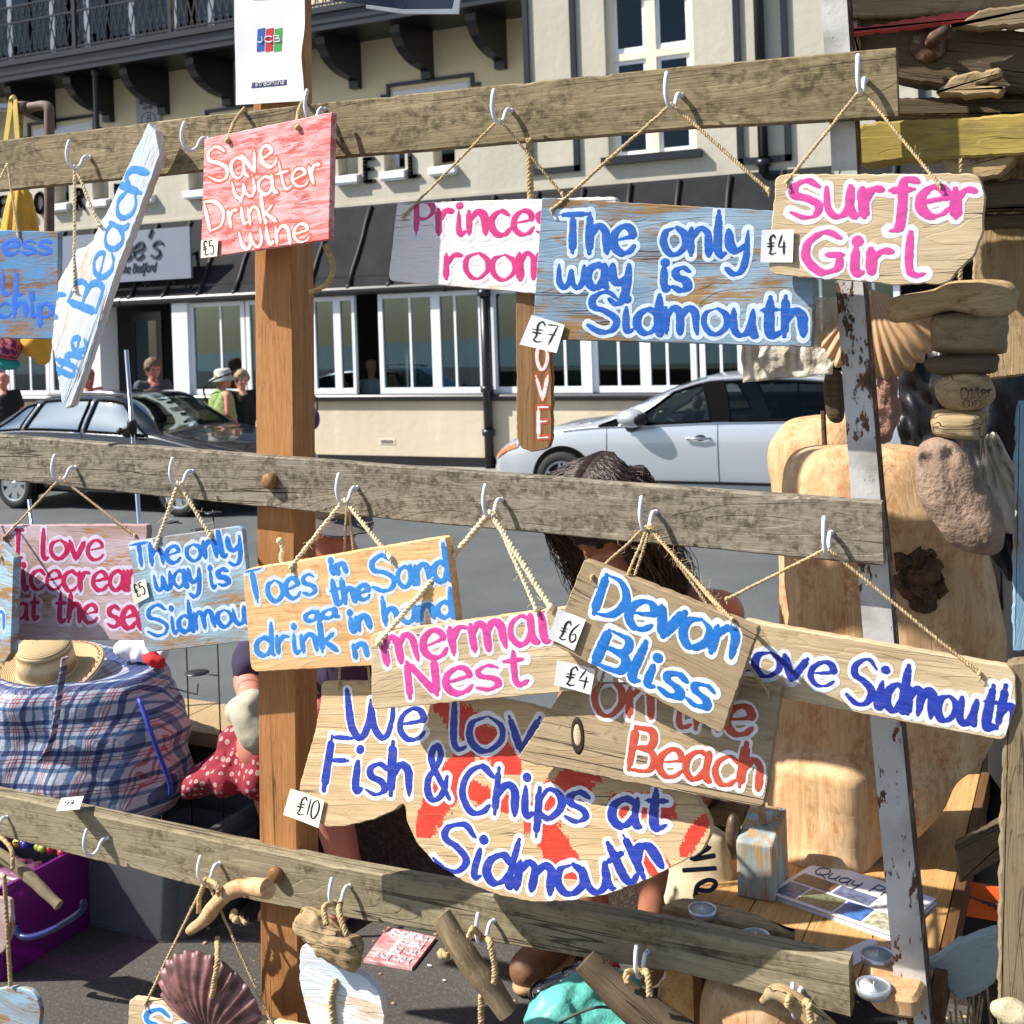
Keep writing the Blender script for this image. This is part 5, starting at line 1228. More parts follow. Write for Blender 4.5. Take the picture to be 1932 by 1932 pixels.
mb = MB(); mb.tube([c+Vector((.02, .06, -.07)), cs.pt(-.84, 4.06)], [.06, .07], 8); mb.ball(c+Vector((.07, -.005, -.006)), .138, 8, None, (.9, .9, .62)); mb.build('mirror_glass', M_PLAST, mr, True, inv=r.inv)
for s, z in ((-1.66, .78),):
    mb = MB(); a = cs.pt(s, 3.62)+Vector((-.13, -.03, 0)); b = cs.pt(s, 3.62)+Vector((.13, -.03, .005)); mb.tube([a+Vector((0, .03, 0)), a, a.lerp(b, .5)+Vector((0, -.012, 0)), b, b+Vector((0, .03, 0))], .016, 8); mb.build('door_handle', M_CHROME, r.o, True, inv=r.inv)
mb = MB(); mb.ball(cs.pt(-1.68, 3.62)+Vector((0, .004, 0)), .075, 8, None, (1.0, .12, .6)); mb.build('handle_cup', M_PLAST, r.o, True, inv=r.inv)
mb = MB()
for s, b in ((-.56, -.56), (-1.88, -1.88), (-3.5, -3.24)): mb.tube([cs.pt(s+(b-s)*k/6, 2.2+1.85*k/6)+Vector((0, -.001, 0)) for k in range(7)], .005, 4)
mb.build('door_seam', M_ARCH, r.o, inv=r.inv)
cs.panel('sill_trim', M_PLAST, r, -2.95, -.42, 2.05, 2.32, .006)
cs.panel('headlamp', M_LAMP, r, lin(.60, .42), lin(1.0, .80), 3.75, 5.4, .012)
cs.panel('indicator', M_ORANGE_L, r, .62, .92, 3.72, 3.95, .016)
for s in (0, -3.25):
    arch(r, cs, s, .33, .40); wheel(r, cs.X-s, cs.Yc-.925, ZR+.33, .33, 5)
# ================================================================== PEOPLE
SKIN = plain('skin', srgb(214, 158, 132), .55, var=.08, vs=30, bump=.15, bd=.001)
SKIN_R = plain('sunburnt_skin', srgb(206, 132, 112), .55, var=.08, vs=30, bump=.15, bd=.001)
SKIN_D = plain('tanned_skin', srgb(178, 116, 90), .5, var=.1, vs=30)
EYE = plain('eye_dark', srgb(40, 32, 28), .2)
def cloth(name, c, var=.15, vs=18): return plain(name, srgb(*c), .9, var=var, vs=vs, bump=.4, bd=.003, fine=60)
def blob(name, caps, mat, par, inv, vox=.014, it=6, disp=0.0, dsc=20):
    """caps: (p0, r0, p1, r1) tapered capsules in world space, merged into one skin"""
    mb = MB()
    for p0, r0, p1, r1 in caps:
        a, b = Vector(p0), Vector(p1); d = b-a; n = 8
        if d.length < 1e-4: mb.ball(a, r0, 8); continue
        P = []; R = []; u = d.normalized()
        for k in range(1, 5): t = math.pi/2*k/5; P.append(a-u*r0*math.cos(t)); R.append(r0*math.sin(t))
        for k in range(n+1): P.append(a.lerp(b, k/n)); R.append(r0+(r1-r0)*k/n)
        for k in range(4, 0, -1): t = math.pi/2*k/5; P.append(b+u*r1*math.cos(t)); R.append(r1*math.sin(t))
        mb.tube(P, R, 14)
    o = mb.build(name, mat, par, True, inv=inv)
    m = o.modifiers.new('r', 'REMESH'); m.mode = 'VOXEL'; m.voxel_size = vox; m.use_smooth_shade = True
    if it: s_ = o.modifiers.new('s', 'SMOOTH'); s_.iterations = it; s_.factor = .5
    apply_mods(o)
    if disp:
        for v in o.data.vertices:
            q = v.co*dsc; v.co += v.normal*disp*(.5-1.6*abs(mnoise.noise(q)))+v.normal*disp*.5*mnoise.noise(q*2.3)
    o.data.polygons.foreach_set('use_smooth', [True]*len(o.data.polygons))
    return o
def head_caps(c, fwd, up, s=1.0):
    """c: head centre; fwd, up unit vectors"""
    f, u = Vector(fwd).normalized(), Vector(up).normalized(); u = (u-f*u.dot(f)).normalized(); sd = f.cross(u)
    P = lambda a, b, d=0: c+f*a*s+u*b*s+sd*d*s
    cp = [(P(-.015, .03), .088*s, P(.01, .035), .085*s), (P(.03, -.03), .062*s, P(.045, -.075), .042*s), (P(-.02, -.02), .075*s, P(.02, -.02), .07*s),
          (P(.088, .0), .012*s, P(.104, -.028), .015*s), (P(.072, -.058), .016*s, P(.074, -.06), .016*s), (P(.07, .02, .03), .016*s, P(.07, .022, -.03), .016*s)]
    for k in (1, -1): cp += [(P(-.005, .0, .082*k), .013*s, P(-.012, -.03, .08*k), .012*s), (P(.05, -.03, .035*k), .03*s, P(.055, -.03, .03*k), .028*s)]
    return cp, P
def face_bits(par, inv, P, s=1.0):
    for k in (1, -1):
        mb = MB(); mb.ball(P(.082, .0, .032*k), .011*s, 6); mb.build('eye', EYE, par, True, inv=inv)
def hair_tubes(mb, roots, ends, n, r, seed, wav=.02, ctrl=None):
    rr = random.Random(seed)
    for i in range(n):
        a = roots(rr); b = ends(rr, a); m = ctrl(rr, a, b) if ctrl else a.lerp(b, .5)
        P = crom([a]+(list(m) if isinstance(m, tuple) else [m])+[b], 6); ph = rr.uniform(0, 6)
        P = [p+Vector((math.sin(j*.8+ph), math.cos(j*.7+ph*2), 0))*wav*j/len(P) for j, p in enumerate(P)]
        mb.tube(P, [r*(1-.75*j/len(P)) for j in range(len(P))], 5)
def standing(name, label, px, pyhead, Y, H, shirt, trouser, hair, fwd=(1, 0, 0), skin=None, hat=None, sleeve=True, hairlen=0, bag=None, hs=1.22, wide=1.15, girth=1.0):
    skin = skin or SKIN; top = at(px, pyhead, Y); base = Vector((top.x, Y, ZP)); H = top.z-ZP; s = H/1.74
    root = thing(name, label, 'person', base); inv = winv(root)
    f = Vector(fwd).normalized(); u = Vector((0, 0, 1)); sd = f.cross(u)
    Q = lambda a, h, d=0: base+f*a*s*wide+u*h*s+sd*d*s*wide
    hc = Q(.03, 1.74-.118*hs)
    s0 = s; hcaps, P = head_caps(hc, f, u, s*hs); 
    caps = hcaps+[(Q(0, 1.40), .06*s, Q(.015, 1.56), .058*s), (Q(0, 1.36, -.15), .07*s, Q(0, 1.36, .15), .07*s), (Q(0, 1.3), .13*s, Q(0, 1.0), .13*s), (Q(0, .98, -.06), .12*s, Q(0, .98, .06), .12*s)]
    for k in (1, -1):
        caps += [(Q(0, 1.36, .19*k), .058*s, Q(-.02, 1.08, .25*k), .045*s), (Q(-.02, 1.08, .25*k), .043*s, Q(.10, .86, .24*k), .032*s), (Q(.10, .86, .24*k), .034*s, Q(.14, .78, .235*k), .02*s)]
        caps += [(Q(0, .92, .09*k), .09*s, Q(.01, .5, .1*k), .062*s), (Q(.01, .5, .1*k), .06*s, Q(0, .1, .1*k), .042*s), (Q(0, .05, .1*k), .04*s, Q(.17, .03, .11*k), .03*s)]
    blob('body', caps, skin, root, inv, .016)
    face_bits(root, inv, P, s*hs); 
    sh = [(Q(0, 1.35, -.14), .080*s, Q(0, 1.35, .14), .080*s), (Q(.0, 1.26), .15*s*girth, Q(0, .98), .165*s*girth), (Q(0, 1.2, -.08), .12*s*girth, Q(0, 1.0, -.10), .14*s*girth), (Q(0, 1.2, .08), .12*s*girth, Q(0, 1.0, .10), .14*s*girth)]
    if sleeve:
        for k in (1, -1): sh.append((Q(0, 1.37, .18*k), .078*s, Q(-.015, 1.16, .235*k), .066*s))
    blob('shirt', sh, shirt, root, inv, .016, 5, .008*s, 14)
    tr = [(Q(0, .95, -.06), .145*s, Q(0, .95, .06), .145*s)]
    for k in (1, -1): tr += [(Q(0, .9, .09*k), .11*s, Q(.01, .5, .1*k), .085*s), (Q(.01, .5, .1*k), .083*s, Q(0, .1, .1*k), .075*s)]
    blob('trousers', tr, trouser, root, inv, .018, 5, .008*s, 14)
    if hair is not None:
        s = s0*hs; hp = [(P(-.03, .05), .098*s, P(.0, .062), .092*s), (P(-.05, -.01), .085*s, P(-.06, -.05-hairlen), .06*s), (P(.0, .03, .05), .06*s, P(.0, .03, -.05), .06*s)]
        blob('hair', hp, hair, root, inv, .012, 3, .014*s, 60)
    if hat is not None:
        s = s0*hs; M_ = Matrix.Translation(P(-.01, .045)) @ Matrix.Rotation(.1, 4, 'X'); mb = MB()
        mb.lathe([(.18*s, -.045*s), (.185*s, -.04*s), (.115*s, .0), (.108*s, .08*s), (.09*s, .10*s), (.0, .108*s)], 28, M_); mb.build('sun_hat', hat, root, True, inv=inv)
    return root, inv, Q, s
HAIR_B = plain('brown_hair', srgb(112, 84, 60), .6, var=.3, vs=90); HAIR_G = plain('greying_hair', srgb(150, 126, 96), .6, var=.3, vs=90); HAIR_R = plain('red_hair', srgb(176, 104, 66), .6, var=.3, vs=90)
HAIR_D = plain('dark_hair', srgb(40, 28, 24), .8, var=.35, vs=120); HAIR_W = plain('white_hair', srgb(206, 202, 196), .6, var=.1, vs=90)
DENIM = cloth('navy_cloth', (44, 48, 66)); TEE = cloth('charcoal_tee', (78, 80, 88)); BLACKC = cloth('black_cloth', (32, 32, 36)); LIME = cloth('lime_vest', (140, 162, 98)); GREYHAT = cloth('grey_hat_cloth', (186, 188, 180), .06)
PG = 'people on the pavement outside the hotel'
standing('person', 'man with brown hair in a charcoal tee looking right, behind the dark car', 287, 679, 13.6, 1.72, TEE, DENIM, HAIR_B, (.9, -.45, 0), SKIN_R)
r_, inv, Q, s_ = standing('person', 'woman in a grey sun hat and lime green vest seen from behind', 416, 700, 13.5, 1.6, LIME, DENIM, HAIR_G, (.55, .83, 0), SKIN_R, GREYHAT, sleeve=False, wide=1.6, girth=1.35)
mb = MB(); mb.tube(crom([Q(.1, 1.42, .1), Q(-.13, 1.25, .0), Q(-.05, .95, -.2)], 6), .012*s_, 6); mb.build('bag_strap', BLACKC, r_, inv=inv)
standing('person', 'woman with tousled fair hair and glasses in black beside the lime green vest', 455, 701, 13.9, 1.6, BLACKC, BLACKC, HAIR_G, (.75, -.6, 0), SKIN, hairlen=.03)
r_, inv, Q, s_ = standing('person', 'bald man in a black shirt at the left edge behind the dark car', 6, 703, 13.7, 1.7, BLACKC, DENIM, None, (.6, -.8, 0), SKIN_R)
standing('person', 'red haired person mostly hidden behind the tip of the Beach board', 164, 697, 13.8, 1.6, cloth('orange_top', (206, 92, 70)), DENIM, HAIR_R, (.3, -.95, 0), SKIN_R, hairlen=.05)
hb = at(592, 790, 14.0); bg = thing('handbag', 'small purple handbag poking out right of the pine post', 'handbag', hb)
mb = MB(); mb.ball(hb, .12, 10, None, (.8, .5, 1.25)); o = mb.build('bag_body', cloth('purple_cloth', (74, 48, 96)), bg, True, inv=winv(bg)); mb = MB(); mb.tube(crom([hb+Vector((-.07, 0, .12)), hb+Vector((-.05, 0, .3)), hb+Vector((.05, 0, .3)), hb+Vector((.07, 0, .12))], 6), .012, 6); mb.build('handle', BLACKC, bg, True, inv=winv(bg))
def diner(label, px, py, Y, shirt, hair):
    c = at(px, py, Y); base = Vector((c.x, Y, -.02)); root = thing('person', label, 'person', base); inv = winv(root)
    hcaps, P = head_caps(c-Vector((0, 0, .1)), (.5, .8, 0), (0, 0, 1), 1.0); z = c.z-.1
    blob('body', hcaps+[(Vector((c.x, Y, z-.22)), .06, Vector((c.x, Y, z-.06)), .058), (Vector((c.x-.16, Y, z-.28)), .07, Vector((c.x+.16, Y, z-.28)), .07), (Vector((c.x, Y, z-.35)), .15, Vector((c.x, Y, .5)), .16), (Vector((c.x-.1, Y, .5)), .09, Vector((c.x-.12, Y-.02, .04)), .06), (Vector((c.x+.1, Y, .5)), .09, Vector((c.x+.12, Y-.02, .04)), .06)], SKIN, root, inv, .02)
    blob('shirt', [(Vector((c.x-.17, Y, z-.29)), .09, Vector((c.x+.17, Y, z-.29)), .09), (Vector((c.x, Y, z-.36)), .18, Vector((c.x, Y, .5)), .19)], shirt, root, inv, .02, 5)
    if hair: blob('hair', [(P(-.03, .04), .096, P(0, .05), .09)], hair, root, inv, .014, 3)
diner('bald diner in a pale shirt at the open dark casement', 700, 679, 16.5, cloth('pale_shirt', (188, 200, 200)), None)
diner('diner in a striped top behind the casement right of the open one', 758, 676, 16.5, cloth('stripy_top', (120, 112, 100), .5, 30), HAIR_D)
diner('grey haired diner behind the casement beside the downpipe', 884, 655, 16.7, cloth('olive_top', (110, 110, 80)), HAIR_W)

# ---- two stallholders sitting on the low wall
NAVY = cloth('dark_purple_cloth', (54, 44, 72)); 
c = at(616, 972, 2.72); base = Vector((c.x-.07, 3.02, .38))
man = thing('person', 'person in a grey peaked cap and sunglasses bowed forward on the low wall', 'person', base); inv = winv(man)
f = Vector((.84, -.40, -.30)); u = Vector((.25, -.16, .95)); hcaps, P = head_caps(c, f, u, 1.05)
B = lambda x, y, z: Vector((base.x+x, base.y+y, base.z+z))
sh = B(.04, -.14, .50)
caps = hcaps+[(sh, .06, c-Vector(f)*.03+Vector((0, .02, -.06)), .06), (B(-.17, -.1, .47), .075, B(.19, -.1, .47), .075), (B(.0, -.06, .40), .14, B(0, .02, .10), .15), (B(-.08, .0, .1), .13, B(.08, .0, .1), .13)]
for k in (-1, 1):
    caps += [(B(.19*k, -.1, .47), .058, B(.26*k, -.24, .22), .046), (B(.26*k, -.24, .22), .044, B(.10*k, -.42, .17), .034), (B(.10*k, -.42, .17), .036, B(.05*k, -.48, .13), .024)]
    kx = -.13 if k < 0 else .06
    caps += [(B(.07*k, .0, .09), .1, B(kx, -.36, .09), .068), (B(kx, -.36, .09), .064, B(kx+.02, -.26, -.30), .042), (B(kx+.02, -.26, -.34), .038, B(kx+.03, -.40, -.355), .026)]
blob('body', caps, SKIN_R, man, inv, .013); face_bits(man, inv, P)
blob('shirt', [(B(-.17, -.1, .47), .09, B(.19, -.1, .47), .09), (B(.0, -.06, .40), .165, B(0, .02, .12), .175), (B(-.19, -.1, .47), .075, B(-.25, -.22, .26), .066), (B(.19, -.1, .47), .075, B(.25, -.22, .26), .066)], NAVY, man, inv, .014, 4, .01, 14)
mb = MB(); Mh = Matrix((f.cross(u).normalized(), f.normalized(), (u-f*u.dot(f)).normalized())).transposed().to_4x4(); Mh.translation = P(-.005, .045)
mb.lathe([(.102, -.02), (.104, .02), (.096, .055), (.06, .083), (0, .092)], 24, Mh); cap_ = mb.build('cap', cloth('beige_cap', (196, 172, 150), .06), man, True, inv=inv)
mb = MB(); V = []; Fc = []
for i in range(13):
    a = math.pi*(.12+.76*i/12)
    for j in range(5): r = .098+.075*j/4*math.sin(a)**.6; V.append(Mh @ Vector((math.cos(a)*(.098+.02*j/4), .0+math.sin(a)*r, -.012-.012*(j/4)-.02*abs(math.cos(a))*j/4)))
for i in range(12):
    for j in range(4): q = i*5+j; Fc.append((q, q+1, q+6, q+5))
mb.add(V, Fc); mb.add([v+Vector((0, 0, -.003)) for v in V], [t[::-1] for t in Fc]); mb.build('peak', cloth('grey_peak', (98, 92, 92)), cap_, True, inv=inv)
mb = MB()
for k in (1, -1): mb.ball(P(.088, .006, .034*k), .026, 8, None, (1, .8, .8))
mb.tube([P(.10, .01, .05), P(.105, .012, 0), P(.10, .01, -.05)], .004, 6)
for k in (1, -1): mb.tube([P(.09, .01, .06*k), P(-.01, .01, .088*k)], .004, 6)
mb.build('sunglasses', plain('dark_lens', srgb(16, 16, 18), .08), man, True, inv=inv)
# skirt cloth over the knees, red with pale motifs
N = NT('red_motif_cotton'); vo = N.n('ShaderNodeTexVoronoi'); vo.inputs['Scale'].default_value = 1; vo.inputs['Randomness'].default_value = .25; N.l(N.vec((46, 46, 46), False), vo.inputs['Vector'])
d_ = vo.outputs['Distance']; ringm = N.ramp(d_, [(.0, .6), (.10, 1.0), (.17, .2), (.24, 1.0), (.31, 1.0), (.34, 0.0)])
N.col(N.mix(ringm, srgb(138, 34, 52), srgb(172, 160, 152))); N.bump(N.noise(N.vec((30, 30, 30)), 1, 4), .3, .004); M_SKIRT = N.set(.9)
sk = [(B(.0, -.0, .08), .13, B(-.12, -.34, .03), .09), (B(.1, -.02, .09), .12, B(.10, -.34, .07), .09)]
for (x0, y0, x1, y1) in ((490, 1372, 380, 1472), (490, 1410, 362, 1482), (486, 1440, 420, 1478), (500, 1440, 480, 1476)):
    sk.append((at(x0, y0, 2.75), .06, at(x1, y1, 2.6), .035))
blob('skirt', sk, M_SKIRT, man, inv, .012, 6, .022, 11)
pb = at(466, 1345, 2.52); pouch = thing('cloth_pouch', 'cream cloth pouch lying on the red patterned skirt beside the pine post', 'pouch', pb)
blob('pouch_body', [(pb, .045, pb+Vector((.03, 0, -.05)), .05), (pb+Vector((-.03, 0, .0)), .035, pb+Vector((.02, .0, .03)), .035)], cloth('cream_cotton', (184, 176, 156), .1), pouch, winv(pouch), .008, 4, .004, 16)
# woman
c = at(1135, 978, 2.80); base = Vector((c.x+.09, 3.04, .38)); wom = thing('person', 'woman with long dark hair, head bowed, sitting on the low wall behind the mid rail', 'person', base); inv = winv(wom)
f = Vector((-.15, -.72, -.62)); u = Vector((-.04, -.55, .83)); hcaps, P = head_caps(c, f, u, 1.0)
B = lambda x, y, z: Vector((base.x+x, base.y+y, base.z+z))
caps = hcaps+[(B(.0, -.1, .50), .05, c+Vector((0, .03, -.05)), .052), (B(-.16, -.08, .47), .062, B(.16, -.08, .47), .062), (B(.0, -.04, .40), .12, B(0, .02, .10), .13), (B(-.08, .0, .1), .12, B(.08, .0, .1), .12)]
for k in (-1, 1):
    caps += [(B(.165*k, -.08, .46), .05, B(.22*k, -.2, .2), .04), (B(.22*k, -.2, .2), .038, B(.08*k, -.38, .16), .03), (B(.08*k, -.38, .16), .03, B(.03*k, -.44, .13), .02)]
    caps += [(B(.08*k, .0, .09), .095, B(.12*k, -.40, .09), .062), (B(.12*k, -.40, .09), .058, B(.06*k, -.42, -.28), .038)]
blob('body', caps, SKIN_D, wom, inv, .012); face_bits(wom, inv, P)
WH_TOP = cloth('white_vest_cotton', (226, 224, 226), .05)
blob('vest', [(B(.0, -.05, .36), .142, B(0, .02, .12), .155), (B(-.10, -.1, .45), .045, B(-.1, -.04, .40), .05), (B(.10, -.1, .45), .045, B(.1, -.04, .40), .05), (B(.13, -.10, .52), .016, B(.12, -.0, .50), .016)], WH_TOP, wom, inv, .010, 3, .006, 14)
blob('shorts', [(B(-.08, .02, .1), .135, B(.08, .02, .1), .135), (B(.08, .0, .1), .11, B(.1, -.2, .1), .095), (B(-.08, .0, .1), .11, B(-.1, -.2, .1), .095)], DENIM, wom, inv, .014, 4, .006, 14)
hr = blob('hair', [(P(-.03, .04), .102, P(.01, .05), .096), (P(-.03, .02, .05), .07, P(.0, -.10, .08), .045), (P(-.03, .02, -.05), .07, P(.0, -.10, -.08), .045), (P(-.06, -.02), .09, P(-.07, -.14), .07), (P(.02, .0, .08), .035, P(.05, -.28, .10), .03), (P(.02, .0, -.08), .035, P(.05, -.28, -.10), .03)], HAIR_D, wom, inv, .010, 8, .004, 30)
mb = MB()
def rt_(rr):
    a = rr.uniform(0, 6.28); x_ = rr.uniform(-.11, .09); return P(x_-.02, .152*math.sqrt(max(.2, 1-(x_/.15)**2)), .014*math.sin(a))
def en_(rr, a):
    k = 1 if (a-P(0, 0)).dot(P(0, 0, 1)-P(0, 0)) > 0 else -1
    return P(rr.uniform(-.06, .07), rr.uniform(-.36, -.18), k*rr.uniform(.07, .15))
def ct_(rr, a, b):
    k = 1 if (b-P(0, 0)).dot(P(0, 0, 1)-P(0, 0)) > 0 else -1
    x_ = rr.uniform(-.10, .07); q = math.sqrt(max(.2, 1-(x_/.135)**2)); j_ = rr.uniform(.97, 1.06)
    return (P(x_, .122*q*j_, k*.086*q*j_), P(x_, rr.uniform(-.02, .05), k*.130*q*j_))
hair_tubes(mb, rt_, en_, 2200, .0025, 5, .03, ct_)
mb.build('hair_strands', plain('dark_brown_hair', srgb(52, 38, 31), .42, var=.5, vs=60), hr, True, inv=inv)
bt = atz(1002, 1856, 0.0)
M_BOOT = plain('brown_boot_leather', srgb(128, 90, 62), .5, var=.2, vs=40, bump=.4, bd=.002)
boot = blob('boot', [(bt+Vector((.0, -.02, .045)), .045, bt+Vector((.02, .10, .05)), .045), (bt+Vector((.02, .16, .06)), .045, bt+Vector((.02, .17, .16)), .05), (bt+Vector((.01, .02, .06)), .042, bt+Vector((.02, .15, .09)), .05)], M_BOOT, wom, inv, .008, 5)
mb = MB(); mb.lathe([(.0, .004), (.05, .004), (.053, .012), (.05, .022), (0, .022)], 24, Matrix.Translation(bt+Vector((.012, .06, 0))) @ Matrix.Rotation(-.1, 4, 'Z'), 1.0, 2.5); mb.build('sole', plain('tan_sole', srgb(170, 140, 96), .7), boot, True, inv=inv)
blob('trouser_leg', [(bt+Vector((.02, .17, .16)), .052, B(-.1, -.40, .05), .075)], cloth('dark_trouser', (40, 40, 46)), wom, inv, .012, 4, .006, 14)

# ================================================================== FLYER ON THE POST
pl = Plane(510, 90, YR+.010, -2)
fly = thing('card_poster', 'curling white card payment poster with JCB and streamline logos on the post top', 'poster', mat=pl.M)
Q4 = [Vector(pl.uv(*q)) for q in ((446, -60), (577, -60), (576, 191), (446, 198))]; n = 22; V = []; Fc = []
def fz(u, v): return .004+.010*max(0, (u-.72)/.28)**2*math.exp(-((v-.66)/.16)**2)*1.3+.0025*math.sin(v*5+u*2)+.006*max(0, .12-u)*(1-v)
def fp(u, v, dz=0):
    p = (Q4[0]*(1-u)+Q4[1]*u)*(1-v)+(Q4[3]*(1-u)+Q4[2]*u)*v; return Vector((p.x, p.y, fz(u, v)+dz))
for sd in (0, -.0006):
    for j in range(n+1):
        for i in range(n+1): V.append(fp(i/n, j/n, sd))
m = (n+1)**2
for j in range(n):
    for i in range(n):
        a = j*(n+1)+i; Fc += [(a, a+n+1, a+n+2, a+1), (m+a, m+a+1, m+a+n+2, m+a+n+1)]
obj('sheet', V, Fc, plain('poster_card', srgb(232, 232, 238), .5, var=.03, vs=12), fly, True)
def uvq(px, py):  # picture -> sheet (u, v)
    return ((px-446)/131, (py+60)/(255-5*(px-446)/131))
def patch(name, P, mat, dz, par=None):
    V = []; k = 10; q = [uvq(*p) for p in P]; Fc = []
    for j in range(k+1):
        for i in range(k+1):
            a, b = i/k, j/k; u = (q[0][0]*(1-a)+q[1][0]*a)*(1-b)+(q[3][0]*(1-a)+q[2][0]*a)*b; v = (q[0][1]*(1-a)+q[1][1]*a)*(1-b)+(q[3][1]*(1-a)+q[2][1]*a)*b
            V.append(fp(u, v, dz))
    for j in range(k):
        for i in range(k): a = j*(k+1)+i; Fc.append((a, a+k+1, a+k+2, a+1))
    return obj(name, V, Fc, mat, par or fly, True)
def sheet_text(text, base, cap, wd, mat, dz, par, xh=None):
    mb = MB()
    for s_ in line_strokes(text, base, cap, xh or cap*.72, .0, 1):
        P_ = [fp(*uvq(p.x, p.y), dz) for p in stroke_pts(s_, 4)]; mb.tube(P_, wd, 4)
    return mb.build('lettering', mat, par)
logo = None
for (x0, c_) in ((487, (40, 90, 178)), (503, (206, 38, 52)), (519, (64, 168, 72))):
    pt_ = patch('logo_bar', [(x0+2.5, 55-x0*.0), (x0+16.5, 52), (x0+14, 95), (x0, 97)], plain('print_ink', srgb(*c_), .4, var=.03), .0006)
sheet_text('JCB', [(489, 80), (532, 78)], 11, .0013, PAPER, .0012, fly)
patch('name_bar', [(478, 154), (544, 149), (544, 159.5), (476, 164.5)], plain('navy_print', srgb(44, 56, 110), .4, var=.03), .0006)
sheet_text('streamline', [(484, 161), (540, 157.5)], 7.5, .0008, PAPER, .0012, fly, 6)
patch('blue_print', [(482, -60), (514, -60), (514, 0), (482, 1)], plain('blue_print_ink', srgb(96, 120, 190), .4, var=.03), .0006)
# folded dark vinyl hanging from the top
vn = at(725, -10, 2.2); vin = thing('vinyl_awning', 'glossy navy vinyl sheet with a grey hem at the top edge right of the poster', 'awning', vn)
def strip(name, P, Y, mat, par, th=.004, wob=.004):
    T = [at(*p, Y) for p in P]; mb = MB(); q = [(v.x, v.z) for v in T]; q = ccw(q); M_ = Matrix(((1, 0, 0, 0), (0, 0, -1, Y), (0, 1, 0, 0), (0, 0, 0, 1))); mb.prism(q, th, M_, min(.0015, th*.3)); return mb.build(name, mat, par, inv=winv(par))
M_VIN = plain('navy_vinyl', srgb(30, 38, 58), .18, var=.3, vs=8, bump=.3, bd=.01, fine=14); M_HEM = plain('grey_vinyl', srgb(140, 146, 154), .25, var=.2, vs=10)
strip('sheet', [(592, -60), (866, -60), (852, 16), (760, 17), (690, 8), (604, -2)], 2.2, M_VIN, vin); strip('hem', [(690, 8.5), (760, 17.5), (853, 16.5), (867, -60), (873, -60), (866, 27), (760, 27), (690, 16)], 2.199, M_HEM, vin)

# ================================================================== RIGHT: TABLE WITH DRIFTWOOD GOODS
PLANK = wood('orange_pine_planks', srgb(216, 174, 114), srgb(180, 132, 78), stain=srgb(140, 94, 50), stainamt=.1, crack=.2, bump=.4, ax=1)
TZ = .50; tb = thing('table', 'low slatted pine table holding leaflets, a carved log and tealight holders', 'table', (-.48, 2.5, 0)); ti = winv(tb)
for i in range(4):
    mb = MB(); x0 = -.71+i*.1115; mb.bbox((x0, 2.03, TZ-.028), (x0+.109, 3.2, TZ)); mb.build('plank', PLANK, tb, inv=ti)
mb = MB(); mb.bbox((-.263, 2.03, TZ-.05), (-.245, 3.2, TZ+.004)); mb.build('edge_board', wood('dark_edge_wood', srgb(120, 84, 52), srgb(84, 56, 34), ax=1, crack=.3), tb, inv=ti)
for x, y in ((-.69, 2.06), (-.29, 2.06), (-.69, 3.16), (-.29, 3.16)):
    mb = MB(); mb.bbox((x-.025, y-.025, 0), (x+.025, y+.025, TZ-.03)); mb.build('leg', PLANK, tb, inv=ti)
# the carved log
def ring_solid(rings, nseg=40, jit=.012, jf=5, ya=.85, seed=0):
    """rings: (py, pxl, pxr, Y): silhouettes in the picture at depth Y"""
    V = []; Fc = []
    for (py, xl, xr, Y) in rings:
        a, b = at(xl, py, Y), at(xr, py, Y); c = (a+b)/2; r = (b-a).length/2
        for k in range(nseg):
            t = 2*math.pi*k/nseg; p = Vector((c.x+r*math.cos(t), c.y+r*ya*math.sin(t), c.z))
            nz = mnoise.noise(p*jf+Vector((seed, 0, 0)))*jit+mnoise.noise(p*jf*3+Vector((seed, 3, 0)))*jit*.35
            V.append(p+Vector((math.cos(t), math.sin(t)*ya, 0))*nz)
    n = len(rings)
    for i in range(n-1):
        for k in range(nseg): Fc.append((i*nseg+k, (i+1)*nseg+k, (i+1)*nseg+(k+1) % nseg, i*nseg+(k+1) % nseg))
    Fc += [tuple(range(nseg)), tuple((n-1)*nseg+k for k in range(nseg-1, -1, -1))]
    return V, Fc
def dense(R, k=5):
    P = crom([Vector((r[0], r[1], r[2])) for r in R], k); n = len(P); Y = [R[min(len(R)-1, i//k)][3]*(1-(i % k)/k)+R[min(len(R)-1, i//k+1)][3]*((i % k)/k) for i in range(n)]
    return [(p.x, p.y, p.z, y) for p, y in zip(P, Y)]
LOGM = wood('smooth_pale_log', srgb(226, 194, 150), srgb(192, 146, 100), stain=srgb(176, 116, 70), stainamt=.7, crack=.05, bump=.5, ax=2, fs=.5, ringamt=.25, rough=.6)
LOGD = wood('weathered_log_side', srgb(214, 176, 126), srgb(160, 116, 72), stain=srgb(86, 50, 30), stainamt=.6, crack=1.0, bump=.8, ax=2, fs=.55, ringamt=.3)
lb = atz(1560, 1640, TZ); log = thing('carved_log', 'big smooth pale log with a domed head standing on the table behind the iron post', 'driftwood log', lb); li = winv(log)
yl = 2.50
yl2 = 2.56
R_ = [(836, 1560, 1730, yl), (842, 1510, 1762, yl), (860, 1482, 1790, yl), (900, 1467, 1815, yl), (960, 1468, 1836, yl), (1050, 1478, 1866, yl2), (1200, 1487, 1893, yl2), (1330, 1480, 1888, yl2), (1400, 1470, 1860, yl2), (1450, 1464, 1800, yl), (1520, 1456, 1768, yl), (1590, 1460, 1700, yl-.03), (1630, 1480, 1650, yl-.07), (1648, 1510, 1622, yl-.08)]
V, Fc = ring_solid(dense(R_), 90, .020, 5, .58)
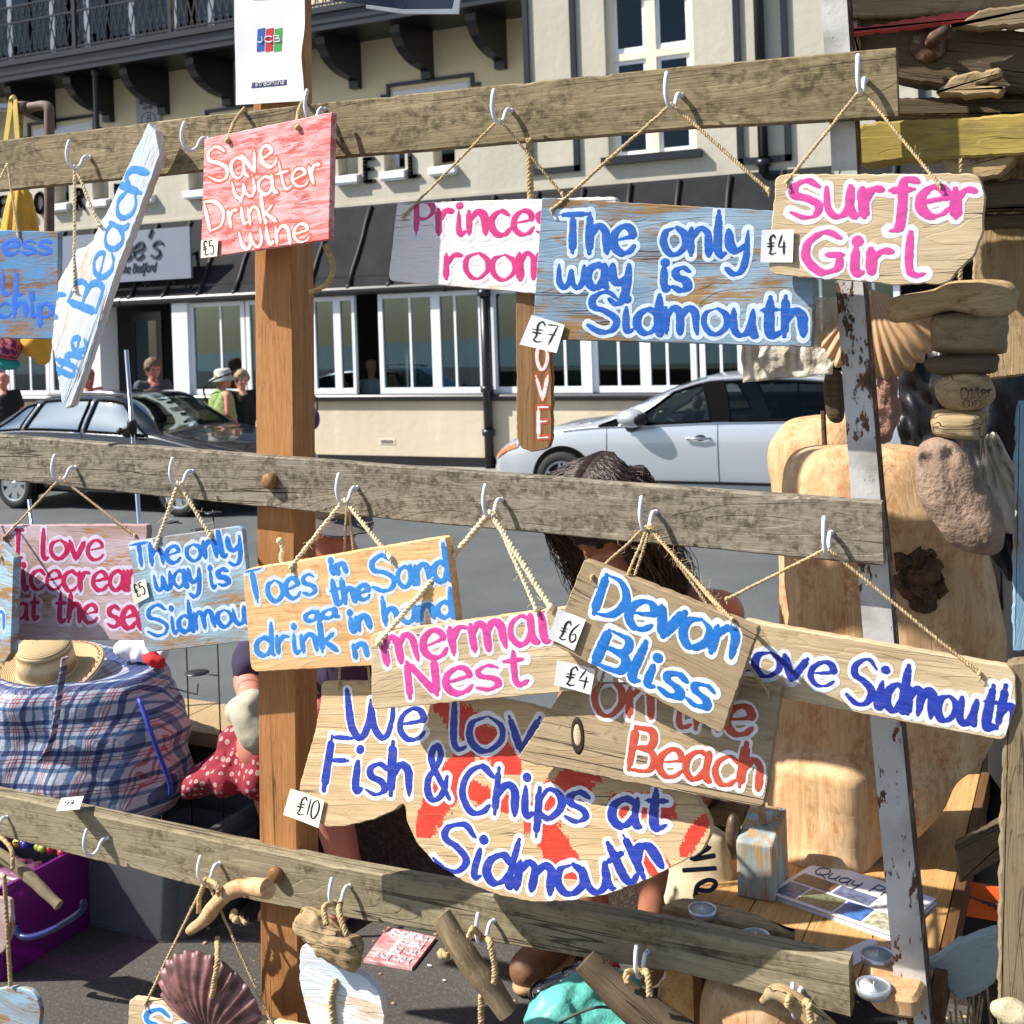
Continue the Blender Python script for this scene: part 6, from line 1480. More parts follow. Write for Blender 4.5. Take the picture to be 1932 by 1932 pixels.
for v in V:
    g = math.exp(-((v.x-at(1668, 1300, yl).x)/.03)**2)*max(0, min(1, (1.05-v.z)*3)); v.y += g*.05
    v.z += .012*mnoise.noise(Vector((v.x*5, v.y*5, v.z*2)))
obj('trunk', [li @ v for v in V], Fc, LOGM, log, True)
R_ = [(1380, 1640, 1800, 2.66), (1450, 1620, 1790, 2.66), (1520, 1620, 1766, 2.66), (1550, 1625, 1745, 2.66), (1566, 1640, 1710, 2.66)]
V, Fc = ring_solid(dense(R_), 56, .012, 6, .6, 3)
hc = at(1738, 1085, yl2); 
sidep = obj('rear_limb', [li @ v for v in V], Fc, LOGD, log, True)
p = hit(1735, 1090, Vector((0, yl2-.135, 0)), Vector((0, 1, 0)))
MK = plain('knot_hole_bark', srgb(96, 68, 48), .9, var=.7, vs=70, bump=1.0, bd=.006)
mb = MB(); mb.ball(p+Vector((0, .015, 0)), .046, 26, None, (.95, .45, 1.25)); kn = mb.build('knot', MK, log, True, inv=li)
for v in kn.data.vertices: v.co += v.normal*(.034*mnoise.noise(v.co*24)+.012*mnoise.noise(v.co*70))
lb2 = at(1530, 850, 2.95); stump = thing('wood_stump', 'round-topped wood stump standing behind the carved log', 'stump', (lb2.x, 2.95, TZ)); si = winv(stump)
R_ = [(784, 1530, 1620, 2.95), (792, 1490, 1640, 2.95), (815, 1466, 1660, 2.95), (850, 1452, 1670, 2.95), (930, 1455, 1672, 2.95), (1100, 1470, 1665, 2.95), (1438, 1480, 1650, 2.95)]
V, Fc = ring_solid(dense(R_), 40, .008, 6, .7, 6); obj('trunk', [si @ v for v in V], Fc, LOGM, stump, True)
mb = MB(); cp_ = at(1556, 815, 2.95-.11); mb.tube([cp_+Vector((0, -.012, .05)), cp_+Vector((.002, -.016, -.03))], .006, 6); mb.build('crack', MK, stump, inv=si)
# painted block
DW = wood('pale_driftwood', srgb(206, 178, 132), srgb(158, 124, 82), grey=srgb(168, 148, 116), greyamt=.35, stain=srgb(92, 68, 42), stainamt=.5, crack=1.1, bump=1.0, fs=1.0)
DWD = wood('dark_driftwood', srgb(112, 92, 68), srgb(66, 52, 38), grey=srgb(94, 82, 66), greyamt=.4, crack=.8, bump=.8)
DWG = wood('grey_driftwood', srgb(160, 140, 108), srgb(112, 92, 66), grey=srgb(136, 122, 98), greyamt=.4, stain=srgb(80, 62, 42), stainamt=.3, crack=.7, bump=.8)
BLKP = wood('scraped_blue_block', srgb(206, 166, 112), srgb(170, 126, 76), wash=srgb(170, 190, 198), wash2=srgb(136, 156, 158), cov=.5, bump=.4, ax=2, washscale=1.6)
b0 = atz(1425, 1698, TZ); blk = thing('painted_block', 'upright wood block scraped with pale blue paint on the table', 'wood block', b0); bi = winv(blk)
mb = MB(); w2 = (at(1460, 1690, b0.y).x-at(1390, 1690, b0.y).x); h1 = at(1425, 1592, b0.y).z-TZ
x0 = at(1391, 1690, b0.y).x; d_ = .12; h2 = h1+.028
V = []
for (xa, xb, y, z) in ((0, w2, 0, 0), (0, w2, d_, 0), (0, w2, 0, h1), (0, w2, d_, h2)): V += [(x0+xa, b0.y+y, TZ+z), (x0+xb, b0.y+y, TZ+z)]
mb.add(V, [(0, 1, 5, 4)[::-1], (1, 3, 7, 5)[::-1], (3, 2, 6, 7)[::-1], (2, 0, 4, 6)[::-1], (4, 5, 7, 6)[::-1], (0, 2, 3, 1)[::-1]]); o = mb.build('block', BLKP, blk, inv=bi)
m_ = o.modifiers.new('b', 'BEVEL'); m_.width = .005; m_.segments = 3; apply_mods(o)
mb = MB(); mb.tube([(x0+w2*.55, b0.y+.06, TZ+h2-.012), (x0+w2*.5, b0.y+.06, TZ+h2+.03)], .008, 8); mb.build('peg', DW, blk, inv=bi)
mb = MB(); c = Vector((x0-.012, b0.y+.03, TZ+.10)); mb.ball(c, .03, 10, None, (.5, .7, 1.5)); mb.build('shell', plain('brown_shell', srgb(96, 76, 60), .4, var=.3, vs=80), blk, True, inv=bi)
# canvas bag with letters
CANV = cloth('natural_canvas', (206, 190, 156), .08)
cb_ = at(1318, 1705, 2.28); cbag = thing('canvas_bag', 'natural canvas bag with navy letters slumped at the left of the table', 'bag', (cb_.x, 2.28, TZ)); ci = winv(cbag)
R_ = [(1560, 1300, 1352, 2.3), (1580, 1278, 1372, 2.3), (1640, 1262, 1378, 2.3), (1700, 1258, 1376, 2.28), (1722, 1270, 1362, 2.28)]
V, Fc = ring_solid(dense(R_), 32, .010, 16, .5, 8); obj('bag_body', [ci @ v for v in V], Fc, CANV, cbag, True)
pl = Plane(1318, 1640, 2.28-.072, 0, 8)
mb = MB()
for tx in (('z', [(1310, 1616), (1352, 1610)]), ('e', [(1312, 1692), (1352, 1688)])):
    pass
for st in ([(1300, 1600), (1340, 1596), (1306, 1618), (1350, 1612)], [(1290, 1640), (1352, 1636)], [(1312, 1690), (1318, 1668), (1338, 1658), (1352, 1664), (1340, 1678), (1316, 1676)]):
    mb.tube([pl.M @ Vector((*pl.uv(p.x, p.y), .004)) for p in stroke_pts(st, 5)], .0045, 6)
mb.build('lettering', plain('navy_print_ink', srgb(40, 48, 84), .7), cbag, inv=ci)
# tealight holders
CUP = plain('tealight_cup', srgb(206, 208, 214), .3, .6, var=.05); WAX = plain('white_wax', srgb(240, 240, 238), .4, var=.02)
def tealights(label, rings, cups, mat, z):
    p = at(rings[0][1], rings[0][0], rings[0][3]); root = thing('tealight_holder', label, 'candle holder', (p.x, p.y, TZ), group='driftwood tealight holders on the table'); inv = winv(root)
    V, Fc = ring_solid(dense(rings, 4), 30, .006, 14, .75, 9); obj('driftwood_base', [inv @ v for v in V], Fc, mat, root, True)
    for (px, py) in cups:
        c = atz(px, py, z); mb = MB(); mb.lathe([(.0, -.012), (.019, -.012), (.020, .002), (.0185, .003), (.018, -.004), (1e-6, -.006)], 28, Matrix.Translation(c)); cu = mb.build('tealight', CUP, root, True, inv=inv)
        mb = MB(); mb.lathe([(.018, -.001), (.006, -.0025), (0, -.002)], 24, Matrix.Translation(c)); mb.tube([c+Vector((0, 0, -.003)), c+Vector((.001, 0, .006))], .0008, 5); mb.build('wax', WAX, cu, True, inv=inv)
def slab(label, P, z, th, cups, mat, k=1.15, ymin=2.035):
    """flat driftwood slab outlined in the picture on height z"""
    T = [atz(*p, z) for p in P]
    for t in T: t.y = max(t.y, ymin)
    c = sum(T, Vector())/len(T); root = thing('tealight_holder', label, 'candle holder', (c.x, c.y, z-th), group='driftwood tealight holders on the table'); inv = winv(root)
    Q = round_poly([(t.x, t.y) for t in T], .02, .006, .0012, 4); mb = MB(); mb.prism(Q, th, Matrix.Translation((0, 0, z)), .006); smooth_by_angle(mb.build('driftwood_base', mat, root, inv=inv), 35)
    for (px, py) in cups:
        q = atz(px, py, z+.004); mb = MB(); mb.lathe([(.0, -.01), (.0205*k, -.01), (.0215*k, .004), (.0195*k, .0045), (.019*k, -.003), (1e-6, -.004)], 28, Matrix.Translation(q)); cu = mb.build('tealight', CUP, root, True, inv=inv)
        mb = MB(); mb.lathe([(.019*k, .002), (.006, .0005), (0, .001)], 24, Matrix.Translation(q)); mb.tube([q, q+Vector((.001, 0, .009))], .0008, 5); mb.build('wax', WAX, cu, True, inv=inv)
slab('pale driftwood slab holding tealights beside the canvas bag', [(1238, 1712), (1285, 1690), (1360, 1700), (1430, 1722), (1492, 1768), (1480, 1800), (1350, 1800), (1245, 1770)], TZ+.055, .052, [(1325, 1717), (1425, 1768)], DW)
slab('square tan wood block holding tealights right of the bottom rail end', [(1632, 1800), (1642, 1778), (1690, 1768), (1742, 1800), (1748, 1850), (1722, 1908), (1634, 1908)], TZ+.035, .033, [(1655, 1803), (1648, 1862)], LOGM, 1.25, 1.93)
# driftwood ends under the bottom rail
for i, (label, rg, m_) in enumerate((('round-ended pine offcut below the bottom rail, next to the turquoise bag', [(1846, 1350, 1420, 2.02), (1870, 1332, 1500, 2.02), (1950, 1325, 1530, 2.02), (2050, 1330, 1525, 2.02), (2500, 1330, 1525, 2.02)], LOGM), ('brown cork-like offcut behind the dark hanging driftwood stick', [(1850, 1270, 1318, 2.12), (1870, 1246, 1326, 2.12), (1960, 1240, 1330, 2.12), (2060, 1244, 1330, 2.12), (2450, 1244, 1330, 2.12)], LOGD))):
    c = at(rg[0][1], rg[0][0], rg[0][3]); root = thing('wood_offcut', label, 'wood offcut', (c.x, c.y, 0)); V, Fc = ring_solid(dense(rg), 32, .006, 9, .6, 11+i); zmin = min(v.z for v in V); inv = winv(root)
    obj('offcut', [inv @ Vector((v.x, v.y, max(v.z, .0))) for v in V], Fc, m_, root, True)
# leaflets
LF = plain('leaflet_paper', srgb(226, 226, 236), .5, var=.02)
T = [(1450, 1692), (1536, 1640), (1690, 1680), (1700, 1762)]
lf = thing('leaflet_stack', 'stack of photo leaflets titled Quay Pre lying on the table', 'leaflets', atz(1580, 1700, TZ)); lfi = winv(lf)
rr = random.Random(3); quad = [atz(1449, 1693, TZ), atz(1548, 1633, TZ), atz(1766, 1705, TZ), atz(1690, 1778, TZ)]
for i in range(5):
    d = Vector((rr.uniform(-.006, .006), rr.uniform(-.006, .006), .0022*i+.001)); a = rr.uniform(-.03, .03); c = sum(quad, Vector())/4
    q = [c+Matrix.Rotation(a if i < 4 else 0, 3, 'Z') @ (p-c)+(d if i < 4 else Vector((0, 0, .0098))) for p in quad]
    mb = MB(); mb.add(q+[p-Vector((0, 0, .0016)) for p in q], [(0, 3, 2, 1), (4, 5, 6, 7)]+[(k, (k+1) % 4, 4+(k+1) % 4, 4+k) for k in range(4)]); mb.build('leaflet', LF, lf, inv=lfi)
def lfp(u, v, dz=.0006): a, b, c, d = q; return (a*(1-u)+b*u)*(1-v)+(d*(1-u)+c*u)*v+Vector((0, 0, dz))
# u: across (bottom to top of the page), v: along the title
for (u0, u1, v0, v1, c_) in ((.40, .62, .03, .34, (92, 70, 56)), (.40, .62, .36, .66, (96, 104, 132)), (.05, .36, .03, .20, (66, 100, 150)), (.05, .36, .22, .50, (110, 118, 84)), (.05, .36, .52, .72, (66, 110, 176)), (.05, .36, .74, .97, (180, 176, 150)), (.40, .62, .68, .97, (200, 196, 204))):
    mb = MB(); mb.add([lfp(u0, v0), lfp(u1, v0), lfp(u1, v1), lfp(u0, v1)], [(0, 3, 2, 1)]); mb.build('photo', plain('leaflet_photo', srgb(*c_), .4, var=.6, vs=90), lf, inv=lfi)
mb = MB()
for s_ in line_strokes('Quay Pre', [(.06, 0), (.80, 0)], .20, .13, .02, 2):
    mb.tube([lfp(.68+(-p.y), p.x, .0008) for p in stroke_pts(s_, 4)], .0012, 4)
mb.build('title', plain('title_ink', srgb(84, 82, 96), .6), lf, inv=lfi)
pt_ = atz(1660, 1800, TZ); lf2 = thing('price_leaflet', 'loose folded leaflet half under the bottom rail end', 'leaflet', pt_)
mb = MB(); Z_ = Vector((0, 0, .002)); qq = [atz(x, y, TZ) for x, y in ((1555, 1808), (1645, 1772), (1668, 1790), (1600, 1830))]; mb.add([p+Z_ for p in qq]+[p+Z_*.3 for p in qq], [(0, 3, 2, 1), (4, 5, 6, 7)]+[(k, (k+1) % 4, 4+(k+1) % 4, 4+k) for k in range(4)]); mb.build('sheet', LF, lf2, inv=winv(lf2))

M_STONE2 = plain('pale_stone', srgb(186, 172, 140), .85, var=.15, vs=60, bump=.7, bd=.003, fine=160)
# ---- beams stacked at the top right
def beam3(name, label, front, Y, depth, mat, cat='driftwood plank', group='driftwood planks of the tower at the right', seed=0, jit=.002, bev=.004, extra=None, ax_from=None):
    T = [at(*p, Y) for p in front]; c = sum(T, Vector())/len(T); x = max((q-p for p, q in zip(T, T[1:]+T[:1])), key=lambda v: v.length).copy() if ax_from is None else (at(*ax_from[1], Y)-at(*ax_from[0], Y)); x.normalize()
    if x.x < 0 and ax_from is None: x = -x
    nrm = Vector((0, -1, 0)); yv = nrm.cross(x); M_ = Matrix(((x.x, yv.x, 0, c.x), (x.y, yv.y, -1, c.y), (x.z, yv.z, 0, c.z), (0, 0, 0, 1))); I = M_.inverted()
    root = thing(name, label, cat, mat=M_, group=group)
    P = round_poly([((I @ t).x, (I @ t).y) for t in T], .006, .008, jit, seed); mb = MB(); mb.prism(P, depth, bev=bev); smooth_by_angle(mb.build('plank', mat, root), 35)
    return root, M_, I
YD = 2.12
YELW = wood('yellow_painted_beam', srgb(170, 150, 90), srgb(130, 108, 60), wash=srgb(178, 154, 78), wash2=srgb(148, 130, 66), cov=.6, crack=.8, bump=.6)
REDP = plain('red_painted_lath', srgb(172, 62, 60), .6, var=.2, vs=30)
beam3('driftwood_plank', 'grey-brown beam along the top right edge of the picture', [(1566, -40), (2100, -40), (2100, 8), (1700, 32), (1580, 34), (1566, 20)], YD-.02, .09, DWG, seed=1)
rt, M_, I = beam3('driftwood_plank', 'dark thick beam with a rusty bolt and lit-coloured end at top right', [(1592, 40), (1608, 30), (2100, 72), (2100, 196), (1700, 152), (1628, 128), (1596, 88)], YD, .08, DWD, seed=2)
cb2 = I @ at(1752, 86, YD); mb = MB(); mb.lathe([(0, .012), (.014, .012), (.028, .008), (.030, .002), (.030, -.002)], 20, Matrix.Translation(cb2)); mb.tube([cb2, cb2+Vector((.012, .005, .05)), cb2+Vector((.035, .012, .075))], [.008, .009, .011], 8); mb.build('bolt', MAT_RUST, rt, True)
beam3('driftwood_plank', 'thin plate on the dark beam end, paler to paint in the light there', [(1590, 44), (1622, 34), (1624, 116), (1596, 84)], YD-.012, .01, DW, seed=3)  # paler wood paints in the light on the dark beam's end grain
beam3('driftwood_lath', 'thin red painted lath between the two top beams', [(1550, 62), (1800, 22), (2000, 12), (2000, 24), (1800, 44), (1580, 72)], YD-.03, .012, REDP, seed=4)
beam3('driftwood_shard', 'long pointed grey driftwood shard across the top right', [(1790, 52), (1850, 18), (2050, -10), (2050, 40), (1850, 54)], YD-.06, .03, DWG, seed=5)
beam3('driftwood_shard', 'pale split driftwood shard poking out under the dark beam', [(1762, 176), (1800, 142), (1890, 128), (1888, 142), (1840, 160), (1900, 164), (1888, 178), (1820, 182)], YD-.05, .04, DW, seed=6)
beam3('driftwood_plank', 'slim dark beam just above the yellow beam', [(1640, 186), (2100, 176), (2100, 216), (1640, 222)], YD+.02, .08, DWD, seed=7)
beam3('driftwood_plank', 'yellow painted beam with a rounded end, right of the iron post', [(1612, 250), (1624, 234), (1660, 230), (2100, 204), (2100, 284), (1680, 304), (1622, 312), (1613, 300)], YD-.04, .07, YELW, seed=8)
beam3('driftwood_plank', 'curved sawn offcut under the yellow beam', [(1776, 300), (1800, 288), (1918, 286), (1910, 306), (1880, 336), (1840, 338), (1784, 326)], YD-.03, .06, DW, seed=9)
beam3('driftwood_plank', 'dark plank behind the right end of the pink Surfer Girl board', [(1850, 342), (2100, 326), (2100, 392), (1850, 398)], YD+.0, .05, DWD, seed=10)
beam3('driftwood_plank', 'lower dark plank behind the right end of the pink lettered board', [(1850, 404), (2100, 396), (2100, 424), (1850, 432)], YD+.02, .05, DWD, seed=11)
beam3('driftwood_plank', 'upright pale sunlit board at the right edge', [(1830, 300), (2000, 280), (2000, 700), (1840, 720)], YD+.13, .02, DW, seed=12, ax_from=((1850, 700), (1850, 300)))
beam3('weathered_post', 'grey weathered plank post at the lower right edge', [(1900, 1250), (1990, 1240), (1990, 2100), (1880, 2100), (1884, 1600)], 1.90, .03, DWG, 'post', None, 13, ax_from=((1900, 2000), (1910, 1250)))
BLUEPOST = wood('flaked_blue_post', srgb(178, 158, 124), srgb(134, 112, 80), wash=srgb(150, 184, 204), wash2=srgb(120, 160, 186), cov=.62, bump=.7, ax=0)
beam3('blue_post', 'worn pale blue post at the right edge of the picture', [(1916, 762), (2000, 752), (2000, 1226), (1908, 1232)], 2.05, .05, BLUEPOST, 'post', None, 14, ax_from=((1912, 1230), (1916, 762)))
beam3('driftwood_plank', 'dark slanting plank beside the right table edge', [(1800, 1600), (1990, 1500), (1990, 1570), (1810, 1668)], 2.3, .04, DWD, seed=15)
beam3('driftwood_board', 'pale blue-grey curved board leaning at the lower right', [(1748, 1818), (1800, 1780), (1880, 1752), (1990, 1730), (1990, 1800), (1890, 1840), (1860, 1870), (1812, 1890), (1760, 1838)], 2.1, .02, wood('blue_grey_board', srgb(160, 152, 134), srgb(124, 116, 98), wash=srgb(156, 172, 172), cov=.8, bump=.4), 'driftwood board', None, 16)
# unseen plank, added above the picture to throw shade on the beams
rt = thing('driftwood_plank', 'unseen plank added above the picture to shade the beams', 'driftwood plank', (-.2, 1.96, 2.38), group='driftwood planks of the tower at the right'); mb = MB(); mb.prism(round_poly([(-.66, 2.31), (.35, 2.33), (.35, 2.45), (-.62, 2.43)], .01, .02, .003, 1), .05, Matrix(((1, 0, 0, 0), (0, 0, -1, 1.96), (0, 1, 0, 0), (0, 0, 0, 1))), .004); mb.build('plank', DWG, rt, inv=winv(rt))
rb = at(1850, 1700, 2.5); ob_ = thing('orange_cards', 'bright orange cards in a black tray right of the table', 'cards', (rb.x, 2.5, 0)); oi = winv(ob_)
def bb(name, P0, P1, Y, dep, mat, par, inv):
    a, b = at(*P0, Y), at(*P1, Y); mb = MB(); mb.bbox((a.x, Y, b.z), (b.x, Y+dep, a.z)); return mb.build(name, mat, par, inv=inv)
bb('tray', (1800, 1690), (1990, 1800), 2.52, .2, M_PLAST, ob_, oi)
for (P0, P1) in (((1801, 1672), (1812, 1740)), ((1822, 1666), (1890, 1740))):
    bb('card', P0, P1, 2.50, .01, plain('orange_card', srgb(255, 106, 36), .6, var=.03), ob_, oi)
mb = MB()
for k in range(7): a = at(1815+k*12, 1685+k*6, 2.48); mb.tube([a, a+Vector((.09, .01, -.03+.01*k))], .0016, 5)
mb.build('twig', DWD, ob_, inv=oi)
tw = at(1840, 1900, 2.35); twg = thing('twig_bundle', 'bundle of thin dry twigs at the bottom right corner', 'twigs', (tw.x, 2.35, 0)); mb = MB(); rr = random.Random(8)
for k in range(40): mb.tube([(tw.x+rr.uniform(-.05, .05), 2.35+rr.uniform(-.03, .03), 0), (tw.x+rr.uniform(-.09, .12), 2.35+rr.uniform(-.05, .05), tw.z+rr.uniform(-.1, .06))], [.004, .002], 5)
mb.build('twigs', DW, twg, inv=winv(twg)); twg['label'] = 'bundle of thin dry twigs at the bottom right corner'
st_ = at(1912, 1912, 1.86); sto = thing('stone', 'pale rounded stone at the bottom right corner in front of the grey post', 'stone', st_); mb = MB(); mb.ball(st_, .026, 16, None, (1.15, .8, .75)); o = mb.build('stone_body', M_STONE2, sto, True, inv=winv(sto))
for v in o.data.vertices: v.co += v.normal*.006*mnoise.noise(v.co*45)

# ---- hanging strand of driftwood and pumice at the right
YS = 2.0
PHOLE = plain('pumice_hole', srgb(126, 92, 80), .95, var=.3, vs=80)
PUM = plain('pumice', srgb(142, 118, 100), .9, var=.4, vs=26, bump=.9, bd=.006, fine=110); PUMP = plain('pink_pumice', srgb(160, 120, 104), .9, var=.3, vs=40, bump=1.0, bd=.006, fine=110)
sc_ = at(1815, 500, YS); strand = thing('driftwood_mobile', 'hanging strand of driftwood pieces ending in a big holed pumice stone', 'mobile', sc_); sti = winv(strand)
def lump(name, poly, Y, dep, mat, par, inv, jit=.006, jf=14, seed=0, dents=()):
    T = [at(*p, Y) for p in poly]; c = sum(T, Vector())/len(T); q = ccw([(t.x-c.x, t.z-c.z) for t in T]); q = [(p.x, p.y) for p in crom([(a, b, 0) for a, b in q], 6, True)]
    n = len(q); V = []; Fc = []; K = 22
    for k in range(K+1):
        t = math.pi*k/K; s_ = max(.02, math.sin(t))**.55; y = -math.cos(t)*dep/2
        for (a, b) in q:
            p = Vector((c.x+a*s_, c.y+y, c.z+b*s_)); nz = mnoise.noise(p*jf+Vector((seed, 0, 0)))*jit+mnoise.noise(p*jf*3.1+Vector((seed, 0, 0)))*jit*.5; d = (p-c); d = d.normalized() if d.length > 1e-6 else Vector((0, -1, 0)); gz = jit*.55*mnoise.noise(Vector((p.x*9, p.y*70, p.z*75+seed))); p = p+d*(nz+gz)
            for (hx, hy, hr) in dents:
                hp_ = at(hx, hy, Y-dep*.5); dd = math.hypot(p.x-hp_.x, p.z-hp_.z)
                if dd < hr and p.y < Y: p = p+Vector((0, hr*.9*(1-(dd/hr)**2), 0))
            V.append(p)
    for k in range(K):
        for i in range(n): Fc.append((k*n+i, k*n+(i+1) % n, (k+1)*n+(i+1) % n, (k+1)*n+i))
    Fc += [tuple(range(n-1, -1, -1)), tuple(K*n+i for i in range(n))]
    return obj(name, [inv @ v for v in V], Fc, mat, par, True)
lump('stick', [(1675, 575), (1690, 560), (1760, 545), (1800, 528), (1880, 528), (1915, 545), (1912, 585), (1870, 602), (1800, 590), (1720, 606), (1680, 605)], YS-.01, .06, DW, strand, sti, .004)
lump('block', [(1757, 600), (1775, 592), (1890, 590), (1906, 610), (1900, 655), (1880, 668), (1770, 664), (1757, 640)], YS, .08, DWG, strand, sti, .004, seed=1)
lump('dark_block', [(1755, 675), (1870, 668), (1882, 690), (1866, 706), (1760, 706)], YS, .07, DWD, strand, sti, .004, seed=2)
ot = lump('round_float', [(1764, 735), (1778, 710), (1815, 698), (1860, 706), (1878, 735), (1868, 762), (1830, 776), (1785, 770)], YS, .07, DW, strand, sti, .003, seed=3)
lump('pale_block', [(1758, 785), (1770, 772), (1850, 776), (1862, 790), (1858, 822), (1840, 832), (1770, 824), (1757, 808)], YS, .06, DW, strand, sti, .003, seed=4)
pm = lump('pumice_stone', [(1726, 870), (1740, 838), (1770, 825), (1805, 838), (1840, 880), (1870, 930), (1893, 990), (1894, 1030), (1875, 1048), (1840, 1042), (1790, 1020), (1750, 970), (1730, 920)], YS-.03, .07, PUM, strand, sti, .004, 18, 5, [(1748, 872, .015), (1790, 862, .014), (1862, 918, .016), (1812, 955, .007), (1838, 985, .006), (1788, 905, .007), (1850, 1010, .006)])
mb = MB(); pl = Plane(1820, 735, YS-.041)
for tx, b_, c_ in (('Otter', [(1812, 752), (1872, 748)], 20), ('010', [(1816, 768), (1850, 766)], 13)):
    for s_ in line_strokes(tx, b_, c_, c_*.7): mb.tube([pl.M @ Vector((*pl.uv(p.x, p.y), .003)) for p in stroke_pts(s_, 4)], .0016, 5)
mb.build('lettering', plain('burnt_letters', srgb(62, 46, 34), .8), ot, inv=sti)
mb = MB(); rope(mb, [at(1812, y, YS) for y in (300, 420, 540, 700, 780, 850)], .003, .014, 2, 20); mb.build('cord', MAT_TWINE, strand, True, inv=sti)
s2 = at(1670, 600, 2.16); str2 = thing('pumice_strand', 'strand of rough pink pumice hanging behind the iron post', 'mobile', s2); s2i = winv(str2)
lump('pumice_stone', [(1650, 770), (1660, 715), (1680, 700), (1694, 730), (1692, 800), (1672, 830), (1654, 820)], 2.16, .06, PUMP, str2, s2i, .012, 22, 7)
lump('dark_stick', [(1556, 710), (1588, 706), (1592, 790), (1562, 788)], 2.18, .03, DWD, str2, s2i, .002, seed=8)
# scallop shells
def scallop(par, inv, c, R, mat, up=(0, 0, 1), nrm=(0, -1, 0), ribs=13, spread=1.25, dome=.28, name='scallop_shell'):
    u = Vector(up).normalized(); n_ = Vector(nrm).normalized(); x = u.cross(n_).normalized(); V = []; Fc = []; nu, nv = ribs*8, 14
    for layer in (0, 1):
        for j in range(nv+1):
            t = j/nv
            for i in range(nu+1):
                a = -spread+2*spread*i/nu; rib = math.cos(i/8*2*math.pi)
                rr_ = R*t*(1+.025*rib*t)*(1-.26*abs(a/spread)**2.2); dm = dome*R*math.sin(math.pi*min(1, t*.62+.12))*(1-.45*(a/spread)**2)+rib*.018*R*t
                V.append(Vector(c)+u*(rr_*math.cos(a)-R*.45)+x*rr_*math.sin(a)*1.02+n_*(dm-layer*.0025))
    m = (nu+1)*(nv+1)
    for j in range(nv):
        for i in range(nu): a = j*(nu+1)+i; Fc += [(a, a+1, a+nu+2, a+nu+1), (m+a, m+a+nu+1, m+a+nu+2, m+a+1)]
    for i in range(nu): a = nv*(nu+1)+i; Fc.append((a, a+1, m+a+1, m+a))
    return obj(name, [inv @ v for v in V], Fc, mat, par, True)
M_SHT = plain('tan_shell', srgb(198, 160, 120), .5, var=.25, vs=16); M_SHP = plain('purple_brown_shell', srgb(118, 80, 78), .45, var=.75, vs=34, bump=.3, bd=.002)
ss = at(1660, 620, 2.16); shl = thing('scallop_shell', 'big tan ribbed scallop shell hanging behind the iron post', 'shell', ss)
scallop(shl, winv(shl), ss, .155, M_SHT, (.15, 0, -1), (0, -1, 0), 14, 1.0)
# plastic bags, jacket
N = NT('clear_polythene'); tr = N.n('ShaderNodeBsdfTransparent'); mx = N.n('ShaderNodeMixShader'); N.b.inputs['Base Color'].default_value = srgb(206, 196, 178); N.b.inputs['Roughness'].default_value = .25
N.bump(N.noise(N.vec((18, 18, 18)), 1, 5), 1.0, .02); mx.inputs[0].default_value = .24; out = N.t.nodes['Material Output']; N.l(N.b.outputs[0], mx.inputs[1]); N.l(tr.outputs[0], mx.inputs[2]); N.l(mx.outputs[0], out.inputs[0]); M_POLY = N.m
def sheet(name, label, quad, Y, mat, cat, fold=.02, n=24, th=.001):
    T = [at(*p, Y) for p in quad]; c = sum(T, Vector())/4; root = thing(name, label, cat, c); inv = winv(root); V = []; Fc = []
    for j in range(n+1):
        for i in range(n+1):
            u, v = i/n, j/n; p = (T[0]*(1-u)+T[1]*u)*(1-v)+(T[3]*(1-u)+T[2]*u)*v
            p.y += fold*(mnoise.noise(Vector((u*6, v*2.5, c.x*9)))+.5*mnoise.noise(Vector((u*14, v*6, c.x)))); p.z += .15*fold*mnoise.noise(Vector((u*5, v, 3))); V.append(inv @ p)
    for j in range(n):
        for i in range(n): a = j*(n+1)+i; Fc.append((a, a+n+1, a+n+2, a+1))
    o = obj('sheet', V, Fc, mat, root, True); m_ = o.modifiers.new('s', 'SOLIDIFY'); m_.thickness = th; apply_mods(o); return root
sheet('polythene_bag', 'beige polythene bag hanging over the silver car, under the big blue board', [(1402, 560), (1582, 560), (1572, 706), (1400, 722)], 2.14, M_POLY, 'plastic bag', .02)
sheet('polythene_bag', 'clear polythene bag draped at the right behind the pumice stone', [(1850, 825), (1880, 815), (1990, 1005), (1850, 1010)], 2.3, M_POLY, 'plastic bag', .03)
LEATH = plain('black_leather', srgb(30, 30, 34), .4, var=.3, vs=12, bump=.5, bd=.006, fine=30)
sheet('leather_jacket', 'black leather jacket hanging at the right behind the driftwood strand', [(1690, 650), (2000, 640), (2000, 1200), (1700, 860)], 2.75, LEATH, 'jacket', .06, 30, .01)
sheet('dark_backcloth', 'dark shaded cloth closing off the back of the stall at right', [(1880, 640), (2200, 640), (2200, 1700), (1860, 1560)], 3.0, BLACKC, 'cloth', .05, 20, .01)
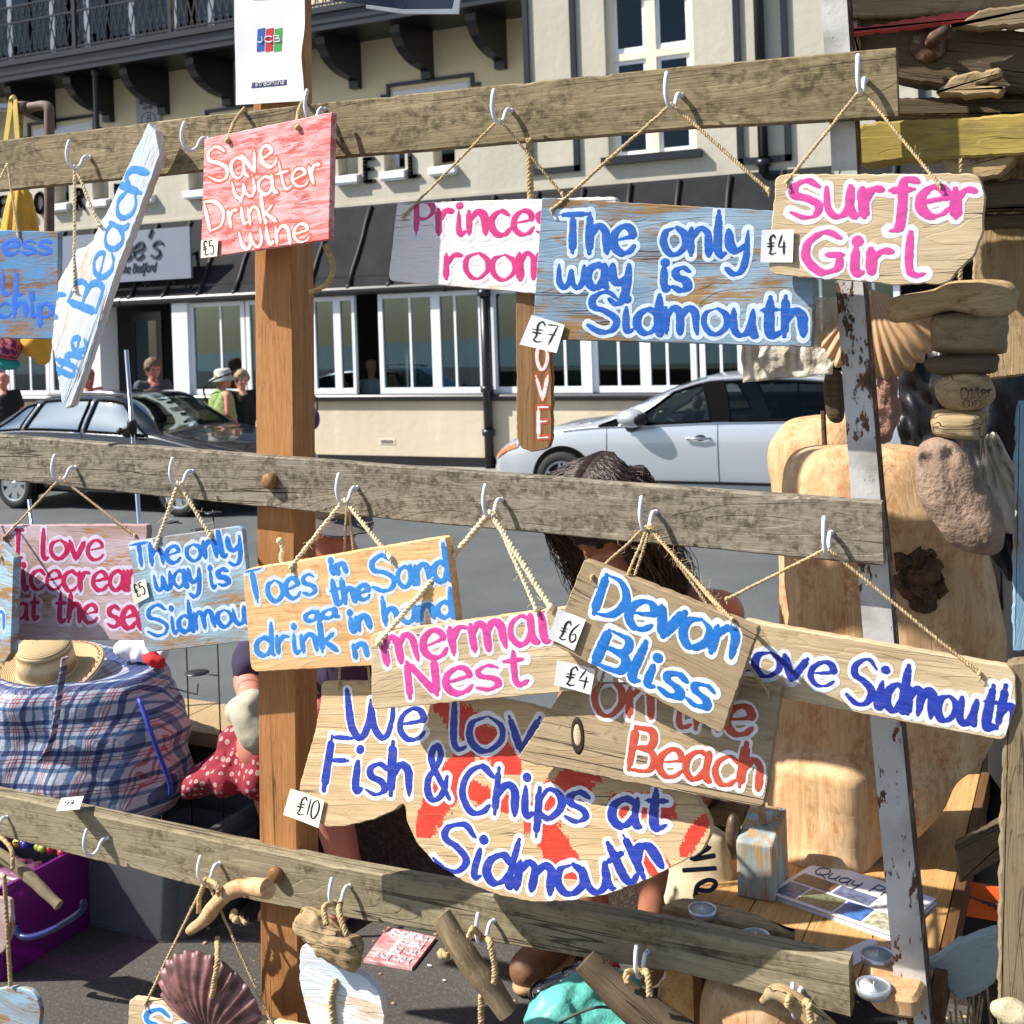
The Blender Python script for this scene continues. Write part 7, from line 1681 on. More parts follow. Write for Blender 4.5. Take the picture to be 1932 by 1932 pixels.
# ================================================================== LEFT: BAG, HAT, BOXES
N = NT('plaid_woven_plastic')
def stripes(vec_scale, axis, stops):
    tc = N.vec((vec_scale,)*3, False, (0, 0, .30) if axis == 0 else (0, 0, 0)); sx = N.n('ShaderNodeSeparateXYZ'); N.l(tc, sx.inputs[0]); f = N.math('FRACT', N.math('ADD', sx.outputs[axis], 40.0)); return N.ramp(f, stops, 'CONSTANT')
wv, bl, rd, nv = srgb(214, 216, 224), srgb(112, 142, 176), srgb(188, 122, 130), srgb(90, 104, 148)
sa = stripes(12.5, 0, [(0, wv), (.10, bl), (.26, wv), (.34, rd), (.37, wv), (.41, rd), (.44, wv), (.48, rd), (.51, wv), (.62, nv), (.74, wv), (.86, bl), (.92, wv)])
sb = stripes(12.5, 2, [(0, wv), (.12, bl), (.24, wv), (.36, rd), (.40, wv), (.46, rd), (.50, wv), (.60, nv), (.76, wv)])
N.col(N.mix(1.0, sa, sb, 'MULTIPLY')); N.bump(N.noise(N.vec((9, 9, 9)), 1, 5), .8, .02); M_PLAID = N.set(.45)
yb = 2.62
pb = at(150, 1500, yb); bag = thing('laundry_bag', 'big blue and red plaid laundry bag bulging behind the left end of the bottom rail', 'bag', pb); bi = winv(bag)
R_ = [(1268, 30, 190, yb), (1250, -40, 262, yb), (1262, -80, 285, yb), (1300, -95, 300, yb), (1360, -100, 318, yb), (1420, -104, 330, yb), (1462, -100, 336, yb), (1490, -96, 318, yb), (1516, -60, 270, yb)]
V, Fc = ring_solid(dense(R_), 96, .045, 6, .62, 21)
for v in V:
    n2 = mnoise.noise(Vector((v.x*5, v.z*14, 2)))*.016-abs(mnoise.noise(Vector((v.x*7+v.z*5, v.z*6, 8))))*.03; v.y += n2; v.x += n2*.4
o = obj('bag_body', [bi @ v for v in V], Fc, M_PLAID, bag, True)
mb = MB(); P = crom([at(x, y, yb-.235) for x, y in ((122, 1240), (112, 1310), (96, 1400), (60, 1448), (-20, 1480))], 8)
for k in range(len(P)-1): mb.beam(P[k], P[k+1]+(P[k+1]-P[k])*.15, .005, .020, (0, -1, .3))
mb.build('handle', M_PLAID, bag, inv=bi)
mb = MB(); P = crom([at(x, y, yb-d) for x, y, d in ((262, 1318, .20), (284, 1380, .215), (318, 1470, .19), (322, 1500, .17))], 6); mb.tube(P, .006, 6); mb.build('piping', plain('blue_piping', srgb(40, 60, 170), .5), bag, True, inv=bi)
# straw hat
N = NT('woven_straw'); v_ = N.vec((1, 1, 1), False); wvx = N.n('ShaderNodeTexWave', wave_type='RINGS', rings_direction='Z'); wvx.inputs['Scale'].default_value = 70; wvx.inputs['Distortion'].default_value = .6; N.l(v_, wvx.inputs[0])
nn_ = N.noise(N.vec((260, 260, 260)), 1, 3)
N.col(N.ramp(N.math('ADD', N.math('MULTIPLY', wvx.outputs['Fac'], .5), N.math('MULTIPLY', nn_, .5)), [(.25, srgb(168, 138, 92)), (.7, srgb(226, 202, 154))])); N.bump(wvx.outputs['Fac'], .6, .003); M_STRAW = N.set(.8)
hp = at(90, 1262, 2.55); hat = thing('straw_hat', 'natural straw sun hat with an embroidered brim lying on the plaid bag', 'hat', mat=Matrix.Translation(hp) @ Matrix.Rotation(math.radians(17), 4, 'X') @ Matrix.Rotation(math.radians(8), 4, 'Y'))
prof = [(.158, -.006), (.160, -.002), (.15, .006), (.12, .0), (.092, -.004), (.082, .004), (.080, .03), (.076, .07), (.066, .085), (.04, .092), (0, .094)]
mb = MB(); mb.lathe([(p.x, p.y) for p in crom([(a, b, 0) for a, b in prof], 4)][:-1]+[(1e-6, .094)], 48); o = mb.build('straw_body', M_STRAW, hat, True)
for v in o.data.vertices:
    r = math.hypot(v.co.x, v.co.y)
    if r > .09: v.co.z += .014*math.sin(2*math.atan2(v.co.y, v.co.x)+.6)*(r-.09)/.07
mb = MB(); rr = random.Random(2)
for k in range(0, 44):
    a = 2*math.pi*k/44; c = Vector((math.cos(a)*.14, math.sin(a)*.14, .0095+.014*math.sin(2*a+.6)*.05/.07)); mb.tube([c-Vector((.006*math.sin(a), -.006*math.cos(a), 0)), c+Vector((.006*math.sin(a+.8), -.006*math.cos(a+.8), .001))], .0018, 5)
mb.build('embroidery', plain('coloured_thread', srgb(176, 90, 70), .7, var=.7, vs=60), hat)
# clothes under the brim
cl = at(262, 1225, 2.70); clo = thing('folded_clothes', 'white, red and blue clothes showing at the mouth of the plaid bag', 'clothes', cl); cli = winv(clo)
blob('white_cloth', [(at(240, 1222, 2.72), .035, at(300, 1232, 2.72), .03)], cloth('white_check', (220, 220, 228)), clo, cli, .01, 4, .012, 24)
blob('red_cloth', [(at(283, 1240, 2.66), .022, at(300, 1250, 2.66), .02)], cloth('red_cloth', (206, 40, 44)), clo, cli, .01, 4, .010, 24)
# boxes
def gbox(name, label, a, b, t, mat, lidmat=None, wob=0, taper=.92):
    """open tapering box between two corners (x0,y0,z0) (x1,y1,z1)"""
    c = ((a[0]+b[0])/2, (a[1]+b[1])/2, a[2]); root = thing(name, label, 'box', c); inv = winv(root); hx, hy, h = (b[0]-a[0])/2, (b[1]-a[1])/2, b[2]-a[2]
    def rr_(k, z, ins): 
        r = .025; hx2, hy2 = hx*k-ins, hy*k-ins; out = []
        for cx, cy, a0 in ((1, 1, 0), (-1, 1, 90), (-1, -1, 180), (1, -1, 270)):
            for q in range(5): an = math.radians(a0+q*22.5); out.append(Vector((cx*(hx2-r)+r*math.cos(an), cy*(hy2-r)+r*math.sin(an), z)))
        return out
    L = [rr_(taper, 0, 0), rr_(1, h*.93, 0), rr_(1.03, h*.935, 0), rr_(1.03, h, 0), rr_(1.0, h, .004), rr_(taper, .006, t)]
    n = 20; V = [v for l in L for v in l]; Fc = [tuple(range(n-1, -1, -1))]
    for i in range(len(L)-1):
        for k in range(n): Fc.append((i*n+k, i*n+(k+1) % n, (i+1)*n+(k+1) % n, (i+1)*n+k))
    Fc.append(tuple(5*n+k for k in range(n))); obj('box_body', V, Fc, mat, root, True); smooth_by_angle(root.children[-1], 40); return root, inv
def plas(name, c, al, rough=.25):
    N = NT(name); N.b.inputs['Base Color'].default_value = srgb(*c); N.b.inputs['Roughness'].default_value = rough; tr = N.n('ShaderNodeBsdfTransparent'); tr.inputs[0].default_value = srgb(*[min(255, x+40) for x in c]); mx = N.n('ShaderNodeMixShader'); mx.inputs[0].default_value = al
    out = N.t.nodes['Material Output']; N.l(tr.outputs[0], mx.inputs[1]); N.l(N.b.outputs[0], mx.inputs[2]); N.l(mx.outputs[0], out.inputs[0]); return N.m
M_PUR = plas('purple_plastic', (140, 44, 146), .55); M_CLR = plas('milky_plastic', (168, 172, 178), .22)
q1, q2 = atz(25, 1838, 0), atz(182, 1748, 0)
px0 = q2.x-.42
bx, bxi = gbox('storage_box', 'purple plastic storage box with a blue handle under the bottom rail at left', (px0, q2.y-.33, .002), (q2.x, q2.y+.02, .24), .006, M_PUR)
mb = MB(); y_ = q2.y-.33-.004; P = crom([at(x, y, y_-.01) for x, y in ((28, 1750), (45, 1768), (90, 1758), (150, 1722), (158, 1700))], 6); mb.tube(P, .008, 8); mb.build('handle', plain('blue_plastic', srgb(26, 36, 92), .3), bx, True, inv=bxi)
SC_ = [((226, 120, 50), 70, 1630, 105, 1622), ((200, 40, 60), 90, 1645, 150, 1648), ((120, 190, 60), 70, 1662, 110, 1655), ((40, 60, 160), 40, 1640, 75, 1640), ((230, 170, 60), 30, 1655, 60, 1665)]
for i, (c_, xa, ya, xb, yb_) in enumerate(SC_):
    a, b = at(xa, ya, q2.y-.10), at(xb, yb_, q2.y-.06); zz = .235; a.z = b.z = zz; root = thing('bead_bracelet', ['orange', 'red', 'lime green', 'blue', 'yellow'][i]+' beaded bracelet heaped in the purple storage box', 'bracelet', a)
    mb = MB(); rr = random.Random(i)
    P = crom([a, a.lerp(b, .3)+Vector((0, .03, .012)), a.lerp(b, .7)+Vector((0, -.03, .006)), b, b+Vector((.02, .05, -.01)), a+Vector((.03, .06, 0))], 6)
    mb.tube(P, [.010+.003*math.sin(k*2.1) for k in range(len(P))], 8); mb.build('beads', plain('bright_beads', srgb(*c_), .3, var=.6, vs=160), root, True, inv=winv(root))
mb = MB(); rt = thing('craft_goods', 'heap of mixed coloured craft goods filling the purple storage box', 'craft goods', (q2.x-.2, q2.y-.16, .02)); blob('heap', [(Vector((px0+.08, q2.y-.15, .12)), .08, Vector((q2.x-.09, q2.y-.13, .13)), .075)], plain('mixed_beads', srgb(110, 60, 90), .4, var=.9, vs=60), rt, winv(rt), .014, 3, .02, 30)
c1 = atz(262, 1700, 0.0); b2, _ = gbox('storage_box', 'milky clear plastic storage box right of the purple box, in shade', (q2.x+.03, q2.y+.02, .002), (q2.x+.30, q2.y+.34, .20), .005, M_CLR)
gbox('storage_box', 'long clear plastic storage box under the plaid laundry bag', (at(-60, 1560, 2.62).x, 2.42, .002), (at(415, 1560, 2.62).x, 2.86, at(200, 1512, 2.62).z), .005, M_CLR)
for (x, y, z, r, c_) in ((q2.x+.12, q2.y+.12, .06, .05, (90, 84, 92)), (q2.x+.2, q2.y+.2, .07, .06, (120, 96, 86))):
    rt = thing('packed_goods', ('dark' if r < .055 else 'brown')+' wrapped goods inside the milky storage box', 'goods', (x, y, .01)); blob('goods_body', [(Vector((x-.03, y, z)), r, Vector((x+.03, y+.02, z)), r*.9)], plain('wrapped_goods', srgb(*c_), .7, var=.5, vs=30), rt, winv(rt), .012, 3, .015, 25)
# poles and wire stands
def pole(label, P0, P1, Y0, Y1, r, clamp=None):
    a, b = at(*P0, Y0), at(*P1, Y1); root = thing('chrome_pole', label, 'pole', (b.x, b.y, 0)); inv = winv(root)
    d = (b-a).normalized(); b = b+d*(max(0, b.z)/max(.05, -d.z)); mb = MB(); mb.tube([a, b], r, 14); mb.build('tube', M_CHROME, root, True, inv=inv)
    mb = MB(); mb.lathe([(.0, 0), (.09, 0), (.09, .006), (.02, .012), (r, .03)], 28, Matrix.Translation((b.x, b.y, .001))); mb.build('base', M_CHROME, root, True, inv=inv)
    if clamp:
        t = (clamp-P0[1])/(P1[1]-P0[1]); c = a.lerp(at(*P1, Y1), t); mb = MB(); mb.lathe([(r+.001, -.02), (.014, -.02), (.015, .015), (.012, .02), (r+.001, .02)], 16, Matrix.Translation(c)); mb.tube([c, c+Vector((-.03, -.012, -.012))], .008, 8); mb.ball(c+Vector((-.035, -.014, -.012)), .011, 6); mb.build('clamp', M_PLAST, root, True, inv=inv)
    return root
pole('tall chrome pole with a black clamp in front of the dark car', (238, 660), (287, 1300), 2.80, 2.80, .0065, 806)
pole('short chrome pole stub beside the rear wheel of the dark car', (55, 942), (66, 1040), 2.86, 2.86, .0065)
WIRE = plain('dark_wire', srgb(52, 54, 58), .4, .6)
def wirestand(label, top, discs, Y):
    a = at(*top, Y); root = thing('wire_stand', label, 'display stand', (a.x, Y, 0), group='wire display stands by the low wall'); inv = winv(root)
    mb = MB(); mb.tube([(a.x, Y, a.z), (a.x, Y, .005)], .0022, 6); mb.build('rod', WIRE, root, True, inv=inv)
    for (px, py, r) in discs:
        c = at(px, py, Y); c.x, c.y = a.x+(c.x-a.x), Y; mb = MB(); mb.lathe([(0, 0), (r, 0), (r, .002), (0, .003)], 28, Matrix.Translation(c)); 
        if abs(c.x-a.x) > .004: mb.tube([(a.x, Y, c.z), c], .0018, 5)
        mb.build('disc', WIRE, root, True, inv=inv)
    mb = MB(); mb.lathe([(0, 0), (.06, 0), (.06, .004), (0, .006)], 28, Matrix.Translation((a.x, Y, .0005))); mb.build('foot', WIRE, root, True, inv=inv)
wirestand('wire stand with dark discs seen above and below the small square Sidmouth board', (402, 962), [(402, 968, .024), (375, 1000, .022), (372, 1270, .034)], 2.68)
wirestand('wire stand with a wide disc beside the chrome pole', (345, 1020), [(322, 986, .024), (330, 1150, .03)], 2.74)
mb = MB(); P = [at(x, y, 2.68) for x, y in ((290, 1290), (372, 1310), (374, 1290))]; wl = thing('wire_hanger', 'bent dark wire hanger beside the plaid laundry bag', 'hanger', P[0]); mb.tube(P, .0022, 6); mb.build('wire', WIRE, wl, inv=winv(wl))
# yellow parasol, pipe, pouches
YU = 2.45
M_YELC = cloth('yellow_cotton', (226, 170, 62), .15); M_STRAP = cloth('yellow_webbing', (206, 176, 92), .1)
pp = at(0, 200, YU); pipe = thing('pipe_rail', 'rusty pipe elbow with a galvanised sleeve behind the left end of the top rail', 'pipe', pp); pi_ = winv(pipe)
mb = MB(); P = [at(x, y, YU) for x, y in ((-120, 203), (38, 203))]; mb.tube(P, .012, 14); mb.build('sleeve', plain('galvanised', srgb(176, 184, 192), .3, .8, var=.2, vs=30), pipe, True, inv=pi_)
mb = MB(); P = crom([at(x, y, YU) for x, y in ((36, 203), (60, 202), (80, 199), (92, 204), (93, 225), (93, 300), (93, 520))], 6); mb.tube(P, .0135, 14); mb.tube([at(31, 203, YU), at(54, 203, YU)], .018, 14); mb.build('elbow', plain('rust_pipe', srgb(112, 88, 76), .7, var=.3, vs=30), pipe, True, inv=pi_)
us = at(38, 420, YU); um = thing('parasol', 'folded yellow pleated parasol hanging at the left edge behind the rails', 'parasol', us); ui = winv(um)
V = []; Fc = []; n = 48; R_ = [(352, 4), (365, 14), (390, 18), (420, 22), (470, 27), (560, 30)]
for (py, hw) in R_:
    c = at(38, py, YU); r = (at(38+hw, py, YU)-c).length
    for k in range(n): a = 2*math.pi*k/n; q = r*(.86+.2*abs(math.sin(a*5))); V.append(Vector((c.x+q*math.cos(a), YU+q*math.sin(a), c.z)))
for i in range(len(R_)-1):
    for k in range(n): Fc.append((i*n+k, (i+1)*n+k, (i+1)*n+(k+1) % n, i*n+(k+1) % n))
obj('canopy', [ui @ v for v in V], Fc, M_YELC, um, True)
mb = MB(); mb.tube([at(38, 352, YU), at(40, 198, YU)], .006, 8); mb.build('shaft', DW, um, True, inv=ui)
stp = at(18, 225, YU); sp = thing('webbing_strap', 'yellow webbing strap looped over the pipe at the left edge', 'strap', stp); mb = MB()
for xs_ in ((22, 188, 10, 275), (28, 188, 34, 272)): mb.beam(at(xs_[0], xs_[1], YU-.02), at(xs_[2], xs_[3], YU-.02), .003, .018, (1, 0, 0))
mb.tube(crom([at(22, 190, YU-.02), at(25, 184, YU), at(28, 190, YU+.02)], 4), .008, 6); mb.build('strap', M_STRAP, sp, inv=winv(sp))
N = NT('paisley_cotton'); wq = N.n('ShaderNodeTexWave', wave_type='RINGS', rings_direction='SPHERICAL'); wq.inputs['Scale'].default_value = 28; wq.inputs['Distortion'].default_value = 6; wq.inputs['Detail Scale'].default_value = 2; N.l(N.vec((1, 1, 1), False), wq.inputs[0]); N.col(N.ramp(wq.outputs['Fac'], [(.4, srgb(96, 40, 78)), (.55, srgb(150, 70, 140)), (.7, srgb(196, 90, 90))])); M_PAIS = N.set(.8)
cs_ = thing('cloth_pouch', 'cluster pouch of purple paisley, teal and yellow cloth below the blue chip board', 'pouch', at(30, 670, 2.55)); csi = winv(cs_)
blob('purple_panel', [(at(2, 648, 2.5), .045, at(22, 660, 2.5), .03)], M_PAIS, cs_, csi, .009, 4, .006, 20)
blob('yellow_panel', [(at(72, 650, 2.56), .05, at(80, 672, 2.56), .025)], M_YELC, cs_, csi, .009, 4, .006, 20)
blob('teal_panel', [(at(5, 684, 2.52), .02, at(28, 688, 2.52), .018)], cloth('teal_cotton', (40, 150, 150)), cs_, csi, .008, 4, .004, 20)

# ================================================================== BOTTOM ROW
def stick(label, P, R, mat, name='driftwood_stick', Y=None, n=14, jit=.003, cat='driftwood', group=None):
    """P picture points with depth (x, y, Y); R radii in metres"""
    W = [at(*p) for p in P]; W = crom(W, 6); r = [R[min(len(R)-1, i//6)]*(1-(i % 6)/6)+R[min(len(R)-1, i//6+1)]*((i % 6)/6) for i in range(len(W))]
    x = (W[-1]-W[0]).normalized(); c = sum(W, Vector())/len(W); nrm = Vector((0, -1, 0)); y = nrm.cross(x).normalized(); z = x.cross(y); M_ = Matrix(((x.x, y.x, z.x, c.x), (x.y, y.y, z.y, c.y), (x.z, y.z, z.z, c.z), (0, 0, 0, 1))); I = M_.inverted()
    root = thing(name, label, cat, mat=M_, group=group); mb = MB(); e = .35
    u0 = (W[0]-W[1]).normalized(); u1 = (W[-1]-W[-2]).normalized()
    W2 = [W[0]+u0*r[0]*.06]+[W[0]-u0*0.0]+W[1:-1]+[W[-1], W[-1]+u1*r[-1]*.06]; r2 = [r[0]*.9, r[0]]+r[1:-1]+[r[-1], r[-1]*.9]
    mb.tube([I @ p for p in W2], r2, n); o = mb.build('driftwood', mat, root, True)
    for v in o.data.vertices: v.co += v.normal*jit*(mnoise.noise(v.co*26+Vector((c.x*9, 0, 0)))+.6*mnoise.noise(Vector((v.co.x*12, v.co.y*90, v.co.z*90))))
    smooth_by_angle(o, 45); return root, I
def droppe(root, I, P, r=.003, mat=None, name='cord', hairs=16, seed=0):
    mb = MB(); rope(mb, [I @ p for p in crom(P, 6)], r, .016, 2 if r < .004 else 3, hairs, 6, .014, seed); return mb.build(name, mat or MAT_ROPE, root, True)
HKd = Vector((0, 0, .002)); yo = YR-.055
SHORE = 'driftwood garlands hanging on the bottom rail hooks'
rt, I = stick('forked grey driftwood stick tied with rope at the left end of the bottom rail', [(-40, 1590, yo), (10, 1620, yo), (60, 1660, yo), (112, 1708, yo)], [.012, .014, .0125, .0115], DWG, group=SHORE)
droppe(rt, I, [HK['b0']+HKd, at(20, 1600, yo-.01), at(24, 1640, yo-.02)], .004, seed=1)
droppe(rt, I, [at(8, 1650, yo-.01), at(14, 1760, yo), at(20, 1860, yo)], .004, seed=2)
rt, pl, P = sign('S18', 'pale blue curved driftwood plaque at the bottom left corner', [(-40, 1872), (30, 1862), (62, 1870), (78, 1900), (72, 1950), (40, 2010), (-40, 2020)], .052, W_blue10, (), t=.012, seed=30, r=.02, jit=.0012, name='driftwood_plaque', cat='plaque', group=SHORE)
rt, pl, P = sign('S19', 'small pinkish driftwood tag hanging on rope at the left edge below the rail', [(-30, 1690), (20, 1696), (24, 1760), (4, 1800), (-30, 1800)], .05, W_white9, (), t=.010, seed=31, r=.01, jit=.001, name='driftwood_tag', cat='tag', group=SHORE)
# shell garland
rt, I = stick('bent pale driftwood with a sawn white end above the scallop shell', [(356, 1758, yo), (382, 1738, yo), (416, 1698, yo), (440, 1678, yo), (470, 1674, yo), (506, 1676, yo-.02)], [.008, .0125, .0150, .0165, .0175, .0185], LOGM, group=SHORE)
droppe(rt, I, [HK['b2']+HKd, at(377, 1690, yo+.01), at(375, 1722, yo+.018)], .0042, seed=3)
droppe(rt, I, [HK['b2']+HKd, at(409, 1670, yo-.02), at(412, 1690, yo-.022)], .0042, seed=4)
e1 = at(445, 1730, yo); mb = MB(); rr = random.Random(1)
for k in range(5): mb.ball(I @ (e1+Vector((rr.uniform(-.012, .012), rr.uniform(-.008, .008), rr.uniform(-.008, .008)))), .008, 6)
rope(mb, [I @ (e1+Vector((.01, 0, 0))), I @ (e1+Vector((.028, -.005, -.006)))], .004, .014, 3, 20, 6, .015); mb.build('rope_knot', MAT_ROPE, rt, True)
sc0 = at(412, 1842, YR-.035); shg = thing('scallop_shell', 'purple brown ribbed scallop shell hanging left of the pine post at the bottom', 'shell', sc0, group=SHORE)
scallop(shg, winv(shg), sc0+Vector((0, 0, -.03)), .178, M_SHP, (.05, 0, 1), (0, -1, 0), 13, 1.18, .34)
mb = MB(); rope(mb, crom([at(x, y, YR-.035-d) for x, y, d in ((410, 1770, .0), (410, 1812, .058), (402, 1870, .064), (398, 1884, .05))], 6), .0045, .018, 3, 16, 6, .012, 4); mb.build('rope_loop', MAT_ROPE, shg, True, inv=winv(shg))
rt, pl, P = sign('S17', 'tan board with pale blue lettering Seaside cut by the bottom edge of the picture', [(243, 1890), (250, 1884), (330, 1896), (470, 1918), (600, 1946), (600, 2060), (236, 2040)], .062, W_tan2, [('Seaside', [(258, 1966), (420, 1990), (560, 2014)], 70, 46)], (54, 146, 220), (236, 240, 246), 8, 5, along=[(250, 1884), (470, 1918)], t=.016, seed=32)
cord(rt, pl, 'b2', [(276, 1893), (520, 1940)], seed=33, r=.0026, hairs=30)
# driftwood chunk and blue plaque under hook b3
ck = at(620, 1770, yo); cr = thing('driftwood_chunk', 'knobbly pale driftwood chunk roped above a blue-white plaque right of the pine post', 'driftwood', ck, group=SHORE); ci_ = winv(cr)
lump('chunk', [(560, 1728), (575, 1716), (600, 1720), (620, 1745), (650, 1758), (680, 1775), (686, 1800), (672, 1826), (640, 1812), (600, 1790), (570, 1768), (558, 1748)], yo, .05, DW, cr, ci_, .010, 26, 12)
mb = MB(); rope(mb, crom([HK['b3']+HKd, at(612, 1712, yo-.01), at(616, 1745, yo-.026)], 6), .0048, .018, 3, 16); mb.build('rope', MAT_ROPE, cr, True, inv=ci_)
mb = MB(); rope(mb, crom([HK['b3']+HKd+Vector((.008, 0, 0)), at(640, 1722, yo-.008), at(655, 1765, yo-.02)], 6), .0048, .018, 3, 16); mb.build('rope', MAT_ROPE, cr, True, inv=ci_)
rt, pl, P = sign('S20', 'driftwood plaque painted pale blue and white hanging below the knobbly driftwood chunk', [(566, 1788), (578, 1782), (600, 1800), (640, 1826), (690, 1845), (716, 1875), (726, 1920), (722, 2020), (610, 2020), (576, 1900), (564, 1850)], .048, W_beach, (), t=.018, seed=34, r=.01, jit=.0014, name='driftwood_plaque', cat='plaque', group=SHORE)
mb = MB(); rope(mb, [Vector((*pl.uv(x, y), .006)) for x, y in ((636, 1846), (628, 1886), (634, 1950))], .0048, .018, 3, 16); mb.build('rope', MAT_ROPE, rt, True)
# sticks
rt, I = stick('straight brown driftwood stick slanting on a rope loop under the bottom rail', [(832, 1728, yo), (870, 1790, yo-.004), (915, 1850, yo), (958, 1912, yo+.004)], [.0190, .0215, .0220, .0190], DWG, group=SHORE)
droppe(rt, I, [HK['b4']+HKd, at(892, 1752, yo-.01), at(884, 1770, yo-.022)], .0048, seed=6)
droppe(rt, I, [HK['b4']+HKd+Vector((.006, 0, .002)), at(925, 1780, yo-.02), at(934, 1830, yo-.024), at(932, 1856, yo-.026)], .0048, seed=7)
droppe(rt, I, [at(836, 1795, yo+.02), at(832, 1802, yo+.01), at(846, 1804, yo+.012)], .0065, seed=8)
droppe(rt, I, [at(908, 1878, yo+.02), at(908, 1930, yo+.02), at(912, 2000, yo+.02)], .0048, seed=9)
rt, I = stick('thick dark driftwood stick hanging beside the turquoise bag', [(1105, 1812, yo), (1140, 1850, yo), (1200, 1900, yo), (1330, 1990, yo)], [.022, .026, .031, .033], DWD, group=SHORE)
droppe(rt, I, [HK['b5']+HKd, at(1182, 1836, yo-.01), at(1184, 1856, yo-.02)], .0048, seed=10)
droppe(rt, I, [HK['b5']+HKd+Vector((.006, 0, .002)), at(1222, 1838, yo-.015), at(1226, 1880, yo-.028)], .0048, seed=11)
rt, I = stick('curled pale driftwood piece roped at the last hook of the bottom rail', [(1438, 1890, yo), (1462, 1872, yo), (1500, 1890, yo), (1560, 1945, yo), (1600, 1990, yo)], [.006, .012, .016, .018, .018], DW, group=SHORE)
droppe(rt, I, [HK['b6']+HKd, at(1490, 1880, yo-.016), at(1486, 1900, yo-.02)], .0048, seed=12)
droppe(rt, I, [HK['b6']+HKd+Vector((.006, 0, .002)), at(1524, 1890, yo-.018), at(1530, 1930, yo-.026)], .0048, seed=13)
# tag on the bottom rail
pg = thing('price_card', 'loose price card lying on top of the bottom rail at left', 'price tag', at(130, 1518, YR+.01)); gi = winv(pg)
q = [atz(x, y, at(130, 1506, YR+.012).z+.004) for x, y in ((116, 1506), (158, 1502), (150, 1527), (106, 1531))]
mb = MB(); mb.add([p+Vector((0, 0, .0006)) for p in q]+q, [(0, 3, 2, 1), (4, 5, 6, 7)]+[(k, (k+1) % 4, 4+(k+1) % 4, 4+k) for k in range(4)]); mb.build('card', PAPER, pg, inv=gi)
mb = MB()
for s_ in line_strokes('£6', [(.3, 0), (.75, 0)], .42, .3, 0, 1): mb.tube([(q[2]*(1-p.x)+q[3]*p.x)*(1-(.72+p.y))+(q[1]*(1-p.x)+q[0]*p.x)*(.72+p.y)+Vector((0, 0, .0012)) for p in stroke_pts(s_, 4)], .0008, 4)
mb.build('price', INK, pg, inv=gi)
# ================================================================== ON THE GROUND
zz = .008; q = [atz(x, y, zz) for x, y in ((732, 1748), (822, 1768), (777, 1826), (686, 1811))]
gs = thing('wooden_sign', 'red board with upside down white lettering lying on the asphalt', 'sign', sum(q, Vector())/4); gi = winv(gs)
mb = MB(); mb.add(q+[p-Vector((0, 0, .0075)) for p in q], [(0, 3, 2, 1), (4, 5, 6, 7)]+[(k, (k+1) % 4, 4+(k+1) % 4, 4+k) for k in range(4)]); mb.build('board', W_red2, gs, inv=gi)
mb = MB()
for i, tx in enumerate(('I do love', 'to be', 'beside', 'the seaside')):
    wl_ = .80 if i in (0, 3) else .56
    for s_ in line_strokes(tx, [(.08, 0), (.08+wl_, 0)], .18, .12, .02, 2):
        # page is upside down: its top is the near edge
        def pm(x, y):
            u = 1-x; v = 1-(.06+.23*i+.19+y); return (q[0]*(1-u)+q[1]*u)*(1-v)+(q[3]*(1-u)+q[2]*u)*v+Vector((0, 0, .0006))
        mb.tube([pm(p.x, p.y) for p in stroke_pts(s_, 4)], .0028, 4)
mb.build('lettering', paint((236, 232, 232)), gs, inv=gi)
N = NT('clear_bottle_plastic'); N.b.inputs['Base Color'].default_value = (.92, .95, 1, 1); N.b.inputs['Roughness'].default_value = .05; N.b.inputs['Transmission Weight'].default_value = .0; tr = N.n('ShaderNodeBsdfTransparent'); mx = N.n('ShaderNodeMixShader'); fr = N.n('ShaderNodeFresnel'); fr.inputs[0].default_value = 1.6; N.l(N.math('ADD', fr.outputs[0], .10), mx.inputs[0]); gl_ = N.n('ShaderNodeBsdfGlossy'); gl_.inputs['Roughness'].default_value = .05; N.l(tr.outputs[0], mx.inputs[1]); N.l(gl_.outputs[0], mx.inputs[2]); N.l(mx.outputs[0], N.t.nodes['Material Output'].inputs[0]); M_BOT = N.m
b0 = at(1030, 1882, 2.36); b1 = at(1150, 1822, 2.44); bo = thing('plastic_bottle', 'clear plastic bottle lying beside the turquoise carrier bag', 'bottle', (b0.x, b0.y, 0)); d = (b1-b0); Mq = Matrix.Translation(b0) @ d.to_track_quat('Z', 'Y').to_matrix().to_4x4(); L = d.length
mb = MB(); mb.lathe([(0, -.03), (.02, -.034), (.034, -.02), (.037, .0), (.037, L*.3), (.034, L*.34), (.037, L*.38), (.037, L*.7), (.022, L*.92), (.013, L), (.013, L+.02)], 28, Mq); o = mb.build('bottle_body', M_BOT, bo, True, inv=winv(bo))
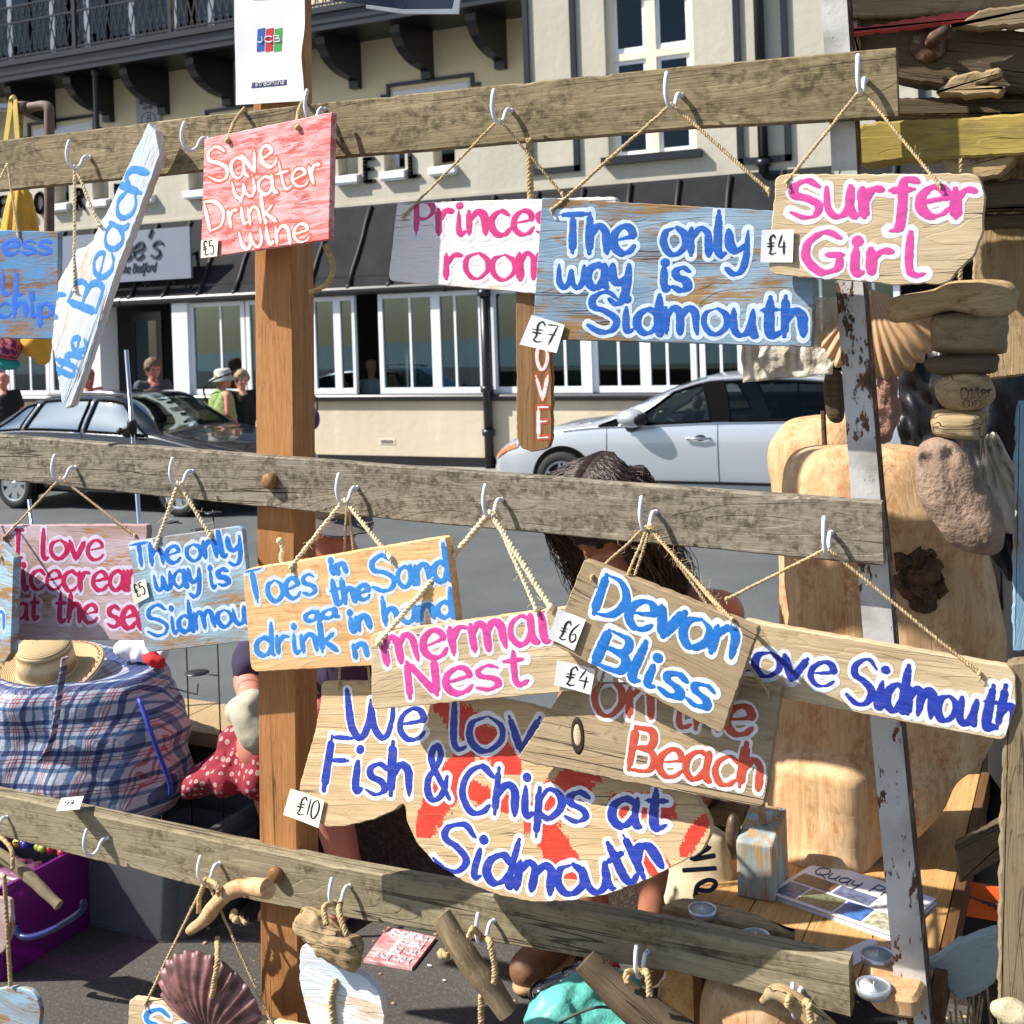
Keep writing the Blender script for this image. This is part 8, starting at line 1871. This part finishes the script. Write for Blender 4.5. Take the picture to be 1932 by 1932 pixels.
mb = MB(); mb.lathe([(.0375, L*.40), (.0377, L*.66)], 28, Mq); 
mb = MB(); mb.lathe([(.0145, L+.002), (.0145, L+.02), (.0, L+.021)], 18, Mq); mb.build('bottle_cap', plain('red_cap', srgb(206, 44, 60), .3), bo, True, inv=winv(bo))
cr = at(1080, 1920, 2.25); cbg = thing('carrier_bag', 'crumpled turquoise carrier bag at the bottom edge', 'carrier bag', (cr.x, 2.25, 0))
TURQ = plain('turquoise_plastic', srgb(100, 190, 176), .4, var=.15, vs=14, bump=.8, bd=.01, fine=26)
blob('bag_body', [(at(1120, 1862, 2.3), .03, at(1060, 1930, 2.22), .07), (at(1100, 1930, 2.25), .06, at(1160, 1990, 2.25), .08), (at(1128, 1846, 2.3), .018, at(1180, 1870, 2.34), .03), (Vector((cr.x, 2.25, .08)), .075, at(1080, 1950, 2.25), .09)], TURQ, cbg, winv(cbg), .010, 3, .020, 16)
mb = MB(); P = crom([at(x, y, 2.16) for x, y in ((1056, 1930), (1090, 1912), (1130, 1900), (1170, 1905))], 6); mb.tube(P, .003, 6); mb.build('cord_handle', plain('dark_cord', srgb(60, 70, 66), .7), cbg, True, inv=winv(cbg))
for i, (x, y, s_) in enumerate(((884, 1816, .020), (905, 1840, .010), (810, 1822, .008), (1072, 1850, .012), (838, 1850, .006))):
    c = atz(x, y, .002); root = thing('paper_scrap', 'torn white paper scraps littering the asphalt by the red board', 'litter', c, group='paper scraps on the asphalt'); rr = random.Random(i)
    P = [(s_*(.6+.4*rr.random())*math.cos(a), s_*.6*(.5+.5*rr.random())*math.sin(a)) for a in [k*.7 for k in range(9)]]; mb = MB(); mb.prism(P, .0008, Matrix.Translation((0, 0, .0015))); mb.build('paper', PAPER, root)
rr = random.Random(77)
mb = MB()
for k in range(220):
    x, y = rr.uniform(-2.2, .2), rr.uniform(1.9, 2.88); s_ = rr.uniform(.0015, .005); mb.ball(Vector((x, y, s_*.4)), s_, 4, None, (1.3, 1, .6))
o = mb.build('grit', M_CAP); o['kind'] = 'stuff'
